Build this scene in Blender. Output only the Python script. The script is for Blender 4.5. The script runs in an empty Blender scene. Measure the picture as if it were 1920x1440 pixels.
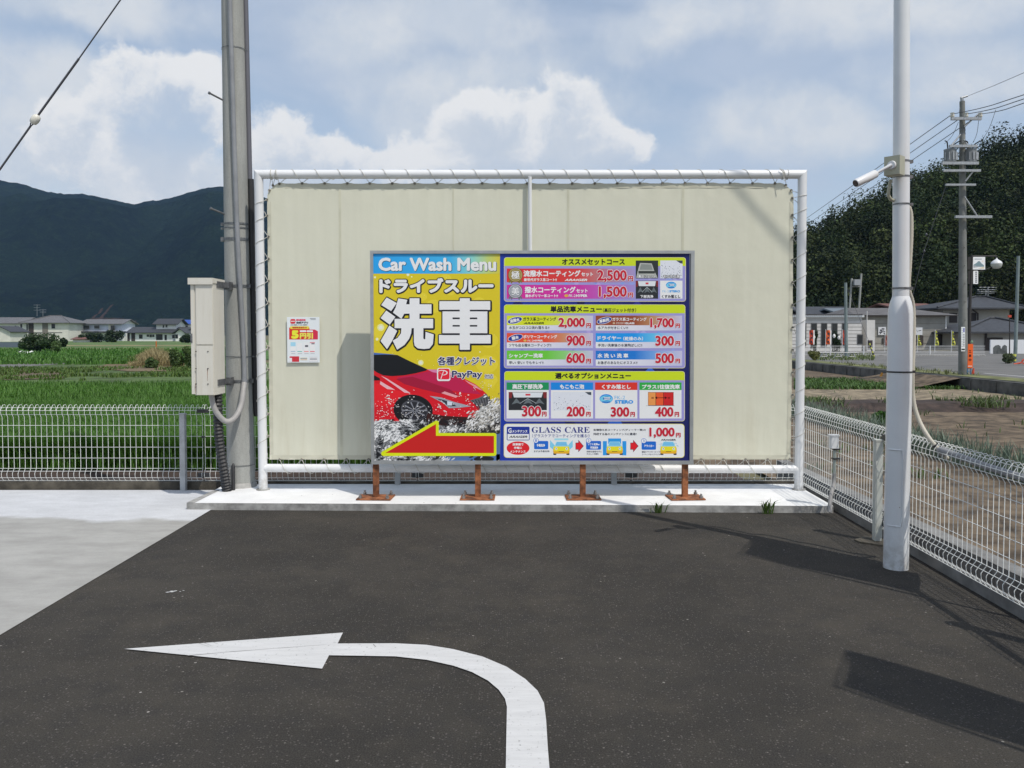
import bpy, math, random
import numpy as np
from mathutils import Vector, Matrix
R = math.radians
scene = bpy.context.scene
COL = scene.collection

# ------------------------------------------------------------------ camera
EYE, FPX, PITCH, CPY = 1.5, 1554.0, R(2.0), 680.3       # focal length and principal point for a 1920 px wide frame
cam = bpy.data.cameras.new('camera')
cam_ob = bpy.data.objects.new('camera', cam); COL.objects.link(cam_ob)
cam_ob.location = (0, 0, EYE); cam_ob.rotation_euler = (R(90) - PITCH, 0, 0)
cam.sensor_width = 36; cam.lens = 36 * FPX / 1920; cam.shift_y = (CPY - 720) / 1920
cam.clip_start = 0.05; cam.clip_end = 9000
scene.camera = cam_ob

# ------------------------------------------------------------------ sun, sky, exposure
SUN = Vector((0.88, -1.0, 2.12)).normalized()            # towards the sun
SUN_EL = math.asin(SUN.z); SUN_ROT = math.atan2(SUN.x, SUN.y)
sl = bpy.data.lights.new('sun', 'SUN'); sl.energy = 3.0; sl.angle = R(0.53); sl.color = (1, .945, .86)
so = bpy.data.objects.new('sun', sl); COL.objects.link(so)
so.rotation_euler = (-SUN).to_track_quat('-Z', 'Y').to_euler(); so.location = (8, -8, 30)
scene.view_settings.view_transform = 'Standard'; scene.view_settings.look = 'None'
scene.view_settings.exposure = 0; scene.view_settings.gamma = 1
scene.cycles.use_denoising = True
scene.cycles.max_bounces = 6; scene.cycles.volume_bounces = 0

def skydir(u, v):
    """a direction in the sky, as seen from the lot"""
    return Vector(((u - 960) / FPX, 1, (626 - v) / FPX)).normalized()

class NT:
    """small helper to write node trees"""
    def __init__(s, tree): s.t = tree; s.n = tree.nodes; s.l = tree.links
    def new(s, typ, **kw):
        n = s.n.new(typ)
        for k, v in kw.items():
            if k.startswith('i_'):
                key = k[2:]; n.inputs[int(key) if key.isdigit() else key.replace('_', ' ')].default_value = v
            else: setattr(n, k, v)
        return n
    def link(s, a, b): s.l.new(a, b)
    def math(s, op, a, b=None, c=None):
        n = s.n.new('ShaderNodeMath'); n.operation = op
        for i, x in enumerate((a, b, c)):
            if x is None: continue
            if hasattr(x, 'is_linked'): s.l.new(x, n.inputs[i])
            else: n.inputs[i].default_value = x
        return n.outputs[0]
    def vmath(s, op, a, b=None):
        n = s.n.new('ShaderNodeVectorMath'); n.operation = op
        for i, x in enumerate((a, b)):
            if x is None: continue
            if hasattr(x, 'is_linked'): s.l.new(x, n.inputs[i])
            else: n.inputs[i].default_value = x
        return n.outputs['Value'] if op in ('LENGTH', 'DOT_PRODUCT', 'DISTANCE') else n.outputs[0]
    def noise(s, vec, scale, detail=4, rough=.55, dist=0.0):
        n = s.new('ShaderNodeTexNoise', i_Scale=scale, i_Detail=detail, i_Roughness=rough, i_Distortion=dist)
        s.link(vec, n.inputs['Vector']); return n.outputs['Fac']
    def ramp(s, fac, lo, hi, a=0.0, b=1.0, smooth=True):
        n = s.n.new('ShaderNodeMapRange'); n.interpolation_type = 'SMOOTHSTEP' if smooth else 'LINEAR'
        n.clamp = True
        s.l.new(fac, n.inputs[0])
        n.inputs[1].default_value = lo; n.inputs[2].default_value = hi
        n.inputs[3].default_value = a; n.inputs[4].default_value = b
        return n.outputs[0]
    def mix(s, fac, a, b):
        n = s.n.new('ShaderNodeMix'); n.data_type = 'RGBA'
        for sock, x in ((n.inputs[0], fac), (n.inputs[6], a), (n.inputs[7], b)):
            if hasattr(x, 'is_linked'): s.l.new(x, sock)
            elif isinstance(x, (int, float)): sock.default_value = x
            else: sock.default_value = (*x[:3], 1)
        return n.outputs[2]

world = bpy.data.worlds.new('World'); scene.world = world; world.use_nodes = True
w = NT(world.node_tree); w.n.clear()
wout = w.new('ShaderNodeOutputWorld'); bg = w.new('ShaderNodeBackground')
sky = w.new('ShaderNodeTexSky'); sky.sky_type = 'NISHITA'; sky.sun_disc = False
sky.sun_elevation = SUN_EL; sky.sun_rotation = SUN_ROT; sky.air_density = 1.0; sky.dust_density = 1.4; sky.altitude = 400
bg.inputs['Strength'].default_value = 0.10
gen = w.new('ShaderNodeTexCoord').outputs['Generated']
nz = w.vmath('NORMALIZE', gen)
def warped(vec, scale, amt, detail=5):
    n = w.new('ShaderNodeTexNoise', i_Scale=scale, i_Detail=detail, i_Roughness=.6); w.link(vec, n.inputs['Vector'])
    return w.vmath('ADD', vec, w.vmath('MULTIPLY', w.vmath('SUBTRACT', n.outputs['Color'], (.5, .5, .5)), amt))
def lobes(vec, L, k):
    """smooth union of ellipsoidal cloud lobes, each (u, v, half width, half height) read as a direction"""
    d = None
    for (lu, lv, a, b) in L:
        q = w.vmath('MULTIPLY', w.vmath('SUBTRACT', vec, tuple(skydir(lu, lv))), (FPX / a, FPX / a, FPX / b))
        e = w.math('SUBTRACT', 1.0, w.vmath('LENGTH', q)); d = e if d is None else w.math('SMOOTH_MAX', d, e, k)
    return d
HEAPS = [(285, 240, 130, 118), (175, 265, 95, 92), (372, 205, 58, 84), (525, 285, 72, 86), (600, 312, 85, 55), (715, 330, 120, 52), (820, 325, 130, 70), (1060, 250, 110, 105), (1160, 285, 70, 50), (960, 300, 150, 75), (900, 230, 90, 70)]
VEILS = [(960, 235, 230, 110), (560, 330, 120, 60), (60, 150, 120, 60), (20, 260, 140, 120), (700, 70, 170, 80), (880, 40, 160, 70), (860, 180, 220, 90), (1500, 250, 230, 55), (1640, 40, 260, 60), (1800, 140, 160, 60), (330, 350, 240, 60), (150, 30, 200, 40), (1300, 60, 160, 40)]
pv = warped(nz, 9, (.075, .075, .06)); up = w.vmath('ADD', pv, (0, 0, .022))
nfine = w.math('MULTIPLY', w.math('SUBTRACT', w.noise(pv, 15, 9, .6), .5), 1.5)
heap = w.math('ADD', lobes(pv, HEAPS, .18), nfine)
above = w.math('ADD', lobes(up, HEAPS, .18), w.math('MULTIPLY', w.math('SUBTRACT', w.noise(up, 15, 9, .6), .5), 1.5))
cumulus = w.ramp(heap, -.02, .26)
lit = w.ramp(w.math('ADD', above, w.math('MULTIPLY', w.math('SUBTRACT', w.noise(pv, 14, 8, .62), .5), 2.2)), -.1, .9, 1, 0)
veil = w.ramp(w.math('ADD', lobes(warped(nz, 5, (.2, .2, .1)), VEILS, .3), w.math('MULTIPLY', w.math('SUBTRACT', w.noise(nz, 9, 7, .6), .5), 1.6)), -.35, .65, 0, .85)
mp = w.new('ShaderNodeMapping'); mp.inputs['Scale'].default_value = (1.6, 1.6, 5.0); w.link(nz, mp.inputs['Vector'])
haze_ = w.ramp(w.noise(mp.outputs[0], 2.6, 6, .55, .4), .34, .66, .40, .80)
blue = w.vmath('MULTIPLY', sky.outputs['Color'], (1.7, 1.6, 1.45))
skyc = w.mix(haze_, blue, (5.3, 6.05, 7.3))
skyc = w.mix(veil, skyc, w.mix(w.ramp(w.noise(pv, 12, 8, .62), .36, .64), (6.1, 6.7, 7.5), (7.5, 7.75, 8.0)))
skyc = w.mix(w.math('MULTIPLY', cumulus, w.ramp(lit, 0, .8, .45, 1)), skyc, w.mix(lit, (5.6, 6.3, 7.3), (8.55, 8.6, 8.65)))
w.link(skyc, bg.inputs['Color']); w.link(bg.outputs[0], wout.inputs[0])

# ------------------------------------------------------------------ measuring helpers
def ray(u, v):
    xc, yc = (u - 960) / FPX, (CPY - v) / FPX
    cp, sp = math.cos(PITCH), math.sin(PITCH)
    return Vector((xc, cp + yc * sp, -sp + yc * cp))
def atY(u, v, Y):
    r = ray(u, v); t = Y / r.y; return Vector((r.x * t, Y, EYE + r.z * t))
def atZ(u, v, z=0.0):
    r = ray(u, v); t = (z - EYE) / r.z; return Vector((r.x * t, r.y * t, z))
def lin(c):
    f = lambda x: (x / 12.92) if x <= .04045 else ((x + .055) / 1.055) ** 2.4
    return tuple(f(x / 255) for x in c)

# ------------------------------------------------------------------ materials
MATS = {}
def mat(name, col, rough=.7, metal=0.0, var=0.0, vscale=8.0, bump=0.0, bscale=60.0, col2=None, spec=.5, extra=None):
    if name in MATS: return MATS[name]
    m = bpy.data.materials.new(name); m.use_nodes = True
    t = NT(m.node_tree); p = t.n['Principled BSDF']
    p.inputs['Roughness'].default_value = rough; p.inputs['Metallic'].default_value = metal
    p.inputs['Specular IOR Level'].default_value = spec
    p.inputs['Base Color'].default_value = (*col, 1)
    co = t.new('ShaderNodeTexCoord').outputs['Object']
    if var or col2:
        n = t.noise(co, vscale, 6, .6)
        a = tuple(max(0, x * (1 - var)) for x in col); b = tuple(min(1, x * (1 + var)) for x in (col2 or col))
        t.link(t.mix(t.ramp(n, .3, .7), a, b), p.inputs['Base Color'])
    if bump:
        b = t.new('ShaderNodeBump', i_Strength=bump, i_Distance=.01)
        t.link(t.noise(co, bscale, 5, .6), b.inputs['Height']); t.link(b.outputs[0], p.inputs['Normal'])
    if extra: extra(t, p, co)
    MATS[name] = m; return m

def vcol_mat(name, rough=.5, transl=0.0, spec=.4):
    """a material that takes its own colour from the mesh's colour attribute (print, leaves)"""
    if name in MATS: return MATS[name]
    m = bpy.data.materials.new(name); m.use_nodes = True; t = NT(m.node_tree); p = t.n['Principled BSDF']
    a = t.new('ShaderNodeAttribute'); a.attribute_name = 'Col'
    t.link(a.outputs['Color'], p.inputs['Base Color'])
    p.inputs['Roughness'].default_value = rough; p.inputs['Specular IOR Level'].default_value = spec
    if transl:
        tr = t.new('ShaderNodeBsdfTranslucent'); t.link(a.outputs['Color'], tr.inputs['Color'])
        mx = t.new('ShaderNodeMixShader'); mx.inputs[0].default_value = transl
        t.link(p.outputs[0], mx.inputs[1]); t.link(tr.outputs[0], mx.inputs[2])
        t.link(mx.outputs[0], t.n['Material Output'].inputs['Surface'])
    MATS[name] = m; return m

# ------------------------------------------------------------------ object helpers
ORG = {}
def thing(name, label, cat, loc=(0, 0, 0), group=None):
    o = bpy.data.objects.new(name, None); COL.objects.link(o); o.location = loc
    o.empty_display_size = .2
    o['label'] = label; o['category'] = cat
    if group: o['group'] = group
    ORG[o.name] = Vector(loc); return o
def tag(o, label=None, cat=None, group=None, kind=None):
    for k, v in (('label', label), ('category', cat), ('group', group), ('kind', kind)):
        if v: o[k] = v
    return o
def org(o):
    v = Vector((0, 0, 0))
    while o is not None: v = v + o.location; o = o.parent
    return v

class MB:
    """collects faces in world coordinates and links them as ONE mesh object"""
    def __init__(s): s.v = []; s.f = []; s.m = []; s.mi = 0; s.c = []; s.sm = []; s.cc = None; s.smooth = False
    def face(s, idx):
        s.f.append(tuple(idx)); s.m.append(s.mi); s.sm.append(s.smooth)
        if s.cc is not None: s.c.append(s.cc)
    def poly(s, pts):
        b = len(s.v); s.v += [tuple(p) for p in pts]; s.face(range(b, b + len(pts))); return s
    def box(s, lo, hi, rot=None, about=None):
        b = len(s.v); (x0, y0, z0), (x1, y1, z1) = lo, hi
        P = [Vector(p) for p in ((x0, y0, z0), (x1, y0, z0), (x1, y1, z0), (x0, y1, z0), (x0, y0, z1), (x1, y0, z1), (x1, y1, z1), (x0, y1, z1))]
        if rot is not None:
            c = Vector(about) if about is not None else (P[0] + P[6]) / 2
            P = [c + rot @ (p - c) for p in P]
        s.v += [tuple(p) for p in P]
        for f in ((0, 3, 2, 1), (4, 5, 6, 7), (0, 1, 5, 4), (1, 2, 6, 5), (2, 3, 7, 6), (3, 0, 4, 7)): s.face([b + i for i in f])
        return s
    def bevbox(s, lo, hi, r=.01, axis='z'):
        """box whose edges along one axis are rounded"""
        ax = 'xyz'.index(axis); a, b2 = [i for i in range(3) if i != ax]
        pts = []
        for (sx, sy, a0) in ((1, 1, 0), (0, 1, 90), (0, 0, 180), (1, 0, 270)):
            cx = hi[a] - r if sx else lo[a] + r; cy = hi[b2] - r if sy else lo[b2] + r
            for k in range(4):
                t = R(a0 + k * 30); pts.append((cx + r * math.cos(t), cy + r * math.sin(t)))
        b = len(s.v); n = len(pts)
        for h in (lo[ax], hi[ax]):
            for p in pts:
                q = [0, 0, 0]; q[a] = p[0]; q[b2] = p[1]; q[ax] = h; s.v.append(tuple(q))
        s.face([b + i for i in range(n)][::-1]); s.face([b + n + i for i in range(n)])
        sm = s.smooth; s.smooth = False
        for i in range(n): s.face((b + i, b + (i + 1) % n, b + n + (i + 1) % n, b + n + i))
        s.smooth = sm; return s
    def tube(s, path, r, seg=8, cap=True, smooth=True):
        path = [Vector(p) for p in path]; n = len(path); rr = r if isinstance(r, (list, tuple)) else [r] * n
        b = len(s.v); up = None
        for i, p in enumerate(path):
            t = (path[min(i + 1, n - 1)] - path[max(i - 1, 0)]).normalized()
            if up is None:
                up = t.orthogonal().normalized()
            up = (up - t * up.dot(t));
            up = up.normalized() if up.length > 1e-6 else t.orthogonal().normalized()
            w2 = t.cross(up)
            for k in range(seg):
                a = 2 * math.pi * k / seg
                s.v.append(tuple(p + (up * math.cos(a) + w2 * math.sin(a)) * rr[i]))
        o = s.smooth; s.smooth = smooth
        for i in range(n - 1):
            for k in range(seg):
                k2 = (k + 1) % seg
                s.face((b + i * seg + k, b + i * seg + k2, b + (i + 1) * seg + k2, b + (i + 1) * seg + k))
        s.smooth = False
        if cap:
            e = len(s.v); s.v += [s.v[b + k] for k in range(seg)] + [s.v[b + (n - 1) * seg + k] for k in range(seg)]
            s.face([e + k for k in range(seg)][::-1]); s.face([e + seg + k for k in range(seg)])
        s.smooth = o; return s
    def disc(s, c, r, h, axis=(0, 0, 1), seg=16):
        a = Vector(axis).normalized() * h / 2; c = Vector(c); return s.tube([c - a, c + a], r, seg)
    def build(s, name, m, parent=None):
        o0 = org(parent) if parent is not None else Vector((0, 0, 0))
        me = bpy.data.meshes.new(name)
        me.from_pydata([(x - o0.x, y - o0.y, z - o0.z) for (x, y, z) in s.v], [], s.f)
        for mm in (m if isinstance(m, (list, tuple)) else [m]): (me.materials.append(mm) if mm else None)
        me.polygons.foreach_set('material_index', s.m); me.polygons.foreach_set('use_smooth', s.sm)
        if s.c and len(s.c) == len(s.f):
            at = me.color_attributes.new('Col', 'FLOAT_COLOR', 'CORNER'); flat = []
            for f, c in zip(s.f, s.c):
                if isinstance(c[0], (tuple, list)):
                    for cc in c: flat += [*cc[:3], 1.0]
                else: flat += [*c[:3], 1.0] * len(f)
            at.data.foreach_set('color', flat)
        me.update()
        o = bpy.data.objects.new(name, me); COL.objects.link(o)
        if parent is not None: o.parent = parent
        return o
    def pieces(s, name, m, parent=None):
        """every separate piece becomes an object of its own"""
        key = {}; uf = list(range(len(s.f))); first = {}
        def find(i):
            while uf[i] != i: uf[i] = uf[uf[i]]; i = uf[i]
            return i
        for i, f in enumerate(s.f):
            for k in f:
                q = tuple(round(c, 5) for c in s.v[k]); j = first.setdefault(q, i); uf[find(i)] = find(j)
        gr = {}
        for i in range(len(s.f)): gr.setdefault(find(i), []).append(i)
        out = []
        for ids in gr.values():
            n = MB(); mp_ = {}
            for i in ids:
                for k in s.f[i]:
                    if k not in mp_: mp_[k] = len(n.v); n.v.append(s.v[k])
                n.f.append(tuple(mp_[k] for k in s.f[i])); n.m.append(s.m[i]); n.sm.append(s.sm[i])
                if s.c: n.c.append(s.c[i])
            out.append(n.build(name, m, parent))
        return out
def setting(name, mb, m): return tag(mb.build(name, m), kind='structure')

def np_mesh(name, V, F, m, parent=None, col=None, smooth=False):
    """big mesh from arrays: V (n,3), F (k,4) quads or (k,3); col per face"""
    o0 = org(parent) if parent is not None else Vector((0, 0, 0))
    V = np.asarray(V, dtype=np.float32) - np.array(o0, dtype=np.float32); F = np.asarray(F, dtype=np.int32)
    me = bpy.data.meshes.new(name); k, n = F.shape
    me.vertices.add(len(V)); me.vertices.foreach_set('co', V.ravel())
    me.loops.add(k * n); me.loops.foreach_set('vertex_index', F.ravel())
    me.polygons.add(k); me.polygons.foreach_set('loop_start', np.arange(0, k * n, n, dtype=np.int32))
    me.polygons.foreach_set('use_smooth', np.full(k, smooth))
    me.materials.append(m)
    if col is not None:
        at = me.color_attributes.new('Col', 'FLOAT_COLOR', 'CORNER')
        c = np.ones((k, n, 4), dtype=np.float32); c[:, :, :3] = np.asarray(col, dtype=np.float32)[:, None, :]
        at.data.foreach_set('color', c.ravel())
    me.update(calc_edges=True); me.validate()
    o = bpy.data.objects.new(name, me); COL.objects.link(o)
    if parent is not None: o.parent = parent
    return o
RNG = np.random.default_rng(7); random.seed(11)

def leaf_quads(C, size, rng=RNG, nrm=None, jit=.7):
    """one randomly turned quad per centre"""
    n = len(C); size = np.broadcast_to(np.asarray(size, dtype=float), (n,))
    a = rng.normal(size=(n, 3))
    if nrm is not None:                              # leaves lie roughly along the skin of their clump
        N = nrm + rng.normal(size=(n, 3)) * jit; N /= np.linalg.norm(N, axis=1)[:, None]; a -= N * (a * N).sum(1)[:, None]
    a /= np.linalg.norm(a, axis=1)[:, None]
    b = np.cross(N, a) if nrm is not None else rng.normal(size=(n, 3)); b -= a * (a * b).sum(1)[:, None]; b /= np.linalg.norm(b, axis=1)[:, None]
    a *= size[:, None] * .5; b *= size[:, None] * .32
    V = np.stack([C - a, C + b, C + a, C - b], 1).reshape(-1, 3)
    return V, np.arange(4 * n).reshape(n, 4)
def crown_points(c, rad, n, rng=RNG, lumps=9, shell=.35):
    """points of a lumpy crown: several overlapping clumps"""
    c = np.array(c); rad = np.array(rad)
    L = rng.normal(size=(lumps, 3)); L /= np.linalg.norm(L, axis=1)[:, None]
    L *= rng.uniform(.35, .75, (lumps, 1)); L[:, 2] = L[:, 2] * .9
    lr = rng.uniform(.3, .5, lumps)
    k = rng.integers(0, lumps, n); d = rng.normal(size=(n, 3)); d /= np.linalg.norm(d, axis=1)[:, None]
    r = lr[k] * (1 - shell * rng.random(n) ** 2)
    return c + (L[k] + d * r[:, None]) * rad, k, d

# ================================================================== THE SETTING
def asphalt_nodes(t, p, co):
    big = t.noise(co, .75, 5, .65); mid = t.noise(co, 5, 6, .65); fine = t.noise(co, 170, 3, .7)
    c = t.mix(t.ramp(big, .3, .7), (.024, .0222, .0195), (.054, .0485, .040))
    c = t.mix(t.ramp(mid, .42, .72, 0, .75), c, (.027, .026, .025))
    c = t.mix(t.ramp(t.noise(co, 1.7, 6, .7), .5, .7, 0, .6), c, (.068, .059, .046))
    c = t.mix(t.ramp(fine, .40, .75, 0, .75), c, (.088, .082, .074))
    c = t.mix(t.ramp(fine, .28, .45, .75, 0), c, (.012, .012, .012))
    def specks(scale, thr, rad, seed):
        v = t.new('ShaderNodeTexVoronoi', i_Scale=scale); mp = t.new('ShaderNodeMapping'); mp.inputs['Location'].default_value = (seed, seed * 2, 0)
        t.link(co, mp.inputs['Vector']); t.link(mp.outputs[0], v.inputs['Vector'])
        sp = t.new('ShaderNodeSeparateColor'); t.link(v.outputs['Color'], sp.inputs[0])
        return t.math('MULTIPLY', t.math('GREATER_THAN', sp.outputs[0], thr), t.math('LESS_THAN', v.outputs['Distance'], rad))
    c = t.mix(specks(26, .985, .15, 3), c, (.26, .245, .22))
    c = t.mix(specks(48, .965, .20, 9), c, (.17, .155, .14))
    c = t.mix(specks(9, .985, .05, 5), c, (.40, .38, .35))
    c = t.mix(specks(90, .80, .36, 1), c, (.10, .09, .083))
    t.link(c, p.inputs['Base Color'])
    b = t.new('ShaderNodeBump', i_Strength=.75, i_Distance=.006)
    t.link(t.math('ADD', fine, t.noise(co, 60, 3, .7)), b.inputs['Height']); t.link(b.outputs[0], p.inputs['Normal'])
M_asphalt = mat('asphalt', (.04, .04, .04), .93, spec=.25, extra=asphalt_nodes)
def apron_nodes(t, p, co):
    sep = t.new('ShaderNodeSeparateXYZ'); t.link(co, sep.inputs[0])
    n = t.noise(co, 1.3, 5, .6)
    y = t.math('ADD', sep.outputs[1], t.math('MULTIPLY', t.math('SUBTRACT', n, .5), .55))
    y = t.math('ADD', y, t.math('MULTIPLY', sep.outputs[0], .05))
    bleached = t.ramp(y, 6.42, 6.56)
    mp = t.new('ShaderNodeMapping'); mp.inputs['Scale'].default_value = (1, 2.2, 1); t.link(co, mp.inputs['Vector'])
    st = t.noise(mp.outputs[0], 2.2, 8, .68); gr = t.noise(co, 120, 3, .7)
    g = t.mix(t.ramp(st, .3, .7), (.315, .31, .292), (.415, .41, .388))
    wh = t.mix(t.ramp(st, .3, .75), (.52, .53, .545), (.64, .65, .67))
    c = t.mix(bleached, g, wh)
    c = t.mix(t.ramp(gr, .35, .6, .22, 0), c, (.28, .27, .25))
    c = t.mix(t.ramp(t.noise(co, .9, 4, .6), .58, .75, 0, .3), c, (.33, .33, .33))
    t.link(c, p.inputs['Base Color'])
    b = t.new('ShaderNodeBump', i_Strength=.3, i_Distance=.004); t.link(gr, b.inputs['Height']); t.link(b.outputs[0], p.inputs['Normal'])
M_apron = mat('concrete_apron', (.5, .5, .48), .85, spec=.3, extra=apron_nodes)
def slab_nodes(t, p, co):
    n = t.noise(co, 4, 7, .65); gr = t.noise(co, 90, 3, .7)
    c = t.mix(t.ramp(n, .3, .7), (.72, .725, .725), (.82, .825, .825))
    c = t.mix(t.ramp(gr, .3, .45, .25, 0), c, (.5, .5, .48))
    v = t.new('ShaderNodeTexVoronoi', i_Scale=7); t.link(co, v.inputs['Vector'])
    c = t.mix(t.math('LESS_THAN', v.outputs['Distance'], .045), c, (.3, .29, .27))
    sep = t.new('ShaderNodeSeparateXYZ'); t.link(co, sep.inputs[0])
    t.link(c, p.inputs['Base Color'])
    b = t.new('ShaderNodeBump', i_Strength=.3, i_Distance=.004); t.link(n, b.inputs['Height']); t.link(b.outputs[0], p.inputs['Normal'])
M_slab = mat('painted_slab', (.8, .8, .8), .75, spec=.3, extra=slab_nodes)
M_kerb = mat('grey_concrete', (.33, .325, .31), .9, var=.35, vscale=9, bump=.5, bscale=70)
M_kerbdark = mat('stained_concrete', (.085, .075, .058), .92, var=.5, vscale=6, bump=.5, bscale=50)
M_fkerb = mat('fence_kerb', (.19, .187, .18), .9, var=.3, vscale=5, bump=.4, bscale=50)
M_soil = mat('soil', (.08, .056, .034), .95, var=.4, vscale=3.2, bump=1, bscale=16, col2=(.135, .10, .064))
M_darksoil = mat('dark_soil', (.05, .034, .027), .95, var=.4, vscale=3, bump=1, bscale=20)
M_grassbase = mat('grass_base', (.07, .115, .028), .95, var=.4, vscale=.8, bump=.8, bscale=5)
M_ricebase = mat('rice_base', (.06, .15, .022), .95, var=.22, vscale=.35, bump=.8, bscale=9)
M_road = mat('road', (.145, .142, .135), .9, var=.18, vscale=.6, bump=.3, bscale=40)
M_terrain = mat('terrain', (.10, .11, .045), .95, var=.45, vscale=.12, col2=(.16, .14, .075))
def paint_nodes(t, p, co):
    mp = t.new('ShaderNodeMapping'); mp.inputs['Scale'].default_value = (1.2, 9, 1); t.link(co, mp.inputs['Vector'])
    n = t.noise(mp.outputs[0], 3, 7, .7); f = t.noise(co, 60, 4, .7)
    c = t.mix(t.ramp(n, .35, .7), (.55, .55, .545), (.63, .63, .625))
    c = t.mix(t.ramp(f, .30, .40, .75, 0), c, (.2, .2, .19))
    t.link(c, p.inputs['Base Color'])
M_mark = mat('road_paint', (.8, .8, .8), .8, spec=.3, extra=paint_nodes)

FY = 7.95            # the rear mesh fence
FX = 2.735           # the right mesh fence, slightly askew to the lot
def fxat(y): return FX - .0235 * (FY - .02 - y)
def prism(pts, z0, z1):
    m = MB(); m.poly([(x, y, z1) for x, y in pts]); m.poly([(x, y, z0) for x, y in pts][::-1])
    for (x0, y0), (x1, y1) in zip(pts, pts[1:] + pts[:1]): m.poly([(x0, y0, z0), (x1, y1, z0), (x1, y1, z1), (x0, y0, z1)])
    return m
LOW = -.42           # level of the fields
g = MB()
gx = [-4000, -600, -120, -40, 40, 120, 600, 4000]; gy = [-400, -40, 0, 60, 140, 300, 900, 2600, 7000]
for a, b in zip(gx, gx[1:]):
    for c, d in zip(gy, gy[1:]): g.poly([(a, c, LOW - .05), (b, c, LOW - .05), (b, d, LOW - .05), (a, d, LOW - .05)])
setting('terrain', g, M_terrain)
# the paved lot stands as a block above the fields
setting('asphalt_lot', prism([(-12, -9), (fxat(-9) + .03, -9), (fxat(FY) + .03, FY - .02), (-12, FY - .02)], LOW - .2, 0), M_asphalt)
# concrete apron to the left, a thin sheet along a straight cut edge
A0 = atZ(395, 957); A1 = atZ(0, 1192); A2 = A1 + (A1 - A0) * 1.6
setting('concrete_apron', MB().poly([(A0.x + .35, FY - .05, .004), (-11.9, FY - .05, .004), (-11.9, A2.y, .004), (A2.x, A2.y, .004), (A0.x, A0.y, .004)][::1]), M_apron)
# raised white slab below the screen
ST = .06
S0, S1 = atZ(350, 956), atZ(1556, 962)
sl_l = atZ(402, 919, ST)
pl = [(S0.x, S0.y), (S1.x, S1.y), (fxat(S1.y) - .02, S1.y), (FX - .02, FY - .04), (sl_l.x, FY - .04), (sl_l.x, sl_l.y)]
m = MB()
m.poly([(x, y, ST) for x, y in pl])
setting('white_slab', m, M_slab)
m = MB()
for (x0, y0), (x1, y1) in zip(pl, pl[1:] + pl[:1]): m.poly([(x0, y0, -.02), (x1, y1, -.02), (x1, y1, ST), (x0, y0, ST)])
# narrow grey top of the kerb stones along the sloping left edge
e = Vector((sl_l.x - S0.x, sl_l.y - S0.y, 0)).normalized(); nn = Vector((e.y, -e.x, 0)) * .05
m.poly([(S0.x, S0.y, ST + .003), (S0.x + nn.x * 1.4, S0.y, ST + .003), (sl_l.x + nn.x, sl_l.y + nn.y, ST + .003), (sl_l.x, sl_l.y, ST + .003)])
setting('slab_kerb', m, M_kerb)

# painted turn arrow
def arrow():
    head = [(233, 1216.5), (643, 1186), (633, 1206.5), (740, 1206), (800, 1209), (850, 1217), (905, 1231), (950, 1250), (985, 1273), (1008, 1295), (1020, 1318), (1024, 1350), (1027, 1400), (1030, 1460)]
    back = [(948, 1460), (949, 1400), (950, 1350), (950.5, 1325), (947, 1310), (935, 1293), (915, 1276), (885, 1260), (850, 1248), (800, 1237), (740, 1230.5), (617, 1228.5), (604, 1253.5)]
    p = [atZ(u, v, .006) for u, v in head + back]
    q0, q1 = p[13], p[14]
    p[13] = q0 + Vector((0.0, -1.1, 0)); p[14] = q1 + Vector((0.0, -1.1, 0))
    m = MB().poly(p); m.mi = 1                          # hairline cracks in the paint of the head
    for (u0, v0, u1, v1, w_) in ((352, 1229, 430, 1222, .004), (430, 1222, 520, 1215, .003), (520, 1215, 612, 1208.5, .0025), (372, 1205.5, 392, 1212.5, .002), (383, 1205, 398, 1211.5, .002), (398, 1203, 410, 1208, .002), (700, 1208, 705, 1213, .004)):
        a, b = atZ(u0, v0, .0075), atZ(u1, v1, .0075); n = Vector((-(b - a).y, (b - a).x, 0)).normalized() * w_ / 2; m.poly([a - n, b - n * .4, b + n * .4, a + n])
    return m
setting('painted_arrow', arrow(), [M_mark, mat('paint_crack', (.16, .155, .15), .9)])
# thin flakes of the old paint on the asphalt
m = MB()
for (u, v, s) in ((322, 1109, .02), (327, 1108, .012), (316, 1110, .012), (344, 1107, .006), (338, 1109, .006)):
    c = atZ(u, v, .005); k = [(c.x + s * math.cos(a) * random.uniform(.6, 1.6), c.y + s * math.sin(a) * random.uniform(.5, 1), .005) for a in np.linspace(0, 5.4, 7)]
    m.poly(k)
setting('paint_flakes', m, M_mark)

# fields on the left
m = MB().poly([(-60, 11.7, LOW), (-.4, 11.7, LOW), (-.4, 27.5, LOW), (-60, 27.5, LOW)])
setting('rice_paddy', m, M_ricebase)
m = MB().poly([(-70, 8.0, LOW - .02), (3.1, 8.0, LOW - .02), (3.1, 11.75, LOW - .02), (-70, 11.75, LOW - .02)])
setting('ditch', m, M_darksoil)
setting('verge', MB().poly([(-70, 27.5, LOW + .005), (2, 27.5, LOW + .005), (2, 45, LOW + .005), (-28, 62, LOW + .005), (-70, 62, LOW + .005)]), M_grassbase)
pts = [atZ(u, v, LOW + .03) for u, v in ((-60, 714), (60, 711), (118, 708), (140, 702), (95, 696), (40, 693), (-60, 694))]
setting('bare_earth', MB().poly(pts), M_soil)
pts = [atZ(u, v, LOW + .03) for u, v in ((175, 690), (240, 696), (330, 696), (345, 690), (270, 681), (200, 683))]
setting('bare_earth_strip', MB().poly(pts), mat('dry_soil', (.15, .11, .06), .95, var=.4, vscale=1.2, bump=.8, bscale=10))
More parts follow.
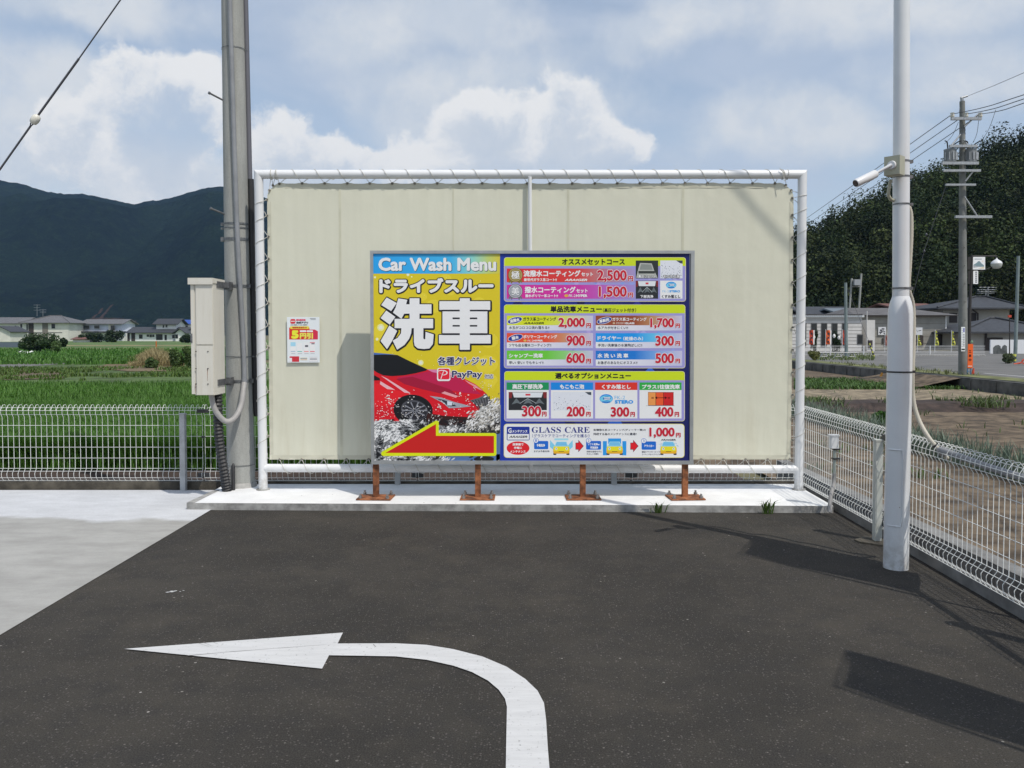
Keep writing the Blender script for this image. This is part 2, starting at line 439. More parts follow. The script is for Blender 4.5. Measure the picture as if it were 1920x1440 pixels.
setting('farm_track', MB().poly([(-31.6, 30, LOW + .02), (-28.4, 30, LOW + .02), (-28.4, 190, LOW + .02), (-31.6, 190, LOW + .02)]), M_road)
setting('far_paddy', MB().poly([(-140, 62, LOW + .01), (20, 62, LOW + .01), (20, 92, LOW + .01), (-140, 92, LOW + .01)]), M_ricebase)
setting('far_meadow', MB().poly([(-220, 92, LOW + .012), (20, 92, LOW + .012), (20, 260, LOW + .012), (-220, 260, LOW + .012)]),
        mat('meadow', (.065, .135, .026), .95, var=.3, vscale=.12, col2=(.10, .15, .04)))
for k, (ya, yb) in enumerate(((100, 106), (128, 138))):
    setting('dry_bank', MB().poly([(-120, ya, LOW + .03), (10, ya + 5, LOW + .03), (10, yb + 5, LOW + .03), (-120, yb, LOW + .03)]), mat('dry_grass_ground', (.24, .21, .10), .95, var=.4, vscale=.2))

# fields on the right
setting('soil_field', MB().poly([(-.4, 11.7, LOW), (3.45, 11.7, LOW), (3.45, 1.0, LOW), (15.8, 1.0, LOW), (15.8, 46, LOW), (-.4, 46, LOW)]), M_soil)
m = MB(); m.poly([(1.5, 22.5, LOW + .004), (15.7, 22.5, LOW + .004), (15.7, 28.6, LOW + .004), (1.5, 28.6, LOW + .004)])
setting('straw_field', m, mat('straw_soil', (.165, .13, .083), .95, var=.4, vscale=2.6, bump=.8, bscale=9, col2=(.24, .195, .13)))
m = MB()
for k in range(28):
    x0 = 1.5 + k * .51; x1 = x0 + .51
    h0 = .17 + .012 * math.sin(k * 1.7); h1 = .17 + .012 * math.sin((k + 1) * 1.7)
    m.poly([(x0, 20.3, LOW), (x1, 20.3, LOW), (x1, 20.9, LOW + h1), (x0, 20.9, LOW + h0)])
    m.poly([(x0, 20.9, LOW + h0), (x1, 20.9, LOW + h1), (x1, 22.0, LOW + h1), (x0, 22.0, LOW + h0)])
    m.poly([(x0, 22.0, LOW + h0), (x1, 22.0, LOW + h1), (x1, 22.6, LOW), (x0, 22.6, LOW)])
setting('earth_ridge', m, M_darksoil)
# open concrete channel beyond the right fence
setting('channel_bed', MB().poly([(FX - .1, 1.0, LOW - .02), (3.45, 1.0, LOW - .02), (3.45, 9.4, LOW - .022), (FX - .1, 9.4, LOW - .022)]), M_darksoil)
setting('channel_edge', MB().box((3.40, .5, LOW - .1), (3.54, 10.6, -.12)), M_fkerb)
# raised tarmac of the street beyond
setting('street', MB().box((15.9, 24.5, LOW - .2), (90, 75, .0)), M_road)
setting('street_verge', MB().poly([(15.92, 24.6, .006), (17.1, 24.6, .006), (17.1, 60, .006), (15.92, 60, .006)]), mat('verge_grass', (.14, .15, .06), .95, var=.5, vscale=1.5, bump=.8, bscale=10))
setting('street_line', MB().poly([(17.9, 26, .006), (18.03, 26, .006), (18.03, 31.5, .006), (17.9, 31.5, .006)]), M_mark)
rw = MB(); rw.box((15.7, 24.4, LOW - .1), (15.9, 62, -.02))
for k in range(16):
    y = 25.3 + k * 1.5; rw.box((15.66, y, LOW), (15.698, y + .75, -.07))
rw.box((15.9, 24.2, LOW - .1), (60, 24.5, -.02))
tag(rw.build('retaining_wall', mat('old_concrete', (.10, .098, .09), .9, var=.5, vscale=1.5, bump=.5, bscale=10)), 'low dark concrete retaining wall between the brown field and the street', 'retaining wall')
ramp_m = MB(); a = [(14.2, 29.2, LOW), (15.68, 28.9, -.05), (15.68, 33.6, -.03), (13.4, 33.8, LOW)]
ramp_m.poly([(p[0], p[1], p[2] + .01) for p in a])
setting('earth_ramp', ramp_m, M_soil)

# ================================================================== MESH FENCES
def worn_white(base):
    def f(t, p, co):
        c = t.mix(t.ramp(t.noise(co, 2.5, 6, .65), .35, .7), tuple(x * .93 for x in base), base)
        v = t.new('ShaderNodeTexVoronoi', i_Scale=9); t.link(co, v.inputs['Vector']); sp = t.new('ShaderNodeSeparateColor'); t.link(v.outputs['Color'], sp.inputs[0])
        rad = t.math('MULTIPLY', sp.outputs[1], .07)
        c = t.mix(t.math('MULTIPLY', t.math('GREATER_THAN', sp.outputs[0], .8), t.math('LESS_THAN', v.outputs['Distance'], rad)), c, (.20, .10, .05))
        sep = t.new('ShaderNodeSeparateXYZ'); t.link(co, sep.inputs[0])
        gr = t.math('MULTIPLY', t.ramp(sep.outputs[2], .0, .30, .55, 0), t.ramp(t.noise(co, 14, 6, .7), .35, .65))
        t.link(t.mix(gr, c, (.30, .27, .22)), p.inputs['Base Color'])
    return f
M_white = mat('white_paint', (.80, .81, .82), .38, extra=worn_white((.80, .81, .82)))
M_wire = mat('white_wire', (.86, .87, .84), .4)
M_post = mat('grey_post', (.42, .43, .44), .5, var=.15, vscale=8)
M_wpost = mat('pale_post', (.52, .54, .50), .5, var=.1, vscale=8)
M_dark = mat('dark_plastic', (.03, .03, .032), .5)
M_galv = mat('galvanised', (.42, .43, .44), .45, .7, var=.2, vscale=20)
# profile of one upright wire: (offset away from the lot, height above the ground)
PROF = [(.0, .088), (-.030, .13), (-.032, .16), (.0, .205), (.0, .70), (-.022, .735), (-.018, .775), (.012, .815), (.045, .818), (.068, .79), (.062, .755)]
HOR = [(.0, .088), (-.024, .118), (-.026, .182), (.0, .205), (.0, .305), (.0, .41), (.0, .515), (.0, .62), (.0, .725), (-.020, .765), (.07, .785)]
def mesh_fence(t, p0, p1, out, posts, zbase=0.0, panel=2.0, pitch=.0535, start=0.0, pmat=None):
    """wire panels between p0 and p1; `out` points away from the lot"""
    p0 = Vector(p0); p1 = Vector(p1); L = (p1 - p0).length; d = (p1 - p0) / L; out = Vector(out)
    s = -start
    while s < L:
        a, b = max(s + .012, 0), min(s + panel - .012, L)
        if b - a > .15:
            m = MB(); m.smooth = True
            n = int((b - a) / pitch)
            for k in range(n + 1):
                q = p0 + d * (a + k * pitch)
                m.tube([q + out * o + Vector((0, 0, z + zbase)) for o, z in PROF], .0023, 4, cap=False)
            for o, z in HOR:
                off = out * (o - .004) + Vector((0, 0, z + zbase))
                m.tube([p0 + d * a + off, p0 + d * b + off], .0024, 4)
            m.build('mesh_panel', M_wire, t)
            if s + panel < L:
                j = MB(); q = p0 + d * (s + panel)
                for z, h in ((.76, .035), (.14, .045), (.51, .018)):
                    c = q - out * .014 + Vector((0, 0, z + zbase))
                    ex = d * .055 if z != .51 else d * .014
                    ey = out * .012
                    pts = [c - ex - ey, c + ex - ey, c + ex + ey, c - ex + ey]
                    lo = [x - Vector((0, 0, h / 2)) for x in pts]; hi = [x + Vector((0, 0, h / 2)) for x in pts]
                    j.poly(lo[::-1]); j.poly(hi)
                    for i in range(4): j.poly([lo[i], lo[(i + 1) % 4], hi[(i + 1) % 4], hi[i]])
                j.pieces('joint_clip', M_dark, t)
        s += panel
    for s in posts:
        m = MB(); q = p0 + d * s - out * .055; h = .025
        m.box((q.x - h, q.y - h, zbase - .02), (q.x + h, q.y + h, zbase + .73)); m.box((q.x - h - .003, q.y - h - .003, zbase + .73), (q.x + h + .003, q.y + h + .003, zbase + .742))
        m.build('post', pmat or M_post, t)
t = thing('mesh_fence', 'white wire mesh fence standing along the green rice paddy behind the screen', 'fence', (-4, FY, 0))
p0 = Vector((-9.0, FY, 0))
mesh_fence(t, p0, (FX, FY, 0), (0, 1, 0), [((u - 960) / FPX * FY + 9.0) for u in (-55, 345, 746, 1151)], panel=2.057,
           start=2.057 - (((380 - 960) / FPX * FY + 9.0) % 2.057))
MB().box((-12, FY - .02, LOW - .1), (FX + .1, FY + .11, .078)).build('kerb', M_kerbdark, t)
t = thing('mesh_fence', 'white wire mesh fence running forward beside the brown field on the right', 'fence', (FX, 4, 0))
mesh_fence(t, (FX, FY - .02, 0), (fxat(-1.0), -1.0, 0), (1, -.0235, 0), [FY - 5.95, FY - 3.92, FY - 2.0], start=.0, panel=2.04, pmat=M_wpost)
prism([(fxat(-3) + .031, -3), (fxat(-3) + .06, -3), (FX + .06, FY - .021), (FX + .031, FY - .021)], LOW - .1, .078).build('kerb', M_fkerb, t)
for i, yy in enumerate((5.95,)):
    m = MB(); random.seed(3 + i)
    ring = [(fxat(yy) - .07 + .13 * math.cos(a) * random.uniform(.7, 1.1), yy - .02 + .13 * math.sin(a) * random.uniform(.7, 1.1)) for a in np.linspace(0, 5.8, 11)]
    m.poly([(x, y, .013) for x, y in ring]); n = len(ring)
    for k in range(n):
        x, y = ring[k]; x2, y2 = ring[(k + 1) % n]; m.poly([(x, y, -.01), (x2, y2, -.01), (x2, y2, .013), (x, y, .013)])
    m.build('post_footing', M_kerbdark, t)

# ================================================================== PIPE FRAME AND TARP
TY = 7.62
def P(u, v, Y=TY): return atY(u, v, Y)
PR = .0405
tl, tr = P(485, 327.6), P(1504.6, 326); bl, br = P(493, 877.5), P(1498, 879.7)
lb, rb = P(493.5, 917), P(1497.5, 919); lb.z = ST; rb.z = ST
tl.z = tr.z = (tl.z + tr.z) / 2
def mitre(m, n, c, sg, axis, first=False):
    """cut the end ring of a pipe at 45 degrees"""
    for k in (range(n) if first else range(len(m.v) - n, len(m.v))):
        x, y, z = m.v[k]
        m.v[k] = (x, y, c.z - sg * (x - c.x)) if axis == 'z' else (c.x - sg * (z - c.z), y, z)
t = thing('tarp_stand', 'tall white steel pipe frame standing on the white slab, holding the cream tarp', 'stand', (0, TY, ST))
m = MB(); m.smooth = True
mitre(m.tube([lb, tl], PR, 24, cap=False), 24, tl, 1, 'z'); m.build('post', M_white, t)
m = MB(); mitre(m.tube([rb, tr], PR, 24, cap=False), 24, tr, -1, 'z'); m.build('post', M_white, t)
m = MB(); m.tube([tl, tr], PR, 24, cap=False); mitre(m, 24, tr, -1, 'x'); mitre(m, 24, tl, 1, 'x', first=True); m.build('top_rail', M_white, t)
m = MB(); m.tube([bl, br], PR * .94, 20); m.build('bottom_rail', M_white, t)
c0, c1 = P(993.5, 332, TY - .028), P(995.5, 880, TY - .028)
m = MB(); m.tube([c1, c0], .0175, 14); m.build('centre_post', M_white, t)
m = MB()
for q in (lb, rb): m.disc((q.x, q.y, ST + .004), .062, .012, seg=18)
m.pieces('foot_grout', M_kerb, t)

# tarp: a slightly slack sheet with rounded top corners
def tarp_outline():
    L, Rr, T, B = P(501.5, 500).x, P(1487.5, 500).x, P(900, 342.5).z, P(900, 862).z
    pts = [(L, B), (Rr - .01, B - .01), (Rr + .01, T - .16), (Rr - .035, T - .055), (Rr - .13, T), (L + .15, T - .003), (L + .06, T - .05), (L, T - .14)]
    return L, Rr, T, B, pts
L_, R_, T_, B_, OUTL = tarp_outline()
def wave(x, z):
    e = max(0.0, 1 - min(x - L_, R_ - x, T_ - z, z - B_) / .12)
    return TY + .014 + .006 * math.sin(x * 1.3 + z * .8) + .004 * math.sin(x * 3.1 - z * 2.2) + e * .004 * math.sin(x * 30) * math.cos(z * 30)
def inside_y(x):
    return 1
def tarp_mesh(nx=150, nz=70):
    m = MB(); m.smooth = True; idx = {}
    for i in range(nx + 1):
        for j in range(nz + 1):
            a, b = i / nx, j / nz
            x = L_ + (R_ - L_) * a; z = B_ + (T_ - B_) * b
            r = .14
            # pull the two top corners in to a curve
            for sx, cx in ((-1, L_ + r), (1, R_ - r)):
                if (x - cx) * sx > 0 and z > T_ - r:
                    dx, dz = (x - cx) * sx / r, (z - (T_ - r)) / r
                    s = max(dx, dz) / max(1e-6, math.hypot(dx, dz)); x = cx + sx * dx * s * r; z = T_ - r + dz * s * r
            sag = .007 * math.cos((x - P(565.8, 343).x) / .2082 * 2 * math.pi) if j == nz else 0
            y = wave(x, z); idx[i, j] = len(m.v)
            m.v.append((x, y, z + sag - (.004 if j == nz else 0)))
    for i in range(nx):
        for j in range(nz): m.face((idx[i, j], idx[i + 1, j], idx[i + 1, j + 1], idx[i, j + 1]))
    return m
def tarp_nodes(t, p, co):
    mp = t.new('ShaderNodeMapping'); mp.inputs['Scale'].default_value = (6, 1, .5); t.link(co, mp.inputs['Vector'])
    st = t.noise(mp.outputs[0], 2.0, 6, .6); bl_ = t.noise(co, 1.1, 5, .6)
    c = t.mix(t.ramp(st, .3, .75), (.70, .692, .56), (.735, .727, .595))
    c = t.mix(t.ramp(bl_, .45, .75, 0, .45), c, (.665, .655, .545))
    sep = t.new('ShaderNodeSeparateXYZ'); t.link(co, sep.inputs[0])
    # rain dirt collected along the bottom hem
    d = t.math('MULTIPLY', t.ramp(sep.outputs[2], B_ - .0 - 0, B_ + .42, 1, 0), t.ramp(t.noise(mp.outputs[0], 1.4, 6, .65), .42, .75))
    c = t.mix(t.math('MULTIPLY', d, .3), c, (.50, .45, .31))
    t.link(c, p.inputs['Base Color'])
    br_ = t.new('ShaderNodeTexNoise', i_Scale=3.0, i_Detail=5); t.link(co, br_.inputs['Vector'])
    b = t.new('ShaderNodeBump', i_Strength=.2, i_Distance=.03); t.link(br_.outputs[0], b.inputs['Height']); t.link(b.outputs[0], p.inputs['Normal'])
M_tarp = mat('tarp', (.7, .69, .56), .62, spec=.3, extra=tarp_nodes)
M_hem = mat('tarp_hem', (.60, .585, .47), .65, var=.06, vscale=4, spec=.3)
M_stitch = mat('stitch', (.63, .615, .475), .65, var=.08, vscale=3)
t = thing('tarp_sheet', 'big cream tarpaulin sheet laced with cord inside the white pipe frame', 'tarp', (0, TY, B_))
tarp_mesh().build('sheet', M_tarp, t)
for u in (638, 850, 1065, 1279):       # welded seams between the widths of cloth
    m = MB(); x = P(u, 600).x; n = 30
    wdt = .011 if u in (638, 1065, 1279) else .006
    for k in range(n):
        z0 = B_ + (T_ - B_) * (k / n) * .995 + .002; z1 = B_ + (T_ - B_) * ((k + 1) / n) * .995 + .002
        m.poly([(x - wdt, wave(x - wdt, z0) - .0016, z0), (x + wdt, wave(x + wdt, z0) - .0018, z0), (x + wdt, wave(x + wdt, z1) - .0018, z1), (x - wdt, wave(x - wdt, z1) - .0016, z1)])
    m.build('seam', M_stitch, t)
m = MB(); hw = .042                                   # turned hem along the four sides
def hemstrip(a, b, inw):
    n = 40
    for k in range(n):
        p = [a + (b - a) * (k / n), a + (b - a) * ((k + 1) / n)]; q = [x + inw for x in p]
        m.poly([(s.x, wave(s.x, s.z) - .0022, s.z) for s in (p[0], p[1], q[1], q[0])])
hemstrip(Vector((L_ + .17, TY, T_ - .006)), Vector((R_ - .17, TY, T_ - .006)), Vector((0, 0, -hw)))
hemstrip(Vector((L_ + .02, TY, B_ + .002)), Vector((R_ - .02, TY, B_ + .002)), Vector((0, 0, hw * .9)))
hemstrip(Vector((L_ + .002, TY, B_ + .05)), Vector((L_ + .002, TY, T_ - .17)), Vector((hw * .8, 0, 0)))
hemstrip(Vector((R_ - .002, TY, B_ + .05)), Vector((R_ - .002, TY, T_ - .17)), Vector((-hw * .8, 0, 0)))
m.pieces('hem', M_hem, t)

top_e = [(505, 357), (511.5, 347.5), (523.5, 344.5)] + [(565.8 + 42.27 * k, 343.4) for k in range(22)] + [(1474, 347)]
right_e = [(1484, 357), (1486.3, 371)] + [(1486, 403 + 42.2 * k) for k in range(11)]
bot_e = [(1481.5 - 41.6 * k, 861.5) for k in range(24)]
left_e = [(503, 859.5 - 41.6 * k) for k in range(11)] + [(500.2, 404), (499.8, 374)]
M_cord = mat('cord', (.56, .55, .50), .8, var=.2, vscale=60)
M_brass = mat('eyelet_metal', (.35, .33, .28), .35, .9)
eye_mesh = None
def V3(u, v, dy=-.008): q = P(u, v); return Vector((q.x, wave(q.x, q.z) + dy, q.z))
def eyelet(q):
    global eye_mesh
    if eye_mesh is None:
        m = MB(); m.smooth = True; n = 14
        for r0, r1, y0, y1 in ((.013, .010, 0, -.003), (.010, .0065, -.003, -.001)):
            for k in range(n):
                a, b = 2 * math.pi * k / n, 2 * math.pi * (k + 1) / n
                m.poly([(r0 * math.cos(a), y0, r0 * math.sin(a)), (r0 * math.cos(b), y0, r0 * math.sin(b)), (r1 * math.cos(b), y1, r1 * math.sin(b)), (r1 * math.cos(a), y1, r1 * math.sin(a))])
        m.mi = 1; m.smooth = False
        m.poly([(.0068 * math.cos(2 * math.pi * k / n), -.0008, .0068 * math.sin(2 * math.pi * k / n)) for k in range(n)][::-1])
        o = m.build('eyelet', [M_brass, M_dark]); eye_mesh = o.data; COL.objects.unlink(o); bpy.data.objects.remove(o)
    o = bpy.data.objects.new('eyelet', eye_mesh); COL.objects.link(o); o.parent = t; o.location = q - org(t)
for e_ in top_e + right_e + bot_e + left_e[1:]: eyelet(V3(*e_))
def lace(es, a, o, axis_pt):
    """cord wound along one pipe through the eyelets; a = running direction, o = from sheet to pipe"""
    a = Vector(a); o = Vector(o); c = Vector((0, -1, 0)); q = [V3(*e) for e in es]; path = []
    r = PR + .004
    for e0, e1 in zip(q, q[1:]):
        Ls = (e1 - e0).dot(a)
        D = (axis_pt - e0).dot(o)
        def at(s, oo, cc):
            base = e0 + (e1 - e0) * s; D2 = (axis_pt - base).dot(o)
            return Vector((base.x, TY, base.z)) + o * (D2 + oo * r) + c * (cc * r)
        path += [e0 + c * .004, e0 + c * -.002 + a * Ls * .06 + o * .01]
        path += [at(.22, -.95, -.35), at(.32, -.5, -.9), at(.42, .3, -1.0), at(.52, .95, -.4), at(.57, 1.0, .05), at(.64, .8, .62), at(.73, .2, 1.0), at(.82, -.55, .85), at(.88, -.95, .4)]
    path.append(q[-1] + c * .004)
    return path
m = MB(); m.smooth = True
m.tube(lace(top_e, (1, 0, 0), (0, 0, 1), (tl + tr) / 2), .0027, 5)
m.tube(lace(bot_e, (-1, 0, 0), (0, 0, -1), (bl + br) / 2), .0027, 5)
m.tube(lace(left_e, (0, 0, 1), (-1, 0, 0), (lb + tl) / 2 + Vector((-.0, 0, 0))), .0027, 5)
m.tube(lace(right_e, (0, 0, -1), (1, 0, 0), (rb + tr) / 2), .0027, 5)
# the knotted ends at the top corners
for (u, n_) in ((509, 2), (518, 1), (1467, 2), (1476, 2)):
    q = P(u, 327.5)
    m.tube([q + Vector((.002 * math.sin(k), -math.cos(k * .5) * (PR + .004), math.sin(k * .5) * (PR + .004))) for k in range(14)], .0034, 5)
q = P(1468, 322, TY - PR - .008)
m.tube([q + Vector((-.03, 0, .03)), q + Vector((-.005, -.003, .005)), q, q + Vector((.006, 0, -.03)), q + Vector((.015, .0, -.085))], .0038, 5)
q = P(617, 336, TY - .02)
m.tube([q, q + Vector((.02, 0, .004)), q + Vector((.04, 0, -.004)), q + Vector((.05, 0, .006))], .003, 5)
m.build('lacing_cord', M_cord, t)

# ================================================================== PRINTED GRAPHICS
GLYPH = {}
def glyphs(s, shear=0.0):
    """triangles of a word, normalised to the unit box of its ink"""
    k = (s, shear)
    if k in GLYPH: return GLYPH[k]
    c = bpy.data.curves.new('word', 'FONT'); c.body = s; c.size = 1; c.shear = shear; c.resolution_u = 3
    o = bpy.data.objects.new('word', c); COL.objects.link(o)
    dg = bpy.context.evaluated_depsgraph_get(); me = bpy.data.meshes.new_from_object(o.evaluated_get(dg))
    v = np.array([(p.co.x, p.co.y) for p in me.vertices]); f = [tuple(p.vertices) for p in me.polygons]
    bpy.data.objects.remove(o); bpy.data.meshes.remove(me); bpy.data.curves.remove(c)
    lo, hi = v.min(0), v.max(0); v = (v - lo) / np.maximum(hi - lo, 1e-6)
    GLYPH[k] = (v, f); return v, f
def ring(r, n): return [(0, 0)] + [(r * math.cos(2 * math.pi * k / n), r * math.sin(2 * math.pi * k / n)) for k in range(n)]
INK = .75            # print seen at this share of its own colour where the panel faces the lot
class Print(MB):
    """flat printed artwork: shapes in photograph pixels of the panel's plane, stacked in thin layers of ink"""
    def __init__(s, Y, ink=INK): super().__init__(); s.Y = Y; s.lay = 1; s.ink = ink
    def colour(s, c): return tuple(min(.92, x / s.ink) for x in lin(c))
    def pt(s, u, v, lay): q = atY(u, v, s.Y); return (q.x, s.Y - .00022 * lay, q.z)
    def shape(s, pts, c, lay=None):
        l = s.lay if lay is None else lay
        s.cc = [s.colour(k) for k in c] if isinstance(c[0], (tuple, list)) else s.colour(c)
        s.poly([s.pt(u, v, l) for u, v in pts])
    def rect(s, u0, v0, u1, v1, c, lay=None): s.shape([(u0, v0), (u1, v0), (u1, v1), (u0, v1)][::-1], c, lay)
    def grad(s, u0, v0, u1, v1, stops, lay=None):
        for (a, ca), (b, cb) in zip(stops, stops[1:]):
            s.shape([(a, v1), (b, v1), (b, v0), (a, v0)], [ca, cb, cb, ca], lay)
    def rrect(s, u0, v0, u1, v1, r, c, lay=None, corners=(1, 1, 1, 1)):
        pts = []
        for (cx, cy, a0, on) in ((u1 - r, v0 + r, 90, corners[1]), (u0 + r, v0 + r, 180, corners[0]), (u0 + r, v1 - r, 270, corners[3]), (u1 - r, v1 - r, 0, corners[2])):
            if not on:
                pts.append((cx + (r if cx > (u0 + u1) / 2 else -r), cy + (r if cy > (v0 + v1) / 2 else -r))); continue
            for k in range(5):
                a = R(a0 - 90 + k * 22.5) if False else R(a0 + k * 22.5 - 90)
                pts.append((cx + r * math.cos(a), cy - r * math.sin(a)))
        s.shape(pts, c, lay)
    def oval(s, cu, cv, ru, rv, c, lay=None, rot=0, n=28, a0=0, a1=360):
        cr, sr = math.cos(R(rot)), math.sin(R(rot)); pts = []
        full = abs(a1 - a0) >= 360
        for k in range(n + (0 if full else 1)):
            a = R(a0 + (a1 - a0) * k / n); x, y = ru * math.cos(a), -rv * math.sin(a)
            pts.append((cu + x * cr - y * sr, cv + x * sr + y * cr))
        s.shape(pts, c, lay)
    def line(s, u0, v0, u1, v1, wd, c, lay=None, w1=None):
        dx, dy = u1 - u0, v1 - v0; L = math.hypot(dx, dy); nx, ny = -dy / L / 2, dx / L / 2; w1 = wd if w1 is None else w1
        s.shape([(u0 + nx * wd, v0 + ny * wd), (u1 + nx * w1, v1 + ny * w1), (u1 - nx * w1, v1 - ny * w1), (u0 - nx * wd, v0 - ny * wd)], c, lay)
    def text(s, word, u0, v0, u1, v1, c, bold=0.0, out=0.0, oc=None, shear=0.0, lay=None, osh=(0, 0), rot=0):
        v, f = glyphs(word, shear); l0 = s.lay if lay is None else lay
        cu, cv = (u0 + u1) / 2, (v0 + v1) / 2; cr, sr = math.cos(R(rot)), math.sin(R(rot))
        def put(offs, col, base, b):
            cc = s.colour(col)
            x0, x1, y0, y1 = u0 + b, u1 - b, v0 + b, v1 - b
            for i, (du, dv) in enumerate(offs):
                o = len(s.v); lz = base + .22 * i
                for x, y in v:
                    U, W = x0 + x * (x1 - x0) + du, y1 - y * (y1 - y0) + dv
                    if rot: U, W = cu + (U - cu) * cr - (W - cv) * sr, cv + (U - cu) * sr + (W - cv) * cr
                    s.v.append(s.pt(U, W, lz))
                s.cc = cc
                for q in f: s.face([o + k for k in q])
        if out:
            n = 12 if out > 1.5 else 8
            put([(a + osh[0], b + osh[1]) for a, b in ring(bold + out, n)], oc, l0, bold); l0 += .22 * (n + 2)
        put(ring(bold, 8) if bold > .3 else ([(0, 0), (bold, 0), (-bold, 0), (0, bold), (0, -bold)] if bold else [(0, 0)]), c, l0, bold)
    def fat(s, polys, c, out, oc, lay, sh=(0, 0)):
        """polygons with an outline of ink around them"""
        for i, (a, b) in enumerate(ring(out, 14)):
            for p in polys: s.shape([(u + a + sh[0], v + b + sh[1]) for u, v in p], oc, lay + .22 * i)
        for i, p in enumerate(polys): s.shape(p, c, lay + 4 + .3 * i)
M_print = vcol_mat('printed_film', .38, spec=.35)
BLACK, WHITE, NAVY, RED = (26, 26, 34), (222, 224, 230), (28, 34, 100), (184, 34, 54)

SY = 7.20            # face of the menu sign
t_sign = thing('menu_sign', 'large car wash menu sign on four rusty legs in front of the cream tarp', 'sign', (1.0 / 5, SY, ST))
a0, a1 = atY(700, 475.7, SY), atY(1292.5, 863.6, SY); o0, o1 = atY(694, 470, SY), atY(1299, 870.3, SY)
M_alu = mat('aluminium', (.46, .47, .47), .42, .55, var=.08, vscale=12)
m = MB()
fd = .09
for lo, hi in (((o0.x, SY - .012, a0.z), (o1.x, SY + fd, o0.z)), ((o0.x, SY - .012, o1.z), (o1.x, SY + fd, a1.z))): m.box(lo, hi)
m.box((o0.x, SY - .0115, a1.z), (a0.x, SY + fd - .001, a0.z)); m.box((a1.x, SY - .0115, a1.z), (o1.x, SY + fd - .001, a0.z))
m.build('frame', M_alu, t_sign)
m = MB(); m.box((a0.x, SY + .004, a1.z), (a1.x, SY + fd - .012, a0.z)); m.build('back_panel', mat('sheet_metal', (.4, .4, .4), .5, .6), t_sign)
M_rust = mat('rusty_steel', (.17, .058, .024), .85, var=.45, vscale=14, bump=.5, bscale=80, col2=(.27, .10, .04))
M_bolt = mat('bolt_steel', (.30, .29, .28), .5, .8, var=.3, vscale=60)
LEG_Y = SY + .035
for (u, base) in ((702.5, 702.5), (895.5, 895.5), (1094, 1094), (1287.5, 1288)):
    x = (u - 960) / FPX * SY; h = .025
    m = MB(); m.bevbox((x - h, LEG_Y - h, ST + .014), (x + h, LEG_Y + h, o1.z - .001), .004); lg = m.build('leg', M_rust, t_sign)
    tw = {702.5: R(-3), 895.5: R(-1), 1094: R(1), 1287.5: R(4)}[u]; rot = Matrix.Rotation(tw, 3, 'Z')
    pl_ = MB(); pl_.box((x - .15, LEG_Y - .125, ST + .003), (x + .15, LEG_Y + .10, ST + .0135), rot, (x, LEG_Y, ST)); pl_.build('base_plate', M_rust, lg)
    for sx in (-1, 1):
        for sy in (-.095, .075):
            q = Vector((x, LEG_Y, ST)) + rot @ Vector((sx * .118, sy, 0))
            b = MB(); b.disc((q.x, q.y, ST + .024), .016, .021, seg=6); b.disc((q.x, q.y, ST + .043), .0095, .018, seg=8); b.build('anchor_bolt', M_bolt, lg)

# ---- left picture panel
PB = Print(SY)
PB.rect(700, 475.7, 937.5, 863.6, (203, 184, 36), 0)
random.seed(5)
for k in range(16):                                  # softer golden patches of the print
    u, v = random.uniform(715, 925), random.uniform(520, 740); r = random.uniform(8, 22)
    PB.oval(u, v, r, r * .8, (212, 194, 52), .25 + k * .03, n=14)
for u, v, r in ((714, 614, 9), (707, 636, 4), (722, 590, 3), (765, 515, 4), (772, 519, 2), (925, 487, 3), (789, 680, 7), (700, 520, 3), (900, 660, 2)):
    PB.oval(u + (3 if u < 704 else 0), v, r * .75, r * .75, (226, 220, 150), .9, n=14); PB.oval(u + (3 if u < 704 else 0), v, r * .4, r * .4, (232, 230, 205), 1.1, n=12)
for k in range(70):
    u, v = random.uniform(703, 933), random.uniform(518, 760); r = random.uniform(.3, .9)
    PB.oval(u, v, r, r, (232, 224, 140), .95, n=6)
panel_l = PB.build('picture_panel', M_print, t_sign)
H = Print(SY); H.lay = 2
H.grad(700, 475.7, 937.5, 513, [(700, (38, 150, 222)), (845, (60, 166, 218)), (885, (128, 196, 190)), (915, (178, 194, 110)), (937.5, (200, 186, 56))], 1.5)
H.text('Car Wash Menu', 709.5, 483, 930.5, 508.2, WHITE, bold=1.35, out=.5, oc=(40, 70, 90), osh=(.7, .7), lay=3)
H.text('ドライブスルー', 711, 521, 925.5, 549.5, WHITE, bold=1.75, out=2.2, oc=BLACK, osh=(.4, .5), lay=3)
Z1 = lambda pts: [(690 + x / 6.858, 460 + y / 6.858) for x, y in pts]
bx = lambda x0, y0, x1, y1: [(x0, y0), (x0, y1), (x1, y1), (x1, y0)]
sen = [[(240, 670), (170, 768), (298, 845), (370, 742)], [(235, 838), (162, 935), (280, 1020), (352, 920)], [(275, 1030), (162, 1230), (245, 1335), (310, 1230), (375, 1100)],
       [(390, 682), (355, 800), (322, 865), (430, 945), (465, 880), (520, 878), (520, 758), (490, 758), (506, 700)], bx(495, 758, 817, 878), bx(535, 680, 662, 946), bx(342, 945, 838, 1065),
       [(430, 1060), (425, 1130), (380, 1190), (318, 1225), (375, 1342), (470, 1280), (530, 1200), (555, 1130), (562, 1060)],
       [(590, 1060), (590, 1240), (600, 1290), (640, 1325), (720, 1333), (790, 1325), (835, 1270), (845, 1145), (740, 1112), (736, 1205), (722, 1209), (712, 1195), (712, 1060)]]
sha = [bx(918, 718, 1572, 830), bx(1180, 680, 1310, 1343), bx(958, 846, 1535, 1132), bx(912, 1152, 1578, 1262)]
H.fat([Z1(p) for p in sen + sha], WHITE, 2.7, BLACK, 3, (.6, .8))
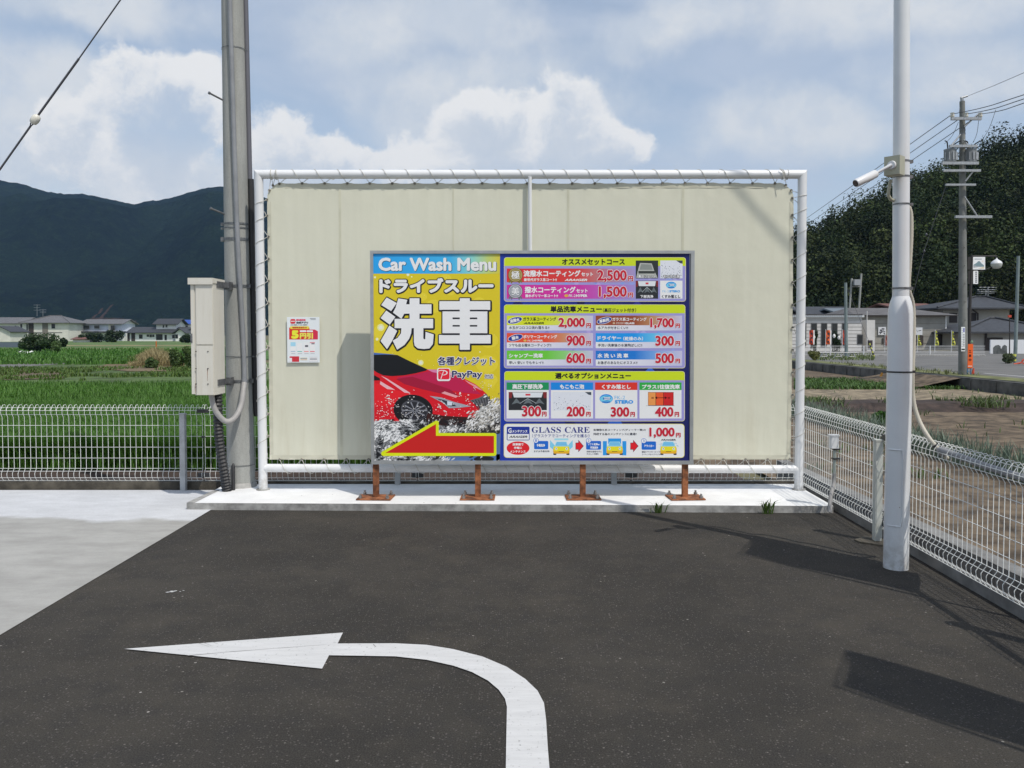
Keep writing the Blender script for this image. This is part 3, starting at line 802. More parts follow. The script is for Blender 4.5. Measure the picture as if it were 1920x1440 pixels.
for x0, x1 in ((1088, 1180), (1310, 1405)):
    for y0, y1 in ((928, 948), (1025, 1044)): H.shape(Z1(bx(x0, y0, x1, y1)), BLACK, 14)
for x0, x1 in ((958, 1180), (1310, 1535)):
    for y0, y1 in ((828, 848), (1130, 1153)): H.shape(Z1(bx(x0, y0, x1, y1)), BLACK, 14)
H.text('各種クレジット', 821, 668.6, 928, 684.8, (30, 34, 84), bold=.4, out=1.1, oc=WHITE, lay=9)
H.rrect(819.4, 690, 844.6, 714.4, 4, WHITE, 9); H.rrect(821.6, 691.3, 843, 711.2, 3, (214, 34, 52), 10)
H.line(826.6, 710.5, 832, 695, 1.3, WHITE, 11); H.oval(829, 698.8, 10.4, 5.2, WHITE, 11.2, n=24, a0=-75, a1=150); H.oval(828.6, 698.9, 8.6, 3.9, (214, 34, 52), 11.6, n=24, a0=-75, a1=150)
H.line(826.6, 710.5, 832, 695, 1.2, WHITE, 12)
H.text('PayPay', 847.5, 695.2, 904, 710.8, (30, 34, 84), bold=.45, out=1.0, oc=WHITE, lay=9)
H.text('対応', 909, 701.5, 925, 709.6, (44, 46, 84), bold=.15, out=.8, oc=WHITE, lay=9)
H.build('headline', M_print, panel_l)
# the red car in splashing water (a plain sports car)
C = Print(SY); Z2 = lambda pts: [(690 + x / 6.26, 650 + y / 6.26) for x, y in pts]
fw = lambda p: p[::-1]
def zs(pts, c, lay): C.shape(Z2(pts)[::-1], c, lay)
zs([(66, 70), (330, 92), (200, 96), (66, 120)], (70, 104, 168), 2.2)
body = [(66, 275), (180, 335), (280, 345), (420, 335), (560, 310), (690, 265), (850, 270), (1000, 310), (1150, 385), (1260, 440), (1340, 505), (1388, 550), (1440, 640), (1400, 730), (1330, 780), (1240, 840), (850, 880), (66, 880)]
zs(body, (200, 22, 36), 2.5)
zs([(330, 365), (560, 325), (700, 290), (900, 300), (1100, 385), (1230, 480), (1330, 560), (1120, 540), (900, 500), (640, 440)], (178, 28, 72), 3)
zs([(330, 380), (520, 352), (760, 430), (960, 500), (1060, 575), (900, 560), (640, 500), (430, 440)], (150, 20, 52), 3.4)
zs([(690, 265), (850, 272), (1000, 312), (1060, 345), (900, 320), (760, 300)], (204, 120, 160), 3.6)
zs([(150, 340), (220, 372), (500, 545), (430, 540)], (232, 168, 176), 3.8); zs([(145, 405), (320, 508), (225, 497), (140, 440)], (230, 170, 176), 3.8)
zs([(66, 425), (140, 440), (320, 510), (560, 560), (700, 610), (700, 700), (66, 700)], (214, 30, 40), 3.1)
zs([(900, 525), (1060, 580), (1030, 600), (860, 545)], (236, 150, 156), 4)
zs([(1130, 388), (1260, 450), (1350, 520), (1300, 500), (1180, 430)], (228, 140, 150), 4)
zs([(66, 96), (200, 92), (345, 97), (480, 165), (610, 225), (698, 266), (680, 282), (560, 312), (420, 337), (280, 346), (180, 336), (110, 305), (66, 275)], (20, 22, 26), 4.2)
zs([(66, 330), (140, 372), (140, 396), (66, 396)], (24, 22, 26), 4.2)
C.oval(690 + 530 / 6.26, 650 + 745 / 6.26, 232 / 6.26, 182 / 6.26, (22, 22, 26), 4.4, rot=8)
C.oval(690 + 545 / 6.26, 650 + 745 / 6.26, 160 / 6.26, 116 / 6.26, (74, 75, 82), 4.8, rot=14); C.oval(690 + 550 / 6.26, 650 + 750 / 6.26, 146 / 6.26, 100 / 6.26, (38, 38, 44), 5, rot=14)
for a in range(0, 360, 36):
    ca, sa = math.cos(R(a)), math.sin(R(a)); C.line(777.5 + ca * 2, 769.5 + sa * 1.5, 777.5 + ca * 23, 769.5 + sa * 16, 1.1, (128, 130, 138), 5.3, 2.6)
zs([(722, 578), (860, 596), (1010, 648), (1215, 700), (1080, 716), (950, 722), (880, 660)], (150, 154, 164), 4.6)
zs([(790, 606), (880, 622), (990, 660), (1040, 700), (940, 700), (890, 650)], (46, 52, 62), 5); zs([(930, 640), (990, 650), (985, 690), (930, 690)], (196, 204, 214), 5.2)
zs([(1195, 632), (1300, 600), (1390, 552), (1452, 650), (1452, 770), (1345, 780), (1290, 700)], (92, 92, 96), 4.6)
for k in range(7): zs([(1220 + k * 33, 630 - k * 8), (1232 + k * 33, 628 - k * 8), (1330 + k * 18, 770), (1318 + k * 18, 770)], (52, 52, 56), 5)
zs([(690, 780), (900, 812), (1245, 830), (1220, 920), (820, 960), (690, 890)], (52, 26, 24), 4.7)
# water
zs([(66, 880), (200, 850), (330, 880), (520, 860), (700, 890), (900, 930), (1230, 900), (1300, 820), (1400, 760), (1560, 680), (1549, 1338), (66, 1338)], (128, 130, 132), 5.6)
zs([(900, 1262), (1549, 1262), (1549, 1338), (900, 1338)], (78, 106, 150), 6); zs([(1505, 1000), (1549, 980), (1549, 1338), (1505, 1338)], (78, 106, 150), 6)
zs([(1270, 960), (1549, 880), (1549, 1010), (1270, 1010)], (34, 34, 38), 6); C.oval(690 + 1362 / 6.26, 650 + 1318 / 6.26, 19, 5.5, (34, 36, 42), 6.3)
rr_ = random.Random(21)
def blob(x, y, s, c, lay, el=1.0, ang=0):
    n = rr_.choice((4, 5, 6)); p = []
    for k in range(n):
        a = 2 * math.pi * k / n + rr_.uniform(-.4, .4); r = s * rr_.uniform(.5, 1.3); px, py = r * el * math.cos(a), -r * math.sin(a)
        p.append((x + px * math.cos(ang) - py * math.sin(ang), y + px * math.sin(ang) + py * math.cos(ang)))
    p = [(min(max(q[0], 66), 1546), min(q[1], 1336)) for q in p]
    C.shape(Z2(p), c, lay)
def vn(x, y, sc, sd):                                   # small value noise for the clumps of foam
    X_, Y_ = x / sc + sd * 7.7, y / sc - sd * 3.1; xi, yi = math.floor(X_), math.floor(Y_); fx, fy = X_ - xi, Y_ - yi; fx = fx * fx * (3 - 2 * fx); fy = fy * fy * (3 - 2 * fy)
    h = lambda a, b: (math.sin(a * 127.1 + b * 311.7 + sd * 74.7) * 43758.5453) % 1.0
    return (h(xi, yi) * (1 - fx) + h(xi + 1, yi) * fx) * (1 - fy) + (h(xi, yi + 1) * (1 - fx) + h(xi + 1, yi + 1) * fx) * fy
for k in range(3600):
    x, y = rr_.uniform(70, 1545), rr_.uniform(855, 1335)
    if x > 835 and 1012 < y < 1285: continue
    if x > 960 and y > 1262 and rr_.random() > .12: continue
    q_ = .5 * vn(x, y, 95, 1) + .3 * vn(x, y, 40, 2) + .2 * vn(x, y, 17, 3) + rr_.uniform(-.10, .10) + (.06 if x < 700 else -.04)
    wl = (232, 234, 236) if q_ > .57 else ((188, 190, 192) if q_ > .52 else ((104, 106, 108) if q_ > .46 else (28, 29, 33)))
    if x > 1150 and y < 1010: wl = (214, 212, 206) if q_ > .52 else ((146, 142, 134) if q_ > .42 else (58, 56, 54))
    an = (vn(x, y, 160, 5) - .5) * 3.2 if x < 900 else rr_.uniform(-.8, -.3)
    blob(x, y, rr_.uniform(3, 10), wl, 7 + .0011 * k, rr_.uniform(1.2, 3.6), an)
for k in range(420):                                 # flying drops
    x = rr_.gauss(*rr_.choice(((170, 90), (420, 150), (1000, 160), (1300, 120), (700, 200), (1480, 50)))); y = rr_.gauss(790, 95)
    if y > 1000 or x < 75 or x > 1540: continue
    blob(x, y, rr_.uniform(1.5, 7), rr_.choice(((236, 228, 222), (224, 210, 205), (240, 238, 236))), 11.5 + .002 * k, rr_.uniform(1, 2))
for base in ((1070, 560, 6), (1160, 610, 5), (840, 700, 7), (900, 770, 6), (230, 600, 8), (270, 640, 7), (1250, 490, 4), (1420, 470, 5), (1330, 440, 4)):
    x, y, s_ = base
    for k in range(9): blob(x + rr_.gauss(0, 14), y + rr_.gauss(0, 20), s_ * rr_.uniform(.5, 1.3), (238, 226, 214), 12.6 + .01 * k, 1.5)
zs([(1290, 820), (1400, 760), (1549, 660), (1549, 720), (1440, 800), (1330, 880)], (196, 194, 188), 6.8)
zs([(1240, 860), (1330, 700), (1460, 690), (1400, 800), (1300, 900)], (170, 170, 168), 6.6)
for k in range(700):                                 # spray thrown up in front of the car
    f = rr_.random(); x = 1190 + 350 * f + rr_.gauss(0, 28); y = 905 - 200 * f ** 1.3 + rr_.gauss(0, 62)
    if y > 1000 or x > 1540 or x < 1120: continue
    blob(x, y, rr_.uniform(3, 10), rr_.choice(((226, 224, 218), (206, 203, 196), (176, 172, 164), (132, 128, 120), (82, 80, 76), (236, 235, 231))), 12.9 + .001 * k, rr_.uniform(1.2, 3.6), rr_.uniform(-1.0, -.4))
C.build('car_picture', M_print, panel_l)
A = Print(SY)
oa = [(155, 1245), (165, 1232), (795, 868), (815, 868), (831, 882), (832, 1012), (1490, 1013), (1508, 1030), (1508, 1265), (1490, 1283), (175, 1283), (157, 1268)]
A.shape(Z2(oa)[::-1], (202, 212, 22), 14); A.shape(Z2([(205, 1246), (797, 908), (798, 1046), (1478, 1047), (1478, 1248)])[::-1], (186, 32, 30), 15)
A.build('direction_arrow', M_print, panel_l)

# ---- right price panel
Q = Print(SY)
Q.grad(937.5, 475.7, 1292.5, 863.6, [(937.5, (28, 54, 150)), (1040, (32, 48, 134)), (1180, (32, 34, 96)), (1260, (24, 24, 62)), (1292.5, (28, 34, 96))], 0)
random.seed(8)
for k in range(60):
    u, v, s_ = random.uniform(942, 1280), random.uniform(480, 860), random.uniform(4, 14)
    Q.shape([(u, v + s_), (min(u + s_, 1291), v), (u, v - s_ if v - s_ > 476.5 else 476.5), (max(u - s_, 938), v)], random.choice(((36, 60, 156), (24, 32, 96), (44, 90, 186), (24, 26, 72), (48, 48, 130))), .3 + .01 * k)
panel_r = Q.build('price_panel', M_print, t_sign)
GR, PUR, EDGE = (188, 204, 34), (146, 142, 196), (214, 208, 160)
def box_base(X, u0, v0, u1, v1, hv, seed):
    X.rrect(u0, v0, u1, v1, 5, EDGE, 2)
    X.rrect(u0 + .8, hv, u1 - .9, v1 - .9, 4, PUR, 2.4, (0, 0, 1, 1)); X.rrect(u0 + .8, v0 + .6, u1 - .9, hv, 4.4, GR, 2.4, (1, 1, 0, 0))
    rg = random.Random(seed)
    for k in range(60):
        s_ = rg.uniform(2, 7); u, v = rg.uniform(u0 + 9, u1 - 9), rg.uniform(hv + 8, v1 - 9)
        X.shape([(u, v + s_), (u + s_, v), (u, v - s_), (u - s_, v)], rg.choice(((160, 156, 206), (130, 128, 186), (120, 150, 212), (166, 150, 204), (138, 150, 208))), 2.8 + .008 * k)
def price(X, txt, u0, v0, u1, v1, y0, z0, y1, z1, lay=8):
    X.text(txt, u0, v0, u1, v1, RED, bold=.95, out=.9, oc=WHITE, lay=lay); X.text('円', y0, z0, y1, z1, RED, bold=.55, out=.7, oc=WHITE, lay=lay)
X = Print(SY); box_base(X, 945, 482.5, 1286, 565.5, 498.7, 1)
X.text('オススメセットコース', 1053.7, 485.4, 1171.5, 496.8, BLACK, bold=.5, lay=5)
X.grad(950.3, 503.5, 1190, 529.2, [(950.3, (206, 42, 46)), (1085, (200, 58, 56)), (1118, (180, 106, 110)), (1190, (154, 140, 186))], 4)
X.grad(950.3, 534, 1190, 560, [(950.3, (198, 40, 142)), (1085, (190, 52, 150)), (1118, (178, 80, 168)), (1190, (150, 134, 192))], 4)
for cv, g1, g2, ch, bb in ((515.5, (120, 106, 44), (166, 150, 92), '極', (958.6, 508, 974.4, 523)), (546, (104, 106, 112), (172, 174, 180), '美', (958.9, 538.4, 973.8, 553.6))):
    for s_ in (-1, 1): X.shape([(966.4 + s_ * 3, cv + 10), (966.4 + s_ * 13, cv + 10), (966.4 + s_ * 12, cv + 15), (966.4 + s_ * 9.5, cv + 13), (966.4 + s_ * 7, cv + 16.5)][::s_], g1, 5)
    X.oval(966.4, cv, 13.6, 13.6, (60, 56, 50), 5.5); X.oval(966.4, cv, 12.8, 12.8, g2, 5.8); X.oval(966.4, cv, 11, 11, g1, 6.1); X.oval(966.4, cv, 10.2, 10.2, tuple(int(a * .93) for a in g2), 6.4)
    X.text(ch, *bb, WHITE, bold=.35, out=.5, oc=g1, lay=7)
W2 = (236, 236, 240)
X.text('流撥水コーティング', 981.4, 506.7, 1088.4, 518.9, W2, bold=.5, lay=6); X.text('セット', 1089.9, 510.5, 1112, 518.2, W2, bold=.35, lay=6)
X.text('新世代ガラス系コート!!', 982.4, 521.4, 1044, 527.6, W2, bold=.25, lay=6); X.text('ARAIGER', 1058.5, 522.7, 1101.2, 527.2, W2, bold=.35, shear=.3, lay=6)
X.text('撥水コーティング', 983.8, 537.2, 1079.4, 549.6, W2, bold=.5, lay=6); X.text('セット', 1080.4, 541.5, 1101.8, 549.2, W2, bold=.35, lay=6)
X.text('撥水ポリマー系コート!!', 984.8, 551.6, 1046.2, 557.6, W2, bold=.25, lay=6); X.oval(1061.8, 554.4, 3.8, 2.7, (206, 160, 70), 6); X.text('FK-2', 1066.5, 552, 1079, 557, W2, bold=.1, lay=6); X.text('HYPER', 1080, 552, 1101.2, 557, W2, bold=.35, lay=6)
price(X, '2,500', 1119.5, 506.2, 1175.2, 529.4, 1177.6, 517.6, 1187.2, 527); price(X, '1,500', 1122.4, 536.8, 1175.2, 559.6, 1177.6, 548.4, 1187.2, 557.8)
def photo_car(X, u0, v0, u1, v1, lay):
    w_, h_ = u1 - u0, v1 - v0; f = lambda a, b: (u0 + a * w_, v0 + b * h_)
    X.rect(u0, v0, u1, v1, (40, 42, 46), lay); X.shape([f(.1, .02), f(.14, .3), f(.86, .3), f(.9, .02)], (206, 210, 214), lay + .3)
    X.shape([f(.0, .0), f(.0, .34), f(.08, .34), f(.1, 0)], (120, 40, 44), lay + .3); X.shape([f(.9, 0), f(.92, .34), f(1, .34), f(1, 0)], (120, 40, 44), lay + .3)
    for a, b in ((.2, .5), (.5, .72), (.8, .5)): X.shape([f(a, .34), f(a - .12, .68), f(a + .02, .6), f(a + .14, .68)], (96, 104, 108), lay + .5)
    X.line(*f(.3, .62), *f(.5, .36), .8, (170, 178, 180), lay + .8); X.line(*f(.5, .36), *f(.72, .62), .8, (170, 178, 180), lay + .8)
    X.rect(*f(.44, .1), *f(.57, .2), (196, 60, 70), lay + .8)
def photo_foam(X, u0, v0, u1, v1, lay, seed=2):
    X.rect(u0, v0, u1, v1, (206, 209, 216), lay); rg = random.Random(seed)
    for k in range(130):
        u, v = rg.uniform(u0 + 1.5, u1 - 1.5), v1 - abs(rg.gauss(0, .4)) * (v1 - v0); s_ = rg.uniform(.3, 1.1)
        if v < v0 + 1.5: continue
        X.shape([(u - s_, v), (u, v + s_), (u + s_, v), (u, v - s_)], rg.choice(((150, 156, 166), (176, 182, 190), (110, 116, 126), (228, 230, 234))), lay + .3 + .004 * k)
    X.shape([(u1 - 12, v0), (u1 - 5, v0 + 5), (u1, v0 + 6), (u1, v0)], (60, 70, 80), lay + 1)
X.rect(1192, 488.4, 1234, 522, (44, 48, 48), 5); X.shape([(1193, 521), (1233, 521), (1226, 506), (1222, 494), (1200, 493), (1196, 507)], (170, 172, 166), 5.3); X.shape([(1199, 506), (1224, 506), (1221, 496), (1202, 495)], (128, 134, 130), 5.6); X.rect(1197, 508, 1228, 513, (54, 58, 56), 5.7)
photo_foam(X, 1238, 488.4, 1279.8, 522, 5, 4); photo_car(X, 1192, 526.4, 1234, 560, 5)
def steroval(X, cu, cv, ru, rv, lay):
    X.oval(cu, cv, ru, rv, (40, 130, 210), lay); X.oval(cu, cv + rv * .1, ru * .93, rv * .8, (110, 190, 236), lay + .3)
    X.oval(cu + ru * .1, cv - rv * .05, ru * .6, rv * .42, (30, 96, 176), lay + .6); X.line(cu - ru * .35, cv - rv * .2, cu + ru * .6, cv - rv * .24, rv * .2, (210, 232, 246), lay + .9); X.line(cu - ru * .3, cv + rv * .15, cu + ru * .6, cv + rv * .05, rv * .2, (210, 232, 246), lay + .9)
    X.line(cu - ru * .6, cv + rv * .72, cu + ru * .6, cv + rv * .72, rv * .3, (30, 110, 190), lay + .9)
X.rect(1237.8, 526.2, 1279.6, 559.9, (224, 227, 234), 5); steroval(X, 1258.4, 534.6, 9.8, 6.4, 5.5)
X.text('FK-2', 1242, 544.2, 1254, 548.2, (120, 180, 220), lay=6); X.text('STERO', 1255, 544, 1275.2, 548.3, (60, 150, 214), bold=.35, lay=6)
X.text('高圧ジェット', 1196.6, 515.2, 1230, 521.4, W2, bold=.2, out=.5, oc=BLACK, lay=8); X.text('モコモコ泡', 1243.8, 515.2, 1273.8, 521.4, W2, bold=.2, out=.6, oc=BLACK, lay=8)
X.text('下部洗浄', 1200.3, 553, 1225, 558.9, W2, bold=.2, out=.4, oc=BLACK, lay=8); X.text('くすみ落とし', 1240.6, 552.6, 1275.8, 559, (60, 62, 74), bold=.3, lay=8)
X.build('course_box', M_print, panel_r)

X = Print(SY); box_base(X, 945, 571, 1285, 690.5, 587.4, 2)
X.text('単品洗車メニュー', 1032, 573.8, 1128.6, 585.4, BLACK, bold=.5, lay=5); X.text('（高圧ジェット付き）', 1130.4, 577.6, 1192.6, 585.6, BLACK, bold=.2, lay=5)
WB, WE = (214, 216, 226), (186, 182, 206)
def row(u0, u1, v0, vb, v1, c, c2):
    X.grad(u0, v0, u1, v1, [(u0, WB), (u0 + 70, (206, 206, 220)), (u1, (182, 180, 206))], 4)
    X.grad(u0, v0, u1, vb, [(u0, c), (u0 + (u1 - u0) * .45, c), (u0 + (u1 - u0) * .66, c2), (u1, (186, 182, 206))], 4.6)
row(950.3, 1112, 591.7, 609.7, 619.8, (198, 206, 36), (200, 204, 96)); row(950.3, 1112, 624.4, 642, 652.8, (214, 74, 48), (192, 130, 96)); row(950.3, 1112, 657.3, 674, 685.5, (100, 186, 56), (130, 192, 110))
row(1117, 1279, 591.7, 609.8, 619.8, (142, 70, 48), (176, 130, 92)); row(1117, 1279, 624.6, 641.2, 652.8, (28, 140, 216), (90, 176, 224)); row(1117, 1279, 657.6, 674, 685.8, (30, 112, 194), (104, 150, 208))
for cu, cv, tx in ((965.4, 600.7, '流撥水'), (966.4, 633.2, '撥水'), (1133.2, 600.9, '革新的')):
    X.oval(cu, cv, 14.4, 6.2, W2, 5.4, rot=-14); X.oval(cu, cv, 13.6, 5.4, (32, 52, 140), 5.8, rot=-14)
    wdt = 9.2 if len(tx) == 3 else 6.6; X.text(tx, cu - wdt - .6, cv - 3.4, cu + wdt, cv + 3.4, W2, bold=.35, lay=6.3, rot=-12)
DG = (40, 50, 26); TX = (44, 46, 60)
X.text('ガラス系コーティング', 980.8, 594.7, 1043, 601.8, DG, bold=.25, lay=6); X.text('ARAIGER', 981.6, 604, 1020, 607.8, DG, bold=.25, shear=.3, lay=6); X.text('水玉がコロコロ流れ落ちる!!', 954.3, 611.4, 1030, 617.3, TX, bold=.12, lay=6)
X.text('ポリマーコーティング', 981, 627.8, 1044.6, 634.8, W2, bold=.3, lay=6); X.oval(984.4, 638.6, 3, 2, (206, 170, 90), 6); X.text('FK-2', 989.4, 637, 999.6, 640.5, W2, lay=6); X.text('HYPER', 1000.4, 637, 1018, 640.5, W2, bold=.3, lay=6); X.text('ツヤも出る撥水コーティング!!', 954, 644.2, 1033.5, 650.2, TX, bold=.12, lay=6)
X.text('シャンプー洗車', 954, 662.6, 1018, 671.2, W2, bold=.4, lay=6); X.text('早い! 安い! でもキレイ!!', 954.3, 676.9, 1019, 682.9, TX, bold=.12, lay=6)
X.text('ガラス系コーティング', 1148, 595.2, 1212.3, 602, W2, bold=.25, lay=6); X.oval(1151, 606, 2.4, 1.9, (190, 160, 130), 6); X.text('PRISM', 1155.6, 604.2, 1171, 607.9, (206, 190, 180), lay=6); X.text('GLASS', 1172, 604.2, 1189.6, 607.9, W2, bold=.3, lay=6); X.text('水アカが付きにくい!!', 1120.8, 611.7, 1177.5, 617.5, TX, bold=.12, lay=6)
X.text('ドライヤー', 1120.4, 630, 1164.7, 637.8, W2, bold=.4, lay=6); X.text('（乾燥のみ）', 1168.5, 631, 1205.6, 638.8, W2, bold=.25, lay=6); X.text('手洗い洗車後の水滴飛ばしに!!', 1121, 644.4, 1204, 650.2, TX, bold=.12, lay=6)
X.text('水 洗 い 洗 車', 1120, 662.6, 1178, 671.2, W2, bold=.4, lay=6); X.text('お急ぎのあなたにオススメ!!', 1120.8, 677.1, 1195, 683, TX, bold=.12, lay=6)
price(X, '2,000', 1046.9, 595.6, 1097, 615.6, 1099.2, 605.8, 1108.2, 614.8); price(X, '900', 1061.7, 628.6, 1097, 648.2, 1099.2, 639, 1108.2, 648); price(X, '600', 1061.7, 661.6, 1097, 681, 1099.2, 672.4, 1108.2, 681.4)
price(X, '1,700', 1219, 596.2, 1263.8, 616.4, 1266.4, 606.4, 1275.2, 614.8); price(X, '300', 1228.6, 629.4, 1263.8, 648.6, 1266.4, 639.4, 1275.2, 648.2); price(X, '500', 1228.6, 662.2, 1263.8, 681.2, 1266.4, 672.4, 1275.2, 681)
X.build('menu_box', M_print, panel_r)

X = Print(SY); box_base(X, 945.5, 696, 1284, 790, 713, 3)
X.text('選べるオプションメニュー', 1041, 699, 1183, 710.2, BLACK, bold=.5, lay=5)
for (u0, u1, c, tx, bb) in ((949.8, 1029, (28, 136, 82), '高圧下部洗浄', (960.6, 719.8, 1018, 729.4)), (1033, 1112, (24, 126, 206), 'もこもこ泡', (1049.8, 720.4, 1095.4, 729.2)), (1115.8, 1195, (204, 50, 42), 'くすみ落とし', (1128.4, 720.8, 1182.7, 729.4)), (1199, 1277.8, (44, 160, 66), 'プラス1往復洗車', (1203.6, 720.8, 1274.8, 729.6))):
    X.rect(u0, 731, u1, 784.6, (216, 219, 228), 4); X.rect(u0, 717, u1, 731.2, c, 4.5); X.text(tx, *bb, W2, bold=.45, lay=5.5)
photo_car(X, 953.7, 735, 1025.3, 769, 5); photo_foam(X, 1036.2, 735, 1108.6, 769.3, 5, 6)
steroval(X, 1136.6, 747.6, 12.5, 8.6, 5); X.text('FK-2', 1152.2, 742, 1172, 748.4, (110, 174, 222), lay=6); X.text('STERO', 1152.6, 750, 1187.4, 757, (46, 142, 214), bold=.6, lay=6)
for u0, u1, c in ((1215, 1229.6, (222, 142, 76)), (1229.6, 1244, (220, 84, 44)), (1244, 1263, (190, 34, 38))): X.rect(u0, 735.2, u1, 760.4, (60, 20, 20), 5); X.rect(u0 + .5, 735.8, u1 - .4, 759.8, c, 5.4)
X.line(1230, 745.8, 1249, 745.8, 1, (50, 14, 16), 6); X.shape([(1228, 745.8), (1232, 748.6), (1232, 743)], (50, 14, 16), 6); X.shape([(1250.6, 745.8), (1246.6, 743), (1246.6, 748.6)], (50, 14, 16), 6)
for u in (1222.4, 1224.6, 1253, 1255.4): X.oval(u, 746, .8, 2, (90, 24, 20), 6, n=10)
X.line(1211, 760.8, 1265, 760.8, .5, (120, 124, 130), 5)
price(X, '300', 978.6, 761.2, 1014.8, 781.2, 1016.2, 771.6, 1025, 781); price(X, '200', 1062.3, 762, 1096.6, 781.2, 1099, 772, 1107.6, 781); price(X, '300', 1144.9, 763, 1180, 781.6, 1181.8, 772.2, 1190.6, 781.4); price(X, '400', 1228, 763, 1262.6, 781.6, 1264.8, 772.2, 1273.4, 781.4)
X.build('option_box', M_print, panel_r)

X = Print(SY); X.rrect(944.6, 794.6, 1283.4, 858.4, 6, (222, 206, 120), 2); X.rrect(945.6, 795.6, 1282.4, 857.4, 5.4, (216, 220, 229), 2.4)
Z5 = lambda x, y: (930 + x / 7.579, 690 + y / 7.579); Z6 = lambda x, y: (1100 + x / 7.58, 690 + y / 7.58)
X.rrect(950.2, 800, 993, 825.6, 2, (28, 50, 140), 4); X.rect(951.6, 813.6, 991.8, 824.4, (218, 221, 230), 4.5)
X.text('G', 952.8, 802.8, 959.4, 811.6, W2, bold=.4, lay=5); X.text('メンテナンス', 960.4, 806, 989, 811.4, W2, bold=.25, lay=5); X.text('ARAIGER', 954.4, 816.8, 988.8, 821, (44, 46, 56), bold=.25, shear=.3, lay=5)
X.oval(971.3, 840.2, 21.4, 12.6, (206, 34, 44), 4)
for tx, bb in (('洗車機で', (961, 830.7, 981.6, 835.6)), ('手軽に', (963.6, 837.4, 978.8, 842)), ('メンテナンス', (956.4, 844.4, 985.6, 849.2))): X.text(tx, *bb, W2, bold=.25, lay=5)
X.text('𝐆𝐋𝐀𝐒𝐒', 997, 800.4, 1051.6, 811.6, (34, 44, 120), lay=4); X.text('𝐂𝐀𝐑𝐄', 1059, 800.4, 1105.6, 811.6, (34, 44, 120), lay=4)
X.text('（グラスケアでコーティングを護る!）', 998, 813.8, 1105.4, 820.4, (70, 78, 140), bold=.08, lay=4)
X.text('各種撥水系コーティング(ディーラー等)の', 1112.5, 804, 1211, 808.6, TX, bold=.1, lay=4); X.text('持続する為のメンテナンスに最適!!', 1112.5, 811.4, 1194, 816.2, TX, bold=.1, lay=4)
price(X, '1,000', 1217.4, 801.4, 1265, 821.2, 1267.4, 811.4, 1276.2, 820)
BL = (28, 98, 190)
for (cu, cv, num, u0, v0, u1, v1, lines, caps) in (
        (1005, 826, '1', 1001.4, 826.8, 1028, 842.2, [('予備洗浄', (1006, 832.2, 1022, 837.6))], [('まずは予備洗浄!', (1001.2, 844.4, 1030.4, 847.9))]),
        (1103.7, 826, '2', 1099, 826.8, 1127, 843, [('ソフト洗浄or', (1102, 830.6, 1124.6, 835.2)), ('手洗洗浄', (1106.6, 836.8, 1121.4, 841.6))], [('洗剤を使用せずに', (1099.6, 845, 1128.4, 848.4)), ('やさしく洗車!!', (1099.6, 849.6, 1122.4, 852.8))]),
        (1207.1, 826.6, '3', 1203, 827.6, 1230, 843.2, [('アライガー', (1207.6, 833.6, 1226.4, 838.4))], [('最後のアライガーコートで', (1203.6, 845.6, 1238, 849)), ('コーティングをメンテナンス!!', (1203.6, 850.4, 1238, 853.6))])):
    X.rrect(u0, v0, u1, v1, 2, BL, 4); X.oval(cu, cv, 4.9, 4.9, BL, 5); X.oval(cu, cv, 4.2, 4.2, W2, 5.3); X.text(num, cu - 1.1, cv - 2.4, cu + 1.1, cv + 2.4, BL, bold=.1, lay=5.7)
    for tx, bb in lines: X.text(tx, *bb, W2, bold=.25, lay=5)
    for tx, bb in caps: X.text(tx, *bb, (70, 72, 84), bold=.06, lay=5)
for u0 in (1079, 1181.8):                            # red step arrows
    X.shape([(u0, 830), (u0, 843), (u0 + 5.4, 843), (u0 + 5.4, 848), (u0 + 15.4, 836.3), (u0 + 5.4, 824.6), (u0 + 5.4, 830)], (60, 20, 60), 4); X.shape([(u0 + .6, 830.8), (u0 + .6, 842.2), (u0 + 6, 842.2), (u0 + 6, 846.2), (u0 + 14.2, 836.3), (u0 + 6, 826.4), (u0 + 6, 830.8)], (208, 30, 40), 4.4)
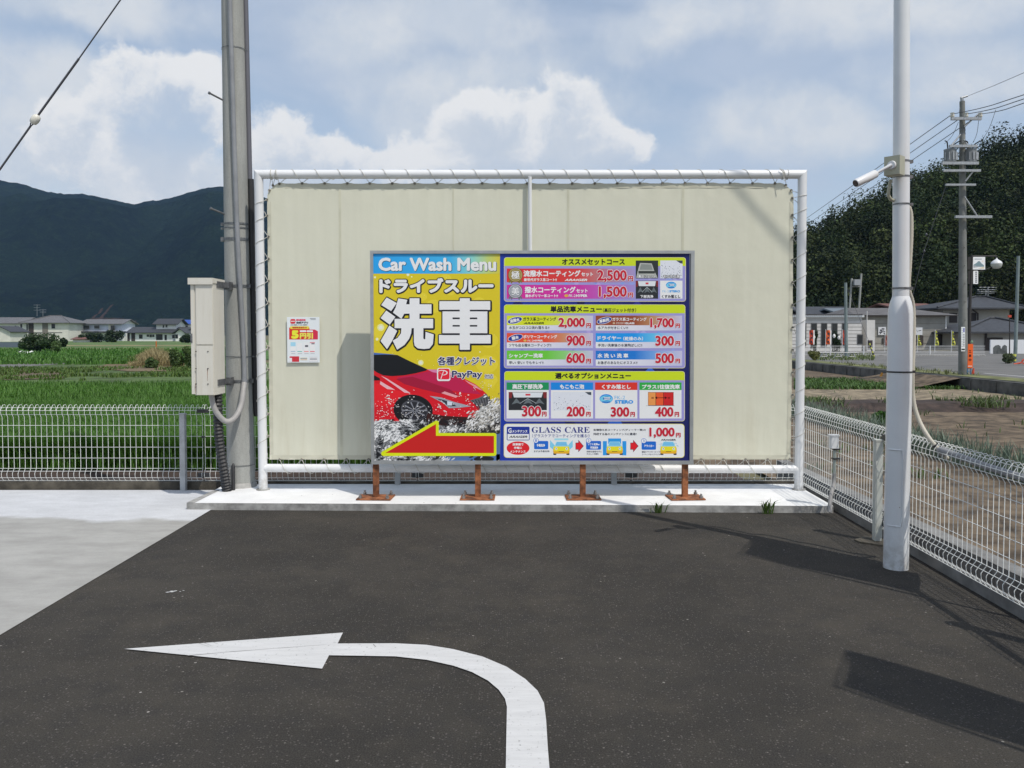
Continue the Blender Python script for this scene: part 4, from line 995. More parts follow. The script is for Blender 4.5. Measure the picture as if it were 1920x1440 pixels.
for cu, kind in ((1052.6, 1), (1152.4, 2), (1253.4, 3)):  # small yellow cars seen from the front
    if kind == 1:
        for s_ in (-1, 1): X.shape([(cu + s_ * 21, 825), (cu + s_ * 21.5, 838), (cu + s_ * 12, 846), (cu + s_ * 10, 838)][::-s_], (120, 190, 226), 4)
        X.rect(cu - 13, 822, cu + 13, 825.4, (150, 204, 230), 4)
    if kind == 2:
        for s_ in (-1, 1): X.rect(min(cu + s_ * 14.6, cu + s_ * 22), 827, max(cu + s_ * 14.6, cu + s_ * 22), 853.6, (44, 142, 212), 4)
        X.rect(cu - 12, 822, cu + 12, 832, (44, 142, 212), 4)
    for s_ in (-1, 1): X.rect(min(cu + s_ * 9.6, cu + s_ * 15), 847, max(cu + s_ * 9.6, cu + s_ * 15), 853, (40, 44, 60), 4.4)
    X.rrect(cu - 15.4, 838, cu + 15.4, 850.6, 3.4, (222, 164, 40), 5); X.rrect(cu - 14.6, 836, cu + 14.6, 846, 3, (228, 206, 40), 5.4)
    X.shape([(cu - 13, 837), (cu + 13, 837), (cu + 9.4, 828), (cu - 9.4, 828)], (150, 206, 230), 5.6); X.shape([(cu - 11.4, 836), (cu + 11.4, 836), (cu + 8.4, 829), (cu - 8.4, 829)], (110, 178, 216), 5.9)
    for s_ in (-1, 1): X.oval(cu + s_ * 9.8, 841.4, 2.3, 2.3, W2, 6.2, n=14); X.oval(cu + s_ * 9.8, 841.4, 1.1, 1.1, (120, 128, 140), 6.5, n=10)
    X.line(cu - 5, 846.6, cu + 5, 846.6, 1.1, (120, 76, 30), 6.2)
    if kind == 3:
        X.text('ARAIGER', 1239.4, 823, 1267.4, 826.2, (50, 52, 64), bold=.2, lay=6)
        rg = random.Random(3)
        for k in range(26): a = rg.uniform(0, math.pi); X.oval(cu + 17 * math.cos(a) + rg.uniform(-2, 2), 838 - 9 * math.sin(a) + rg.uniform(-2, 2), .6, .6, (90, 176, 224), 6, n=6)
X.build('care_box', M_print, panel_r)

# ---- small notice taped to the tarp
NY = TY - .012
t = thing('notice_poster', 'small white notice with a red discount box, taped to the left of the tarp', 'poster', tuple(atY(569, 637, NY)))
N = Print(NY, .74); PZ = lambda x, y: (530 + x / 13.71, 585 + y / 13.71)
def prect(x0, y0, x1, y1, c, l): N.rect(*PZ(x0, y0), *PZ(x1, y1), c, l)
def ptext(s_, x0, y0, x1, y1, c, l=6, **k): N.text(s_, *PZ(x0, y0), *PZ(x1, y1), c, lay=l, **k)
N.shape([PZ(110, 130), PZ(122, 1300), PZ(955, 1300), PZ(945, 130)], (208, 213, 218), 0)
sheet_ = N.build('sheet', M_print, t)
N = Print(NY, .74)
N.rrect(*PZ(198, 180), *PZ(328, 302), 2.4, (196, 52, 60), 3); prect(210, 228, 316, 250, (230, 200, 200), 4)
ptext('ENEOS', 348, 182, 592, 228, (204, 70, 96), bold=.5); ptext('公式アプリ', 348, 246, 655, 300, (60, 62, 70), bold=.35); ptext('まだご登録していないお客様へ', 205, 318, 650, 345, (70, 72, 80), bold=.1)
prect(168, 402, 690, 705, (196, 44, 40), 3); N.shape([PZ(680, 452), PZ(680, 705), PZ(905, 705), PZ(905, 495), PZ(830, 452)], (196, 44, 72), 3)
N.rrect(*PZ(188, 365), *PZ(680, 436), 2.4, (226, 200, 70), 4); ptext('期間限定値引き', 245, 378, 622, 424, (180, 84, 40), bold=.25)
ptext('5', 222, 470, 415, 690, (236, 214, 60), bold=1.6); ptext('円引', 440, 532, 780, 690, (232, 208, 90), bold=.8)
N.rrect(*PZ(440, 470), *PZ(608, 515), 1.4, (230, 226, 226), 4); N.rrect(*PZ(618, 470), *PZ(780, 515), 1.4, (230, 226, 226), 4)
for k, (x, c) in enumerate(((200, (150, 196, 226)), (370, (206, 216, 224)), (540, (212, 220, 226)), (695, (216, 222, 228)))):
    prect(x, 770, x + 138, 1060, (216, 222, 228), 3); prect(x + 4, 776, x + 134, 880 if k == 0 else 800, c if k != 3 else (196, 120, 130), 4); prect(x + 8, 1005, x + 128, 1025, ((150, 170, 190), (90, 170, 160), (220, 120, 110), (200, 80, 90))[k], 4)
    prect(x + 20, 1062, x + 128, 1072, (160, 166, 172), 4)
prect(575, 850, 655, 900, (90, 92, 98), 5); prect(740, 800, 820, 830, (120, 124, 130), 5)
prect(180, 1140, 425, 1280, (186, 50, 60), 3); prect(180, 1180, 240, 1280, (212, 210, 214), 4)
prect(445, 1160, 640, 1245, (222, 216, 206), 3); prect(455, 1180, 628, 1200, (120, 122, 126), 4); prect(455, 1216, 628, 1232, (190, 150, 120), 4)
prect(680, 1150, 900, 1280, (190, 194, 198), 3); prect(688, 1158, 892, 1272, (218, 221, 224), 3.5); prect(700, 1180, 880, 1196, (120, 122, 128), 4); prect(700, 1215, 880, 1232, (120, 122, 128), 4)
prect(700, 160, 850, 172, (120, 124, 130), 4); prect(720, 190, 850, 200, (120, 124, 130), 4)
N.build('printing', M_print, sheet_)

# ================================================================== UTILITY POLE AND METER BOX
def concrete_nodes(t, p, co):
    mp = t.new('ShaderNodeMapping'); mp.inputs['Scale'].default_value = (3, 3, .5); t.link(co, mp.inputs['Vector'])
    st = t.noise(mp.outputs[0], 3, 6, .65); gr = t.noise(co, 110, 3, .7)
    c = t.mix(t.ramp(st, .3, .72), (.30, .305, .285), (.42, .425, .40)); c = t.mix(t.ramp(gr, .3, .62, .4, 0), c, (.22, .22, .205))
    t.link(c, p.inputs['Base Color']); b = t.new('ShaderNodeBump', i_Strength=.4, i_Distance=.004); t.link(gr, b.inputs['Height']); t.link(b.outputs[0], p.inputs['Normal'])
M_pole = mat('pole_concrete', (.22, .22, .2), .9, extra=concrete_nodes)
M_pvc = mat('grey_pvc', (.26, .27, .285), .5, var=.12, vscale=5); M_pvcl = mat('pale_pvc', (.36, .35, .34), .55, var=.15, vscale=6)
M_band = mat('steel_band', (.20, .205, .21), .5, .7, var=.3, vscale=30)
UY = 7.80
ub = atY(452.5, 918, UY); ub.z = .0; ut = atY(436.0, 0, UY); ax = (ut - ub) / (ut.z - ub.z)
def pole_at(z): return ub + ax * (z - ub.z)
def pole_r(z): return .128 - z * .0062
t = thing('utility_pole', 'thick grey concrete utility pole beside the left end of the cream tarp', 'utility pole', (ub.x, UY, 0))
m = MB(); m.smooth = True; zs_ = [0, .8, 2, 3.2, 4.4, 6, 9.5]
m.tube([pole_at(z) for z in zs_], [pole_r(z) for z in zs_], 32); m.build('pole', M_pole, t)
m = MB(); rg = random.Random(4); m.smooth = True
m.tube([pole_at(z) for z in (ST - .05, ST + .02, ST + .045)], [.15, .145, .13], 20); m.build('mortar_collar', M_kerb, t)
def pole_pt(u, z, back=False, gap=0.0):
    """a point on the skin of the pole at image column u"""
    c = pole_at(z); r = pole_r(z) + gap; x = (u - 960) / FPX * (UY - r * .8); dx = max(-r, min(r, x - c.x)); dy = math.sqrt(max(0, r * r - dx * dx))
    return Vector((c.x + dx, c.y + (dy if back else -dy), z))
# front conduit running down the pole then swinging round in to the meter box
zt = 9.0
path = [pole_pt(440 - 9 * 0, z, gap=.022) for z in (9.0, 6)]
cond = [(440, 4.64), (442.5, 3.9), (446, 3.0), (449.5, 2.3), (454.5, 1.7), (457.5, 1.25), (457.5, 1.05)]
path = [pole_at(9.0) + Vector((.02, -pole_r(9.0) - .02, 0)), pole_at(6.0) + Vector((.02, -pole_r(6.0) - .02, 0))] + [pole_pt(u, z, gap=.022) for u, z in cond]
path += [atY(456, 735, 7.62), atY(452, 760, 7.58), atY(444, 778, 7.52), atY(433, 789, 7.47), atY(421, 789, 7.43), atY(408, 776, 7.40), atY(400, 760, 7.39), atY(396, 738, 7.39)]
def smooth(path, n=4):
    P_ = [path[0]] + path + [path[-1]]; out = []
    for i in range(1, len(P_) - 2):
        a, b, c, d = P_[i - 1:i + 3]
        for k in range(n):
            s = k / n; out.append(.5 * ((2 * b) + (c - a) * s + (2 * a - 5 * b + 4 * c - d) * s * s + (3 * b - a - 3 * c + d) * s ** 3))
    return out + [path[-1]]
m = MB(); m.smooth = True; m.tube(smooth(path[:9]), .021, 12); m.build('conduit', M_pvc, t)
m = MB(); m.smooth = True; m.tube(smooth(path[8:]), .025, 12); m.build('flexible_conduit', M_pvcl, t)
m = MB(); m.disc(path[8] + Vector((0, 0, .005)), .027, .05, seg=12); m.build('conduit_coupling', M_pvc, t)
# second conduit at the rear right, sheathed in dark plastic lower down
p2 = [Vector((pole_at(z).x + pole_r(z) + .012, UY + .03, z)) for z in (9.0, 5, 3.4, 2.75)]
m = MB(); m.smooth = True; m.tube(p2, .024, 10); m.build('conduit', mat('violet_pvc', (.13, .13, .15), .5), t)
m = MB(); m.smooth = True; m.tube([Vector((pole_at(z).x + pole_r(z) + .02, UY + .03, z)) for z in (2.95, 2.0, 1.4, .85, .72)], [.030, .034, .036, .036, .02], 10); m.build('cable_sheath', M_dark, t)
def pole_band(z, h=.018, gap=.004, m_=None, buckle=None, name='band'):
    m = MB(); m.smooth = True; c = pole_at(z); r = pole_r(z) + gap
    n = 28; b = len(m.v)
    for k in range(n):
        a = 2 * math.pi * k / n
        for zz in (-h / 2, h / 2): m.v.append((c.x + r * math.cos(a), c.y + r * math.sin(a), z + zz))
    for k in range(n): m.face((b + 2 * k, b + 2 * ((k + 1) % n), b + 2 * ((k + 1) % n) + 1, b + 2 * k + 1))
    if buckle is not None:
        a = R(buckle); m.smooth = False; q = (c.x + (r + .008) * math.cos(a), c.y + (r + .008) * math.sin(a)); m.box((q[0] - .014, q[1] - .014, z - h * .8), (q[0] + .014, q[1] + .014, z + h * .8))
    m.build(name, m_ or M_band, t)
zpx = lambda v: EYE + (626 - v) / FPX * (UY - .12)
for v, h, bu in ((92, .008, 10), (419, .018, 188), (427, .012, 185), (448, .026, 200), (536, .024, -20), (669, .008, 0), (715, .024, -15), (875, .006, 175)): pole_band(zpx(v), h, .005, None, bu)
for u, v in ((404, 183), (410, 395)):                # climbing bolts
    z = zpx(v + 6); c = pole_at(z); m = MB(); m.smooth = True; q = c + Vector((-pole_r(z) * .82, -.06, 0)); e_ = q + Vector((-.085, -.09, .035))
    m.tube([q, e_], .009, 8); m.tube([e_, e_ + (e_ - q).normalized() * .015], .014, 8); m.build('climbing_bolt', M_band, t)
# two earth pipes at the foot
m = MB(); m.smooth = True; q = atY(437.5, 922, 7.6)
m.tube([Vector((q.x, 7.6, ST)), Vector((q.x, 7.6, ST + .22)), Vector((q.x, 7.61, ST + .245))], [.018, .018, .008], 10); m.build('earth_pipe', M_dark, t)
m = MB(); q = atY(430.5, 922, 7.6); m.tube([Vector((q.x, 7.6, ST)), Vector((q.x + .0, 7.62, ST + .2))], .008, 8); m.build('earth_wire_cover', M_pvcl, t)

def cream_nodes(t, p, co):
    mp = t.new('ShaderNodeMapping'); mp.inputs['Scale'].default_value = (8, 8, .8); t.link(co, mp.inputs['Vector']); st = t.noise(mp.outputs[0], 3, 6, .65)
    c = t.mix(t.ramp(st, .45, .8, 0, .5), (.70, .675, .60), (.58, .53, .42)); t.link(c, p.inputs['Base Color'])
M_cream = mat('cream_steel', (.7, .67, .6), .45, extra=cream_nodes)
BY = 7.28
q0, q1 = atY(364, 531, BY), atY(402, 741, BY); q2 = Vector((q1.x, 7.56, 0))
t = thing('meter_box', 'tall cream metal meter box strapped to the left side of the grey concrete pole', 'meter box', (q0.x, BY, q1.z))
m = MB(); m.box((q0.x, BY, q1.z), (q1.x, 7.555, q0.z)); m.build('case', M_cream, t)
m = MB(); m.box((q0.x - .045, BY - .03, q0.z + .001), (q1.x + .006, 7.565, q0.z + .045)); m.box((q0.x - .045, BY - .03, q0.z - .012), (q1.x + .006, BY - .022, q0.z + .0005)); m.build('lid', M_cream, t)
zm = atY(380, 647, BY).z
m = MB(); m.box((q0.x + .018, BY - .014, zm + .006), (q1.x - .004, BY - .001, q0.z - .004)); m.build('upper_door', M_cream, t)
m = MB(); m.box((q0.x + .018, BY - .017, q1.z + .004), (q1.x - .004, BY - .001, zm - .004))
dm = m.build('lower_door', M_cream, t)
m = MB()
for u in (367.5, 390):
    for v in (659, 691, 720): qq = atY(u, v, BY - .018); m.disc(qq, .0055, .008, (0, 1, 0), 8)
m.pieces('screw', M_dark, dm)
m = MB(); m.poly([(qq.x + dx, BY - .0176, qq.z + dz) for qq in [atY(390.2, 691, BY)] for dx, dz in ((-.0025, 0), (.0025, 0), (.001, -.11), (-.001, -.11))]); m.poly([(qq.x + dx, BY - .0176, qq.z + dz) for qq in [atY(367.7, 720, BY)] for dx, dz in ((-.002, 0), (.002, 0), (.001, -.08), (-.001, -.08))])
m.pieces('rust_streak', M_rust, dm)
m = MB(); m.box((q0.x - .03, BY - .008, q1.z + .01), (q0.x - .0005, 7.4, q0.z - .004)); m.build('door_flange', M_cream, t)
m = MB(); m.box((q0.x - .034, BY - .012, zm + .02), (q0.x - .018, BY - .0085, zm + .10)); m.build('latch', M_band, t)
for v in (537, 714):
    z = zpx(v); m = MB(); c = pole_at(z); m.box((q1.x + .0005, 7.36, z - .028), (q1.x + .007, 7.58, z + .028)); m.box((q1.x + .0005, 7.575, z - .036), (q1.x + .04, 7.68, z + .036)); m.box((q0.x + .02, 7.556, z - .02), (c.x, 7.60, z + .02)); m.build('bracket', M_band, t)
m = MB(); m.smooth = True; hp = smooth([atY(408, 738, 7.45), atY(409, 790, 7.45), atY(413, 840, 7.48), atY(421, 890, 7.52), Vector((atY(425, 921, 7.55).x, 7.56, ST - .02))], 15)
m.tube(hp, [.034 + .012 * (k % 2) for k in range(len(hp))], 14, smooth=False)
tag(m.build('corrugated_hose', M_dark), 'black corrugated hose dropping from under the cream meter box to the ground', 'hose')
# guy wire with its insulator, from high on the left down to out of view
GYY = 8.6
ga, gb = atY(225, 0, GYY), atY(0, 318, GYY + .0); gi = atY(66, 224, GYY)
d_ = (ga - gb).normalized()
t = thing('guy_wire', 'dark guy wire crossing the top left sky with a white egg insulator', 'guy wire', tuple(gb - d_ * 3.6))
M_cable = mat('cable', (.03, .03, .035), .6); M_strand = mat('strand', (.10, .10, .115), .5, .5)
m = MB(); m.smooth = True; m.tube([gi + d_ * .04, atY(148, 110, GYY)], .011, 8); m.tube([atY(148, 110, GYY), ga + d_ * 6], .007, 8); m.tube([gi - d_ * .075, gb - d_ * 3.6], .010, 8)
for s in (-1, 1): m.tube([gi + Vector((s * .028, 0, 0)) + d_ * -.0, gi + Vector((s * .018, 0, 0)) - d_ * .05, gi - d_ * .09], .006, 6)
m.build('strand', M_strand, t)
m = MB(); m.smooth = True
pr = [(-.055, .012), (-.045, .034), (-.015, .043), (.015, .043), (.045, .034), (.055, .012)]; m.tube([gi + d_ * a for a, _ in pr], [b for _, b in pr], 16)
m.build('insulator', mat('porcelain', (.72, .70, .62), .25), t)

# ================================================================== WHITE LAMP POLE, CAMERA, CONDUIT
WY = 5.27
wb = atY(1679.5, 1072, WY); wb.z = 0; wj = atY(1689, 565, WY); wt = atY(1691, 0, WY); 
wax = lambda z: (wb + (wj - wb) * (z / wj.z)) if z <= wj.z else (wj + (wt - wj) * ((z - wj.z) / (wt.z - wj.z)))
pxm = FPX / WY
t = thing('lamp_pole', 'white painted steel lamp pole with a thicker lower section standing on the asphalt', 'pole', (wb.x, WY, 0))
zsh = EYE + (626 - 590) / FPX * WY; zto = EYE + (626 - 556) / FPX * WY
m = MB(); m.smooth = True
m.tube([wax(z) for z in (0, .3, .8, zsh)] + [wax(z) for z in (zsh + .04, zsh + .08, zsh + .105, zto)], [22.5 / pxm, 22.3 / pxm, 22 / pxm, 22 / pxm] + [21 / pxm, 18.5 / pxm, 16 / pxm, 14.8 / pxm], 36)
M_wpole = mat('pole_paint', (.76, .78, .795), .30, extra=worn_white((.76, .78, .795)))
m.build('lower_shaft', M_wpole, t)
m = MB(); m.smooth = True; m.tube([wax(z) for z in (zto - .01, 2.5, 3.3, 4.3)], [14.7 / pxm, 14.6 / pxm, 14.1 / pxm, 13.8 / pxm], 32); m.build('upper_shaft', M_wpole, t)
m = MB(); hz0, hz1 = EYE - (985 - 626) / FPX * WY, EYE - (842 - 626) / FPX * WY   # service hatch on the lower shaft
r = 22.3 / pxm; pts = []
for k in range(17):
    s = k / 16
    pts.append((200 + 68 * min(1, s * 3), hz0) if s < .33 else ((268, hz0 + (hz1 - hz0) * (s - .33) / .34) if s < .67 else (268 - 68 * (s - .67) / .33, hz1)))
hp = []
for a, z in pts:
    c = wax(z); hp.append(Vector((c.x + (r + .001) * math.cos(R(a)), c.y + (r + .001) * math.sin(R(a)), z)))
m.smooth = True; m.tube(hp, .0045, 6); m.build('hatch_rim', M_wpole, t)
def ringband(v, wpx, h, m_, name='band', lug=True):
    z = EYE + (626 - v) / FPX * WY; c = wax(z); r = wpx / pxm; m = MB(); m.smooth = True; n = 32
    for k in range(n):
        a, b = 2 * math.pi * k / n, 2 * math.pi * (k + 1) / n
        m.poly([(c.x + r * math.cos(a), c.y + r * math.sin(a), z - h), (c.x + r * math.cos(b), c.y + r * math.sin(b), z - h), (c.x + r * math.cos(b), c.y + r * math.sin(b), z + h), (c.x + r * math.cos(a), c.y + r * math.sin(a), z + h)])
    if lug: m.smooth = False; m.box((c.x + r * .9, c.y - .012, z - h * 1.6), (c.x + r + .02, c.y + .012, z + h * 1.6))
    m.build(name, m_, t)
ringband(385, 15.2, .005, M_band); ringband(541, 15.6, .006, M_band); ringband(697, 22.7, .005, M_dark); ringband(306, 15, .006, M_band); ringband(334, 15, .006, M_band)
# camera on its junction box
t = thing('security_camera', 'white bullet security camera pointing left from a beige box on the white pole', 'camera', tuple(atY(1666, 319, WY)))
bz0, bz1 = EYE + (626 - 336) / FPX * WY, EYE + (626 - 302) / FPX * WY
cx = wax(2.5).x
JB = mat('beige_plastic', (.42, .42, .32), .5); JB2 = mat('white_plastic', (.72, .73, .74), .35)
x0, x1 = (1653 - 960) / FPX * (WY - .06), (1684 - 960) / FPX * (WY - .06)
m = MB(); rot = Matrix.Rotation(R(44), 3, 'Z'); m.box((x0 + .012, WY - .13, bz0), (x0 + .092, WY - .035, bz1), rot); m.build('junction_box', JB, t)
jc = Vector((x0 + .052, WY - .0825, (bz0 + bz1) / 2)); fn = rot @ Vector((-1, 0, 0)); fo = jc + fn * .0415
m = MB(); m.smooth = True; m.tube([fo, fo + fn * .012], [.028, .024], 18); m.build('mount', JB2, t)
hd = atY(1606, 343, WY - .16) ; hk = atY(1641, 326, WY - .11)
dv = (hd - hk).normalized()
m = MB(); m.smooth = True; m.tube([fo + fn * .01, (fo + hk) / 2 + Vector((0, -.01, .003)), hk], [.011, .0095, .0095], 12); m.build('arm', JB2, t)
m = MB(); m.smooth = True; m.tube([hk - dv * .008, hk, hd, hd + dv * .008], [.018, .0255, .0255, .023], 20); m.tube([hk + dv * .02 + Vector((0, 0, -.022)), hk + dv * .045 + Vector((0, 0, -.022))], .008, 8); bd = m.build('body', JB2, t)
m = MB(); m.disc(hd + dv * .0092, .020, .003, tuple(dv), 18); m.build('lens', mat('lens_glass', (.02, .02, .025), .08), bd)
m = MB(); m.smooth = True
m.tube(smooth([atY(1670, 337, WY - .06), atY(1667, 352, WY - .055), atY(1666, 366, WY - .05), atY(1672, 375, WY - .03), atY(1682, 374, WY + .06)]), .011, 8); m.build('cable_tail', JB, t)
# flexible conduit down the rear of the pole and away along the fence
pts = [atY(1700, 380, WY + .05), atY(1707.5, 400, WY + .05), atY(1708.5, 440, WY + .05), atY(1706, 490, WY + .05), atY(1704, 540, WY + .05), atY(1712, 575, WY + .08), atY(1713, 640, WY + .08), atY(1711, 697, WY + .07), atY(1712, 745, WY + .08), atY(1722, 785, WY + .05), atY(1744, 824, 5.25), atY(1775, 858, 5.2)]
pts += [Vector((fxat(5.12) - .012, 5.12, .78)), Vector((fxat(4.95) + .02, 4.95, .765)), Vector((fxat(4.5) + .02, 4.5, .75)), Vector((fxat(3.5) + .02, 3.5, .75)), Vector((fxat(2) + .02, 2.0, .75))]
m = MB(); m.smooth = True; sp = smooth(pts, 14); m.tube(sp[:int(len(sp) * .72)], [.0135 + .0012 * (k % 2) for k in range(int(len(sp) * .72))], 8)
t = thing('flexible_conduit', 'pale ribbed conduit hanging behind the white pole and looping onto the right fence', 'conduit', tuple(pts[0]))
m.build('ribbed_tube', mat('ivory_pvc', (.55, .52, .44), .5), t)
m = MB(); m.smooth = True; m.tube(sp[int(len(sp) * .72) - 1:], .020, 10); m.build('rigid_tube', mat('grey_tube', (.27, .275, .285), .5), t)
m = MB(); m.smooth = True
for q, dq in ((sp[int(len(sp) * .64)], sp[int(len(sp) * .64) + 1] - sp[int(len(sp) * .64)]),): m.disc(q, .019, .012, tuple(dq), 12)
m.build('cable_tie', M_dark, t)
# outdoor socket on a stub pipe on the right fence
q = atY(1567.5, 855, 6.75); xx = fxat(6.9) - .035
yy = xx * FPX / (1567.5 - 960)
t = thing('outlet_box', 'small white outdoor socket box on a grey stub pipe tied to the right fence', 'outlet', (xx, yy, ST))
z1, z0 = EYE - (818 - 626) / FPX * yy, EYE - (841 - 626) / FPX * yy
m = MB(); m.bevbox((xx - .045, yy - .03, z0), (xx + .028, yy + .03, z1), .012); m.bevbox((xx - .049, yy - .034, z1), (xx + .032, yy + .034, z1 + .012), .012); m.build('case', JB2, t)
m = MB(); m.smooth = True; zk = EYE - (893 - 626) / FPX * yy
m.tube([Vector((xx, yy, z0)), Vector((xx, yy, zk))], .014, 10); m.build('pipe', mat('sage_pvc', (.38, .42, .38), .5), t)
m = MB(); m.smooth = True; m.tube(smooth([Vector((xx, yy, zk + .02)), Vector((xx - .006, yy - .01, zk - .06)), Vector((xx - .05, yy - .06, ST + .1)), Vector((xx - .07, yy - .09, ST - .02))]), .017, 10); m.build('flexible_tube', M_pvcl, t)
m = MB()
for z in (z0 - .004, (z0 + zk) / 2 + .03): m.box((xx - .02, yy - .022, z - .008), (xx + .055, yy + .02, z + .004))
m.pieces('clip', M_dark, t)

# ================================================================== WEEDS BY THE KERB
def tuft(u, v, h, n, seed, label):
    rg = random.Random(seed); c = atZ(u, v, 0.0); c.y -= .012; m = MB()
    for k in range(n):
        a = rg.uniform(0, 2 * math.pi); L = h * rg.uniform(.45, 1.1); lean = rg.uniform(.25, 1.0); wd = rg.uniform(.003, .0055)
        b = c + Vector((rg.gauss(0, .018), rg.uniform(-.012, .0), 0)); dirv = Vector((math.cos(a), -abs(math.sin(a)) * .4, 0)); side = Vector((-math.sin(a), math.cos(a), 0)) * wd
        p1 = b + dirv * L * lean * .35 + Vector((0, 0, L * .6)); p2_ = b + dirv * L * lean * .95 + Vector((0, 0, L * (1 - lean * .35)))
        g_ = rg.uniform(.75, 1.25); m.cc = (.085 * g_, .15 * g_, .03 * g_)
        m.poly([b - side, b + side, p1 + side, p1 - side]); m.poly([p1 - side, p1 + side, p2_])
    tag(m.build('weed', vcol_mat('leaf', .55, .25)), label, 'weed', 'weeds in the kerb joint')
tuft(1234, 961, .13, 26, 2, 'small green grass tuft at the kerb nearest the rightmost sign leg')
tuft(1437, 962.5, .16, 42, 5, 'larger spiky green grass tuft at the kerb near the right end of the white slab')

# two advertising flags beside the lot, beyond the right edge of the photograph, which throw the long shadows on the asphalt
def banner_flag(x, y, colr, label):
    t = thing('banner_flag', label, 'flag', (x, y, LOW), 'banner flags along the right fence')
    m = MB(); m.smooth = True; m.tube([(x, y, 0), (x, y, 1.7), (x + .01, y + .01, 2.98)], [.014, .012, .008], 10); m.tube([(x, y, 2.96), (x + .22, y + .42, 2.96)], .006, 8); m.build('pole', JB2, t)
    m = MB(); m.smooth = True; n = 14
    f = lambda a, b: (x + .02 + .20 * a + .018 * math.sin(b * 7 + a * 3), y + .03 + .40 * a, 1.08 + 1.86 * b)
    for i in range(5):
        for j in range(n): m.poly([f(i / 5, j / n), f((i + 1) / 5, j / n), f((i + 1) / 5, (j + 1) / n), f(i / 5, (j + 1) / n)])
    m.build('cloth', mat('flag_cloth_' + colr, {'red': (.5, .04, .04), 'yellow': (.6, .42, .04)}[colr], .8), t)
    MB().box((x - .06, y - .06, LOW - .1), (x + .06, y + .06, .02)).build('base', M_kerb, t)
banner_flag(2.77, 4.20, 'red', 'plain red banner flag on a pole at the right fence, out beyond the white pole')
banner_flag(2.60, 2.07, 'yellow', 'plain yellow banner flag on a pole at the right fence, nearest the viewer')

# ================================================================== HOUSES ON THE LEFT
M_roofd = mat('dark_tiles', (.045, .048, .055), .6, var=.25, vscale=3); M_roofg = mat('grey_tiles', (.13, .13, .135), .65, var=.2, vscale=2)
M_glass = mat('window_glass', (.018, .022, .026), .12); M_wallw = mat('white_wall', (.82, .82, .80), .8, var=.07, vscale=.8); M_wallc = mat('cream_wall', (.72, .70, .63), .8, var=.08, vscale=.7)
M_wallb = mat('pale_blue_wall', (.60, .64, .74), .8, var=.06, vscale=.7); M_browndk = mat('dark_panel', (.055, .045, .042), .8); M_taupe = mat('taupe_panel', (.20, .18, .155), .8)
M_blue = mat('blue_roof', (.02, .075, .36), .5); M_redroof = mat('brown_roof', (.16, .075, .06), .7); M_fascia = mat('fascia', (.10, .10, .10), .7)
def W(t, m_, *boxes, name='wall'):
    m = MB()
    for lo, hi in boxes: m.box(lo, hi)
    return m.build(name, m_, t)
def pxbox(u0, v0, u1, v1, Y, d, z0=None, z1=None):
    a, b = atY(u0, v0, Y), atY(u1, v1, Y)
    return ((a.x, Y, b.z if z0 is None else z0), (b.x, Y + d, a.z if z1 is None else z1))
def windows(t, wins, Y, m_=None, fr=None):
    for (u0, v0, u1, v1) in wins:
        a, b = atY(u0, v0, Y), atY(u1, v1, Y); m = MB(); m.box((a.x - .06, Y - .05, b.z - .06), (b.x + .06, Y - .003, a.z + .06)); w_ = m.build('window', fr or M_fascia, t)
        MB().box((a.x, Y - .06, b.z), (b.x, Y - .052, a.z)).build('pane', m_ or M_glass, w_)
def gable_roof(t, x0, x1, y0, y1, ze, zr, m_, oh=.5, axis='x', th=.16):
    """two slopes; the ridge runs along x or y"""
    m = MB(); a, b, c, d = x0 - oh, x1 + oh, y0 - oh, y1 + oh
    if axis == 'x':
        ym = (c + d) / 2; T = [(a, c, ze), (b, c, ze), (b, ym, zr), (a, ym, zr)], [(b, d, ze), (a, d, ze), (a, ym, zr), (b, ym, zr)]
        G = [[(x0 + .01, y0, ze), (x0 + .01, y1, ze), (x0 + .01, (y0 + y1) / 2, zr - th)], [(x1 - .01, y0, ze), (x1 - .01, y1, ze), (x1 - .01, (y0 + y1) / 2, zr - th)]]
    else:
        xm = (a + b) / 2; T = [(a, d, ze), (a, c, ze), (xm, c, zr), (xm, d, zr)], [(b, c, ze), (b, d, ze), (xm, d, zr), (xm, c, zr)]
        G = [[(x0, y0 + .01, ze), (x1, y0 + .01, ze), ((x0 + x1) / 2, y0 + .01, zr - th)]]
    for q in T:
        lo = [(p[0], p[1], p[2] - th) for p in q]; m.poly(q); m.poly(lo[::-1])
        for i in range(4): m.poly([q[i], lo[i], lo[(i + 1) % 4], q[(i + 1) % 4]])
    r = m.build('roof', m_, t); return r, G
def hip_roof(t, x0, x1, y0, y1, ze, zr, m_, oh=.6, ridge=.35, th=.15, rx=None):
    m = MB(); a, b, c, d = x0 - oh, x1 + oh, y0 - oh, y1 + oh; w_ = (b - a) * ridge / 2; xm = (a + b) / 2 if rx is None else rx; ym = (c + d) / 2
    r0, r1 = (xm - w_, ym, zr), (xm + w_, ym, zr); A_, B2, C_, D_ = (a, c, ze), (b, c, ze), (b, d, ze), (a, d, ze)
    m.poly([A_, B2, r1, r0]); m.poly([B2, C_, r1]); m.poly([C_, D_, r0, r1]); m.poly([D_, A_, r0])
    lo = [(p[0], p[1], p[2] - th) for p in (A_, B2, C_, D_)]; m.poly(lo[::-1])
    for i, (p, q) in enumerate(((A_, B2), (B2, C_), (C_, D_), (D_, A_))): m.poly([p, q, lo[(i + 1) % 4], lo[i]][::-1])
    rf = m.build('roof', m_, t)
    m = MB(); m.smooth = True
    for p, q in ((r0, r1), (A_, r0), (B2, r1)): m.tube([Vector(p) + Vector((0, 0, .04)), Vector(q) + Vector((0, 0, .08))], .10, 6)
    m.build('ridge_tiles', m_, rf); return rf
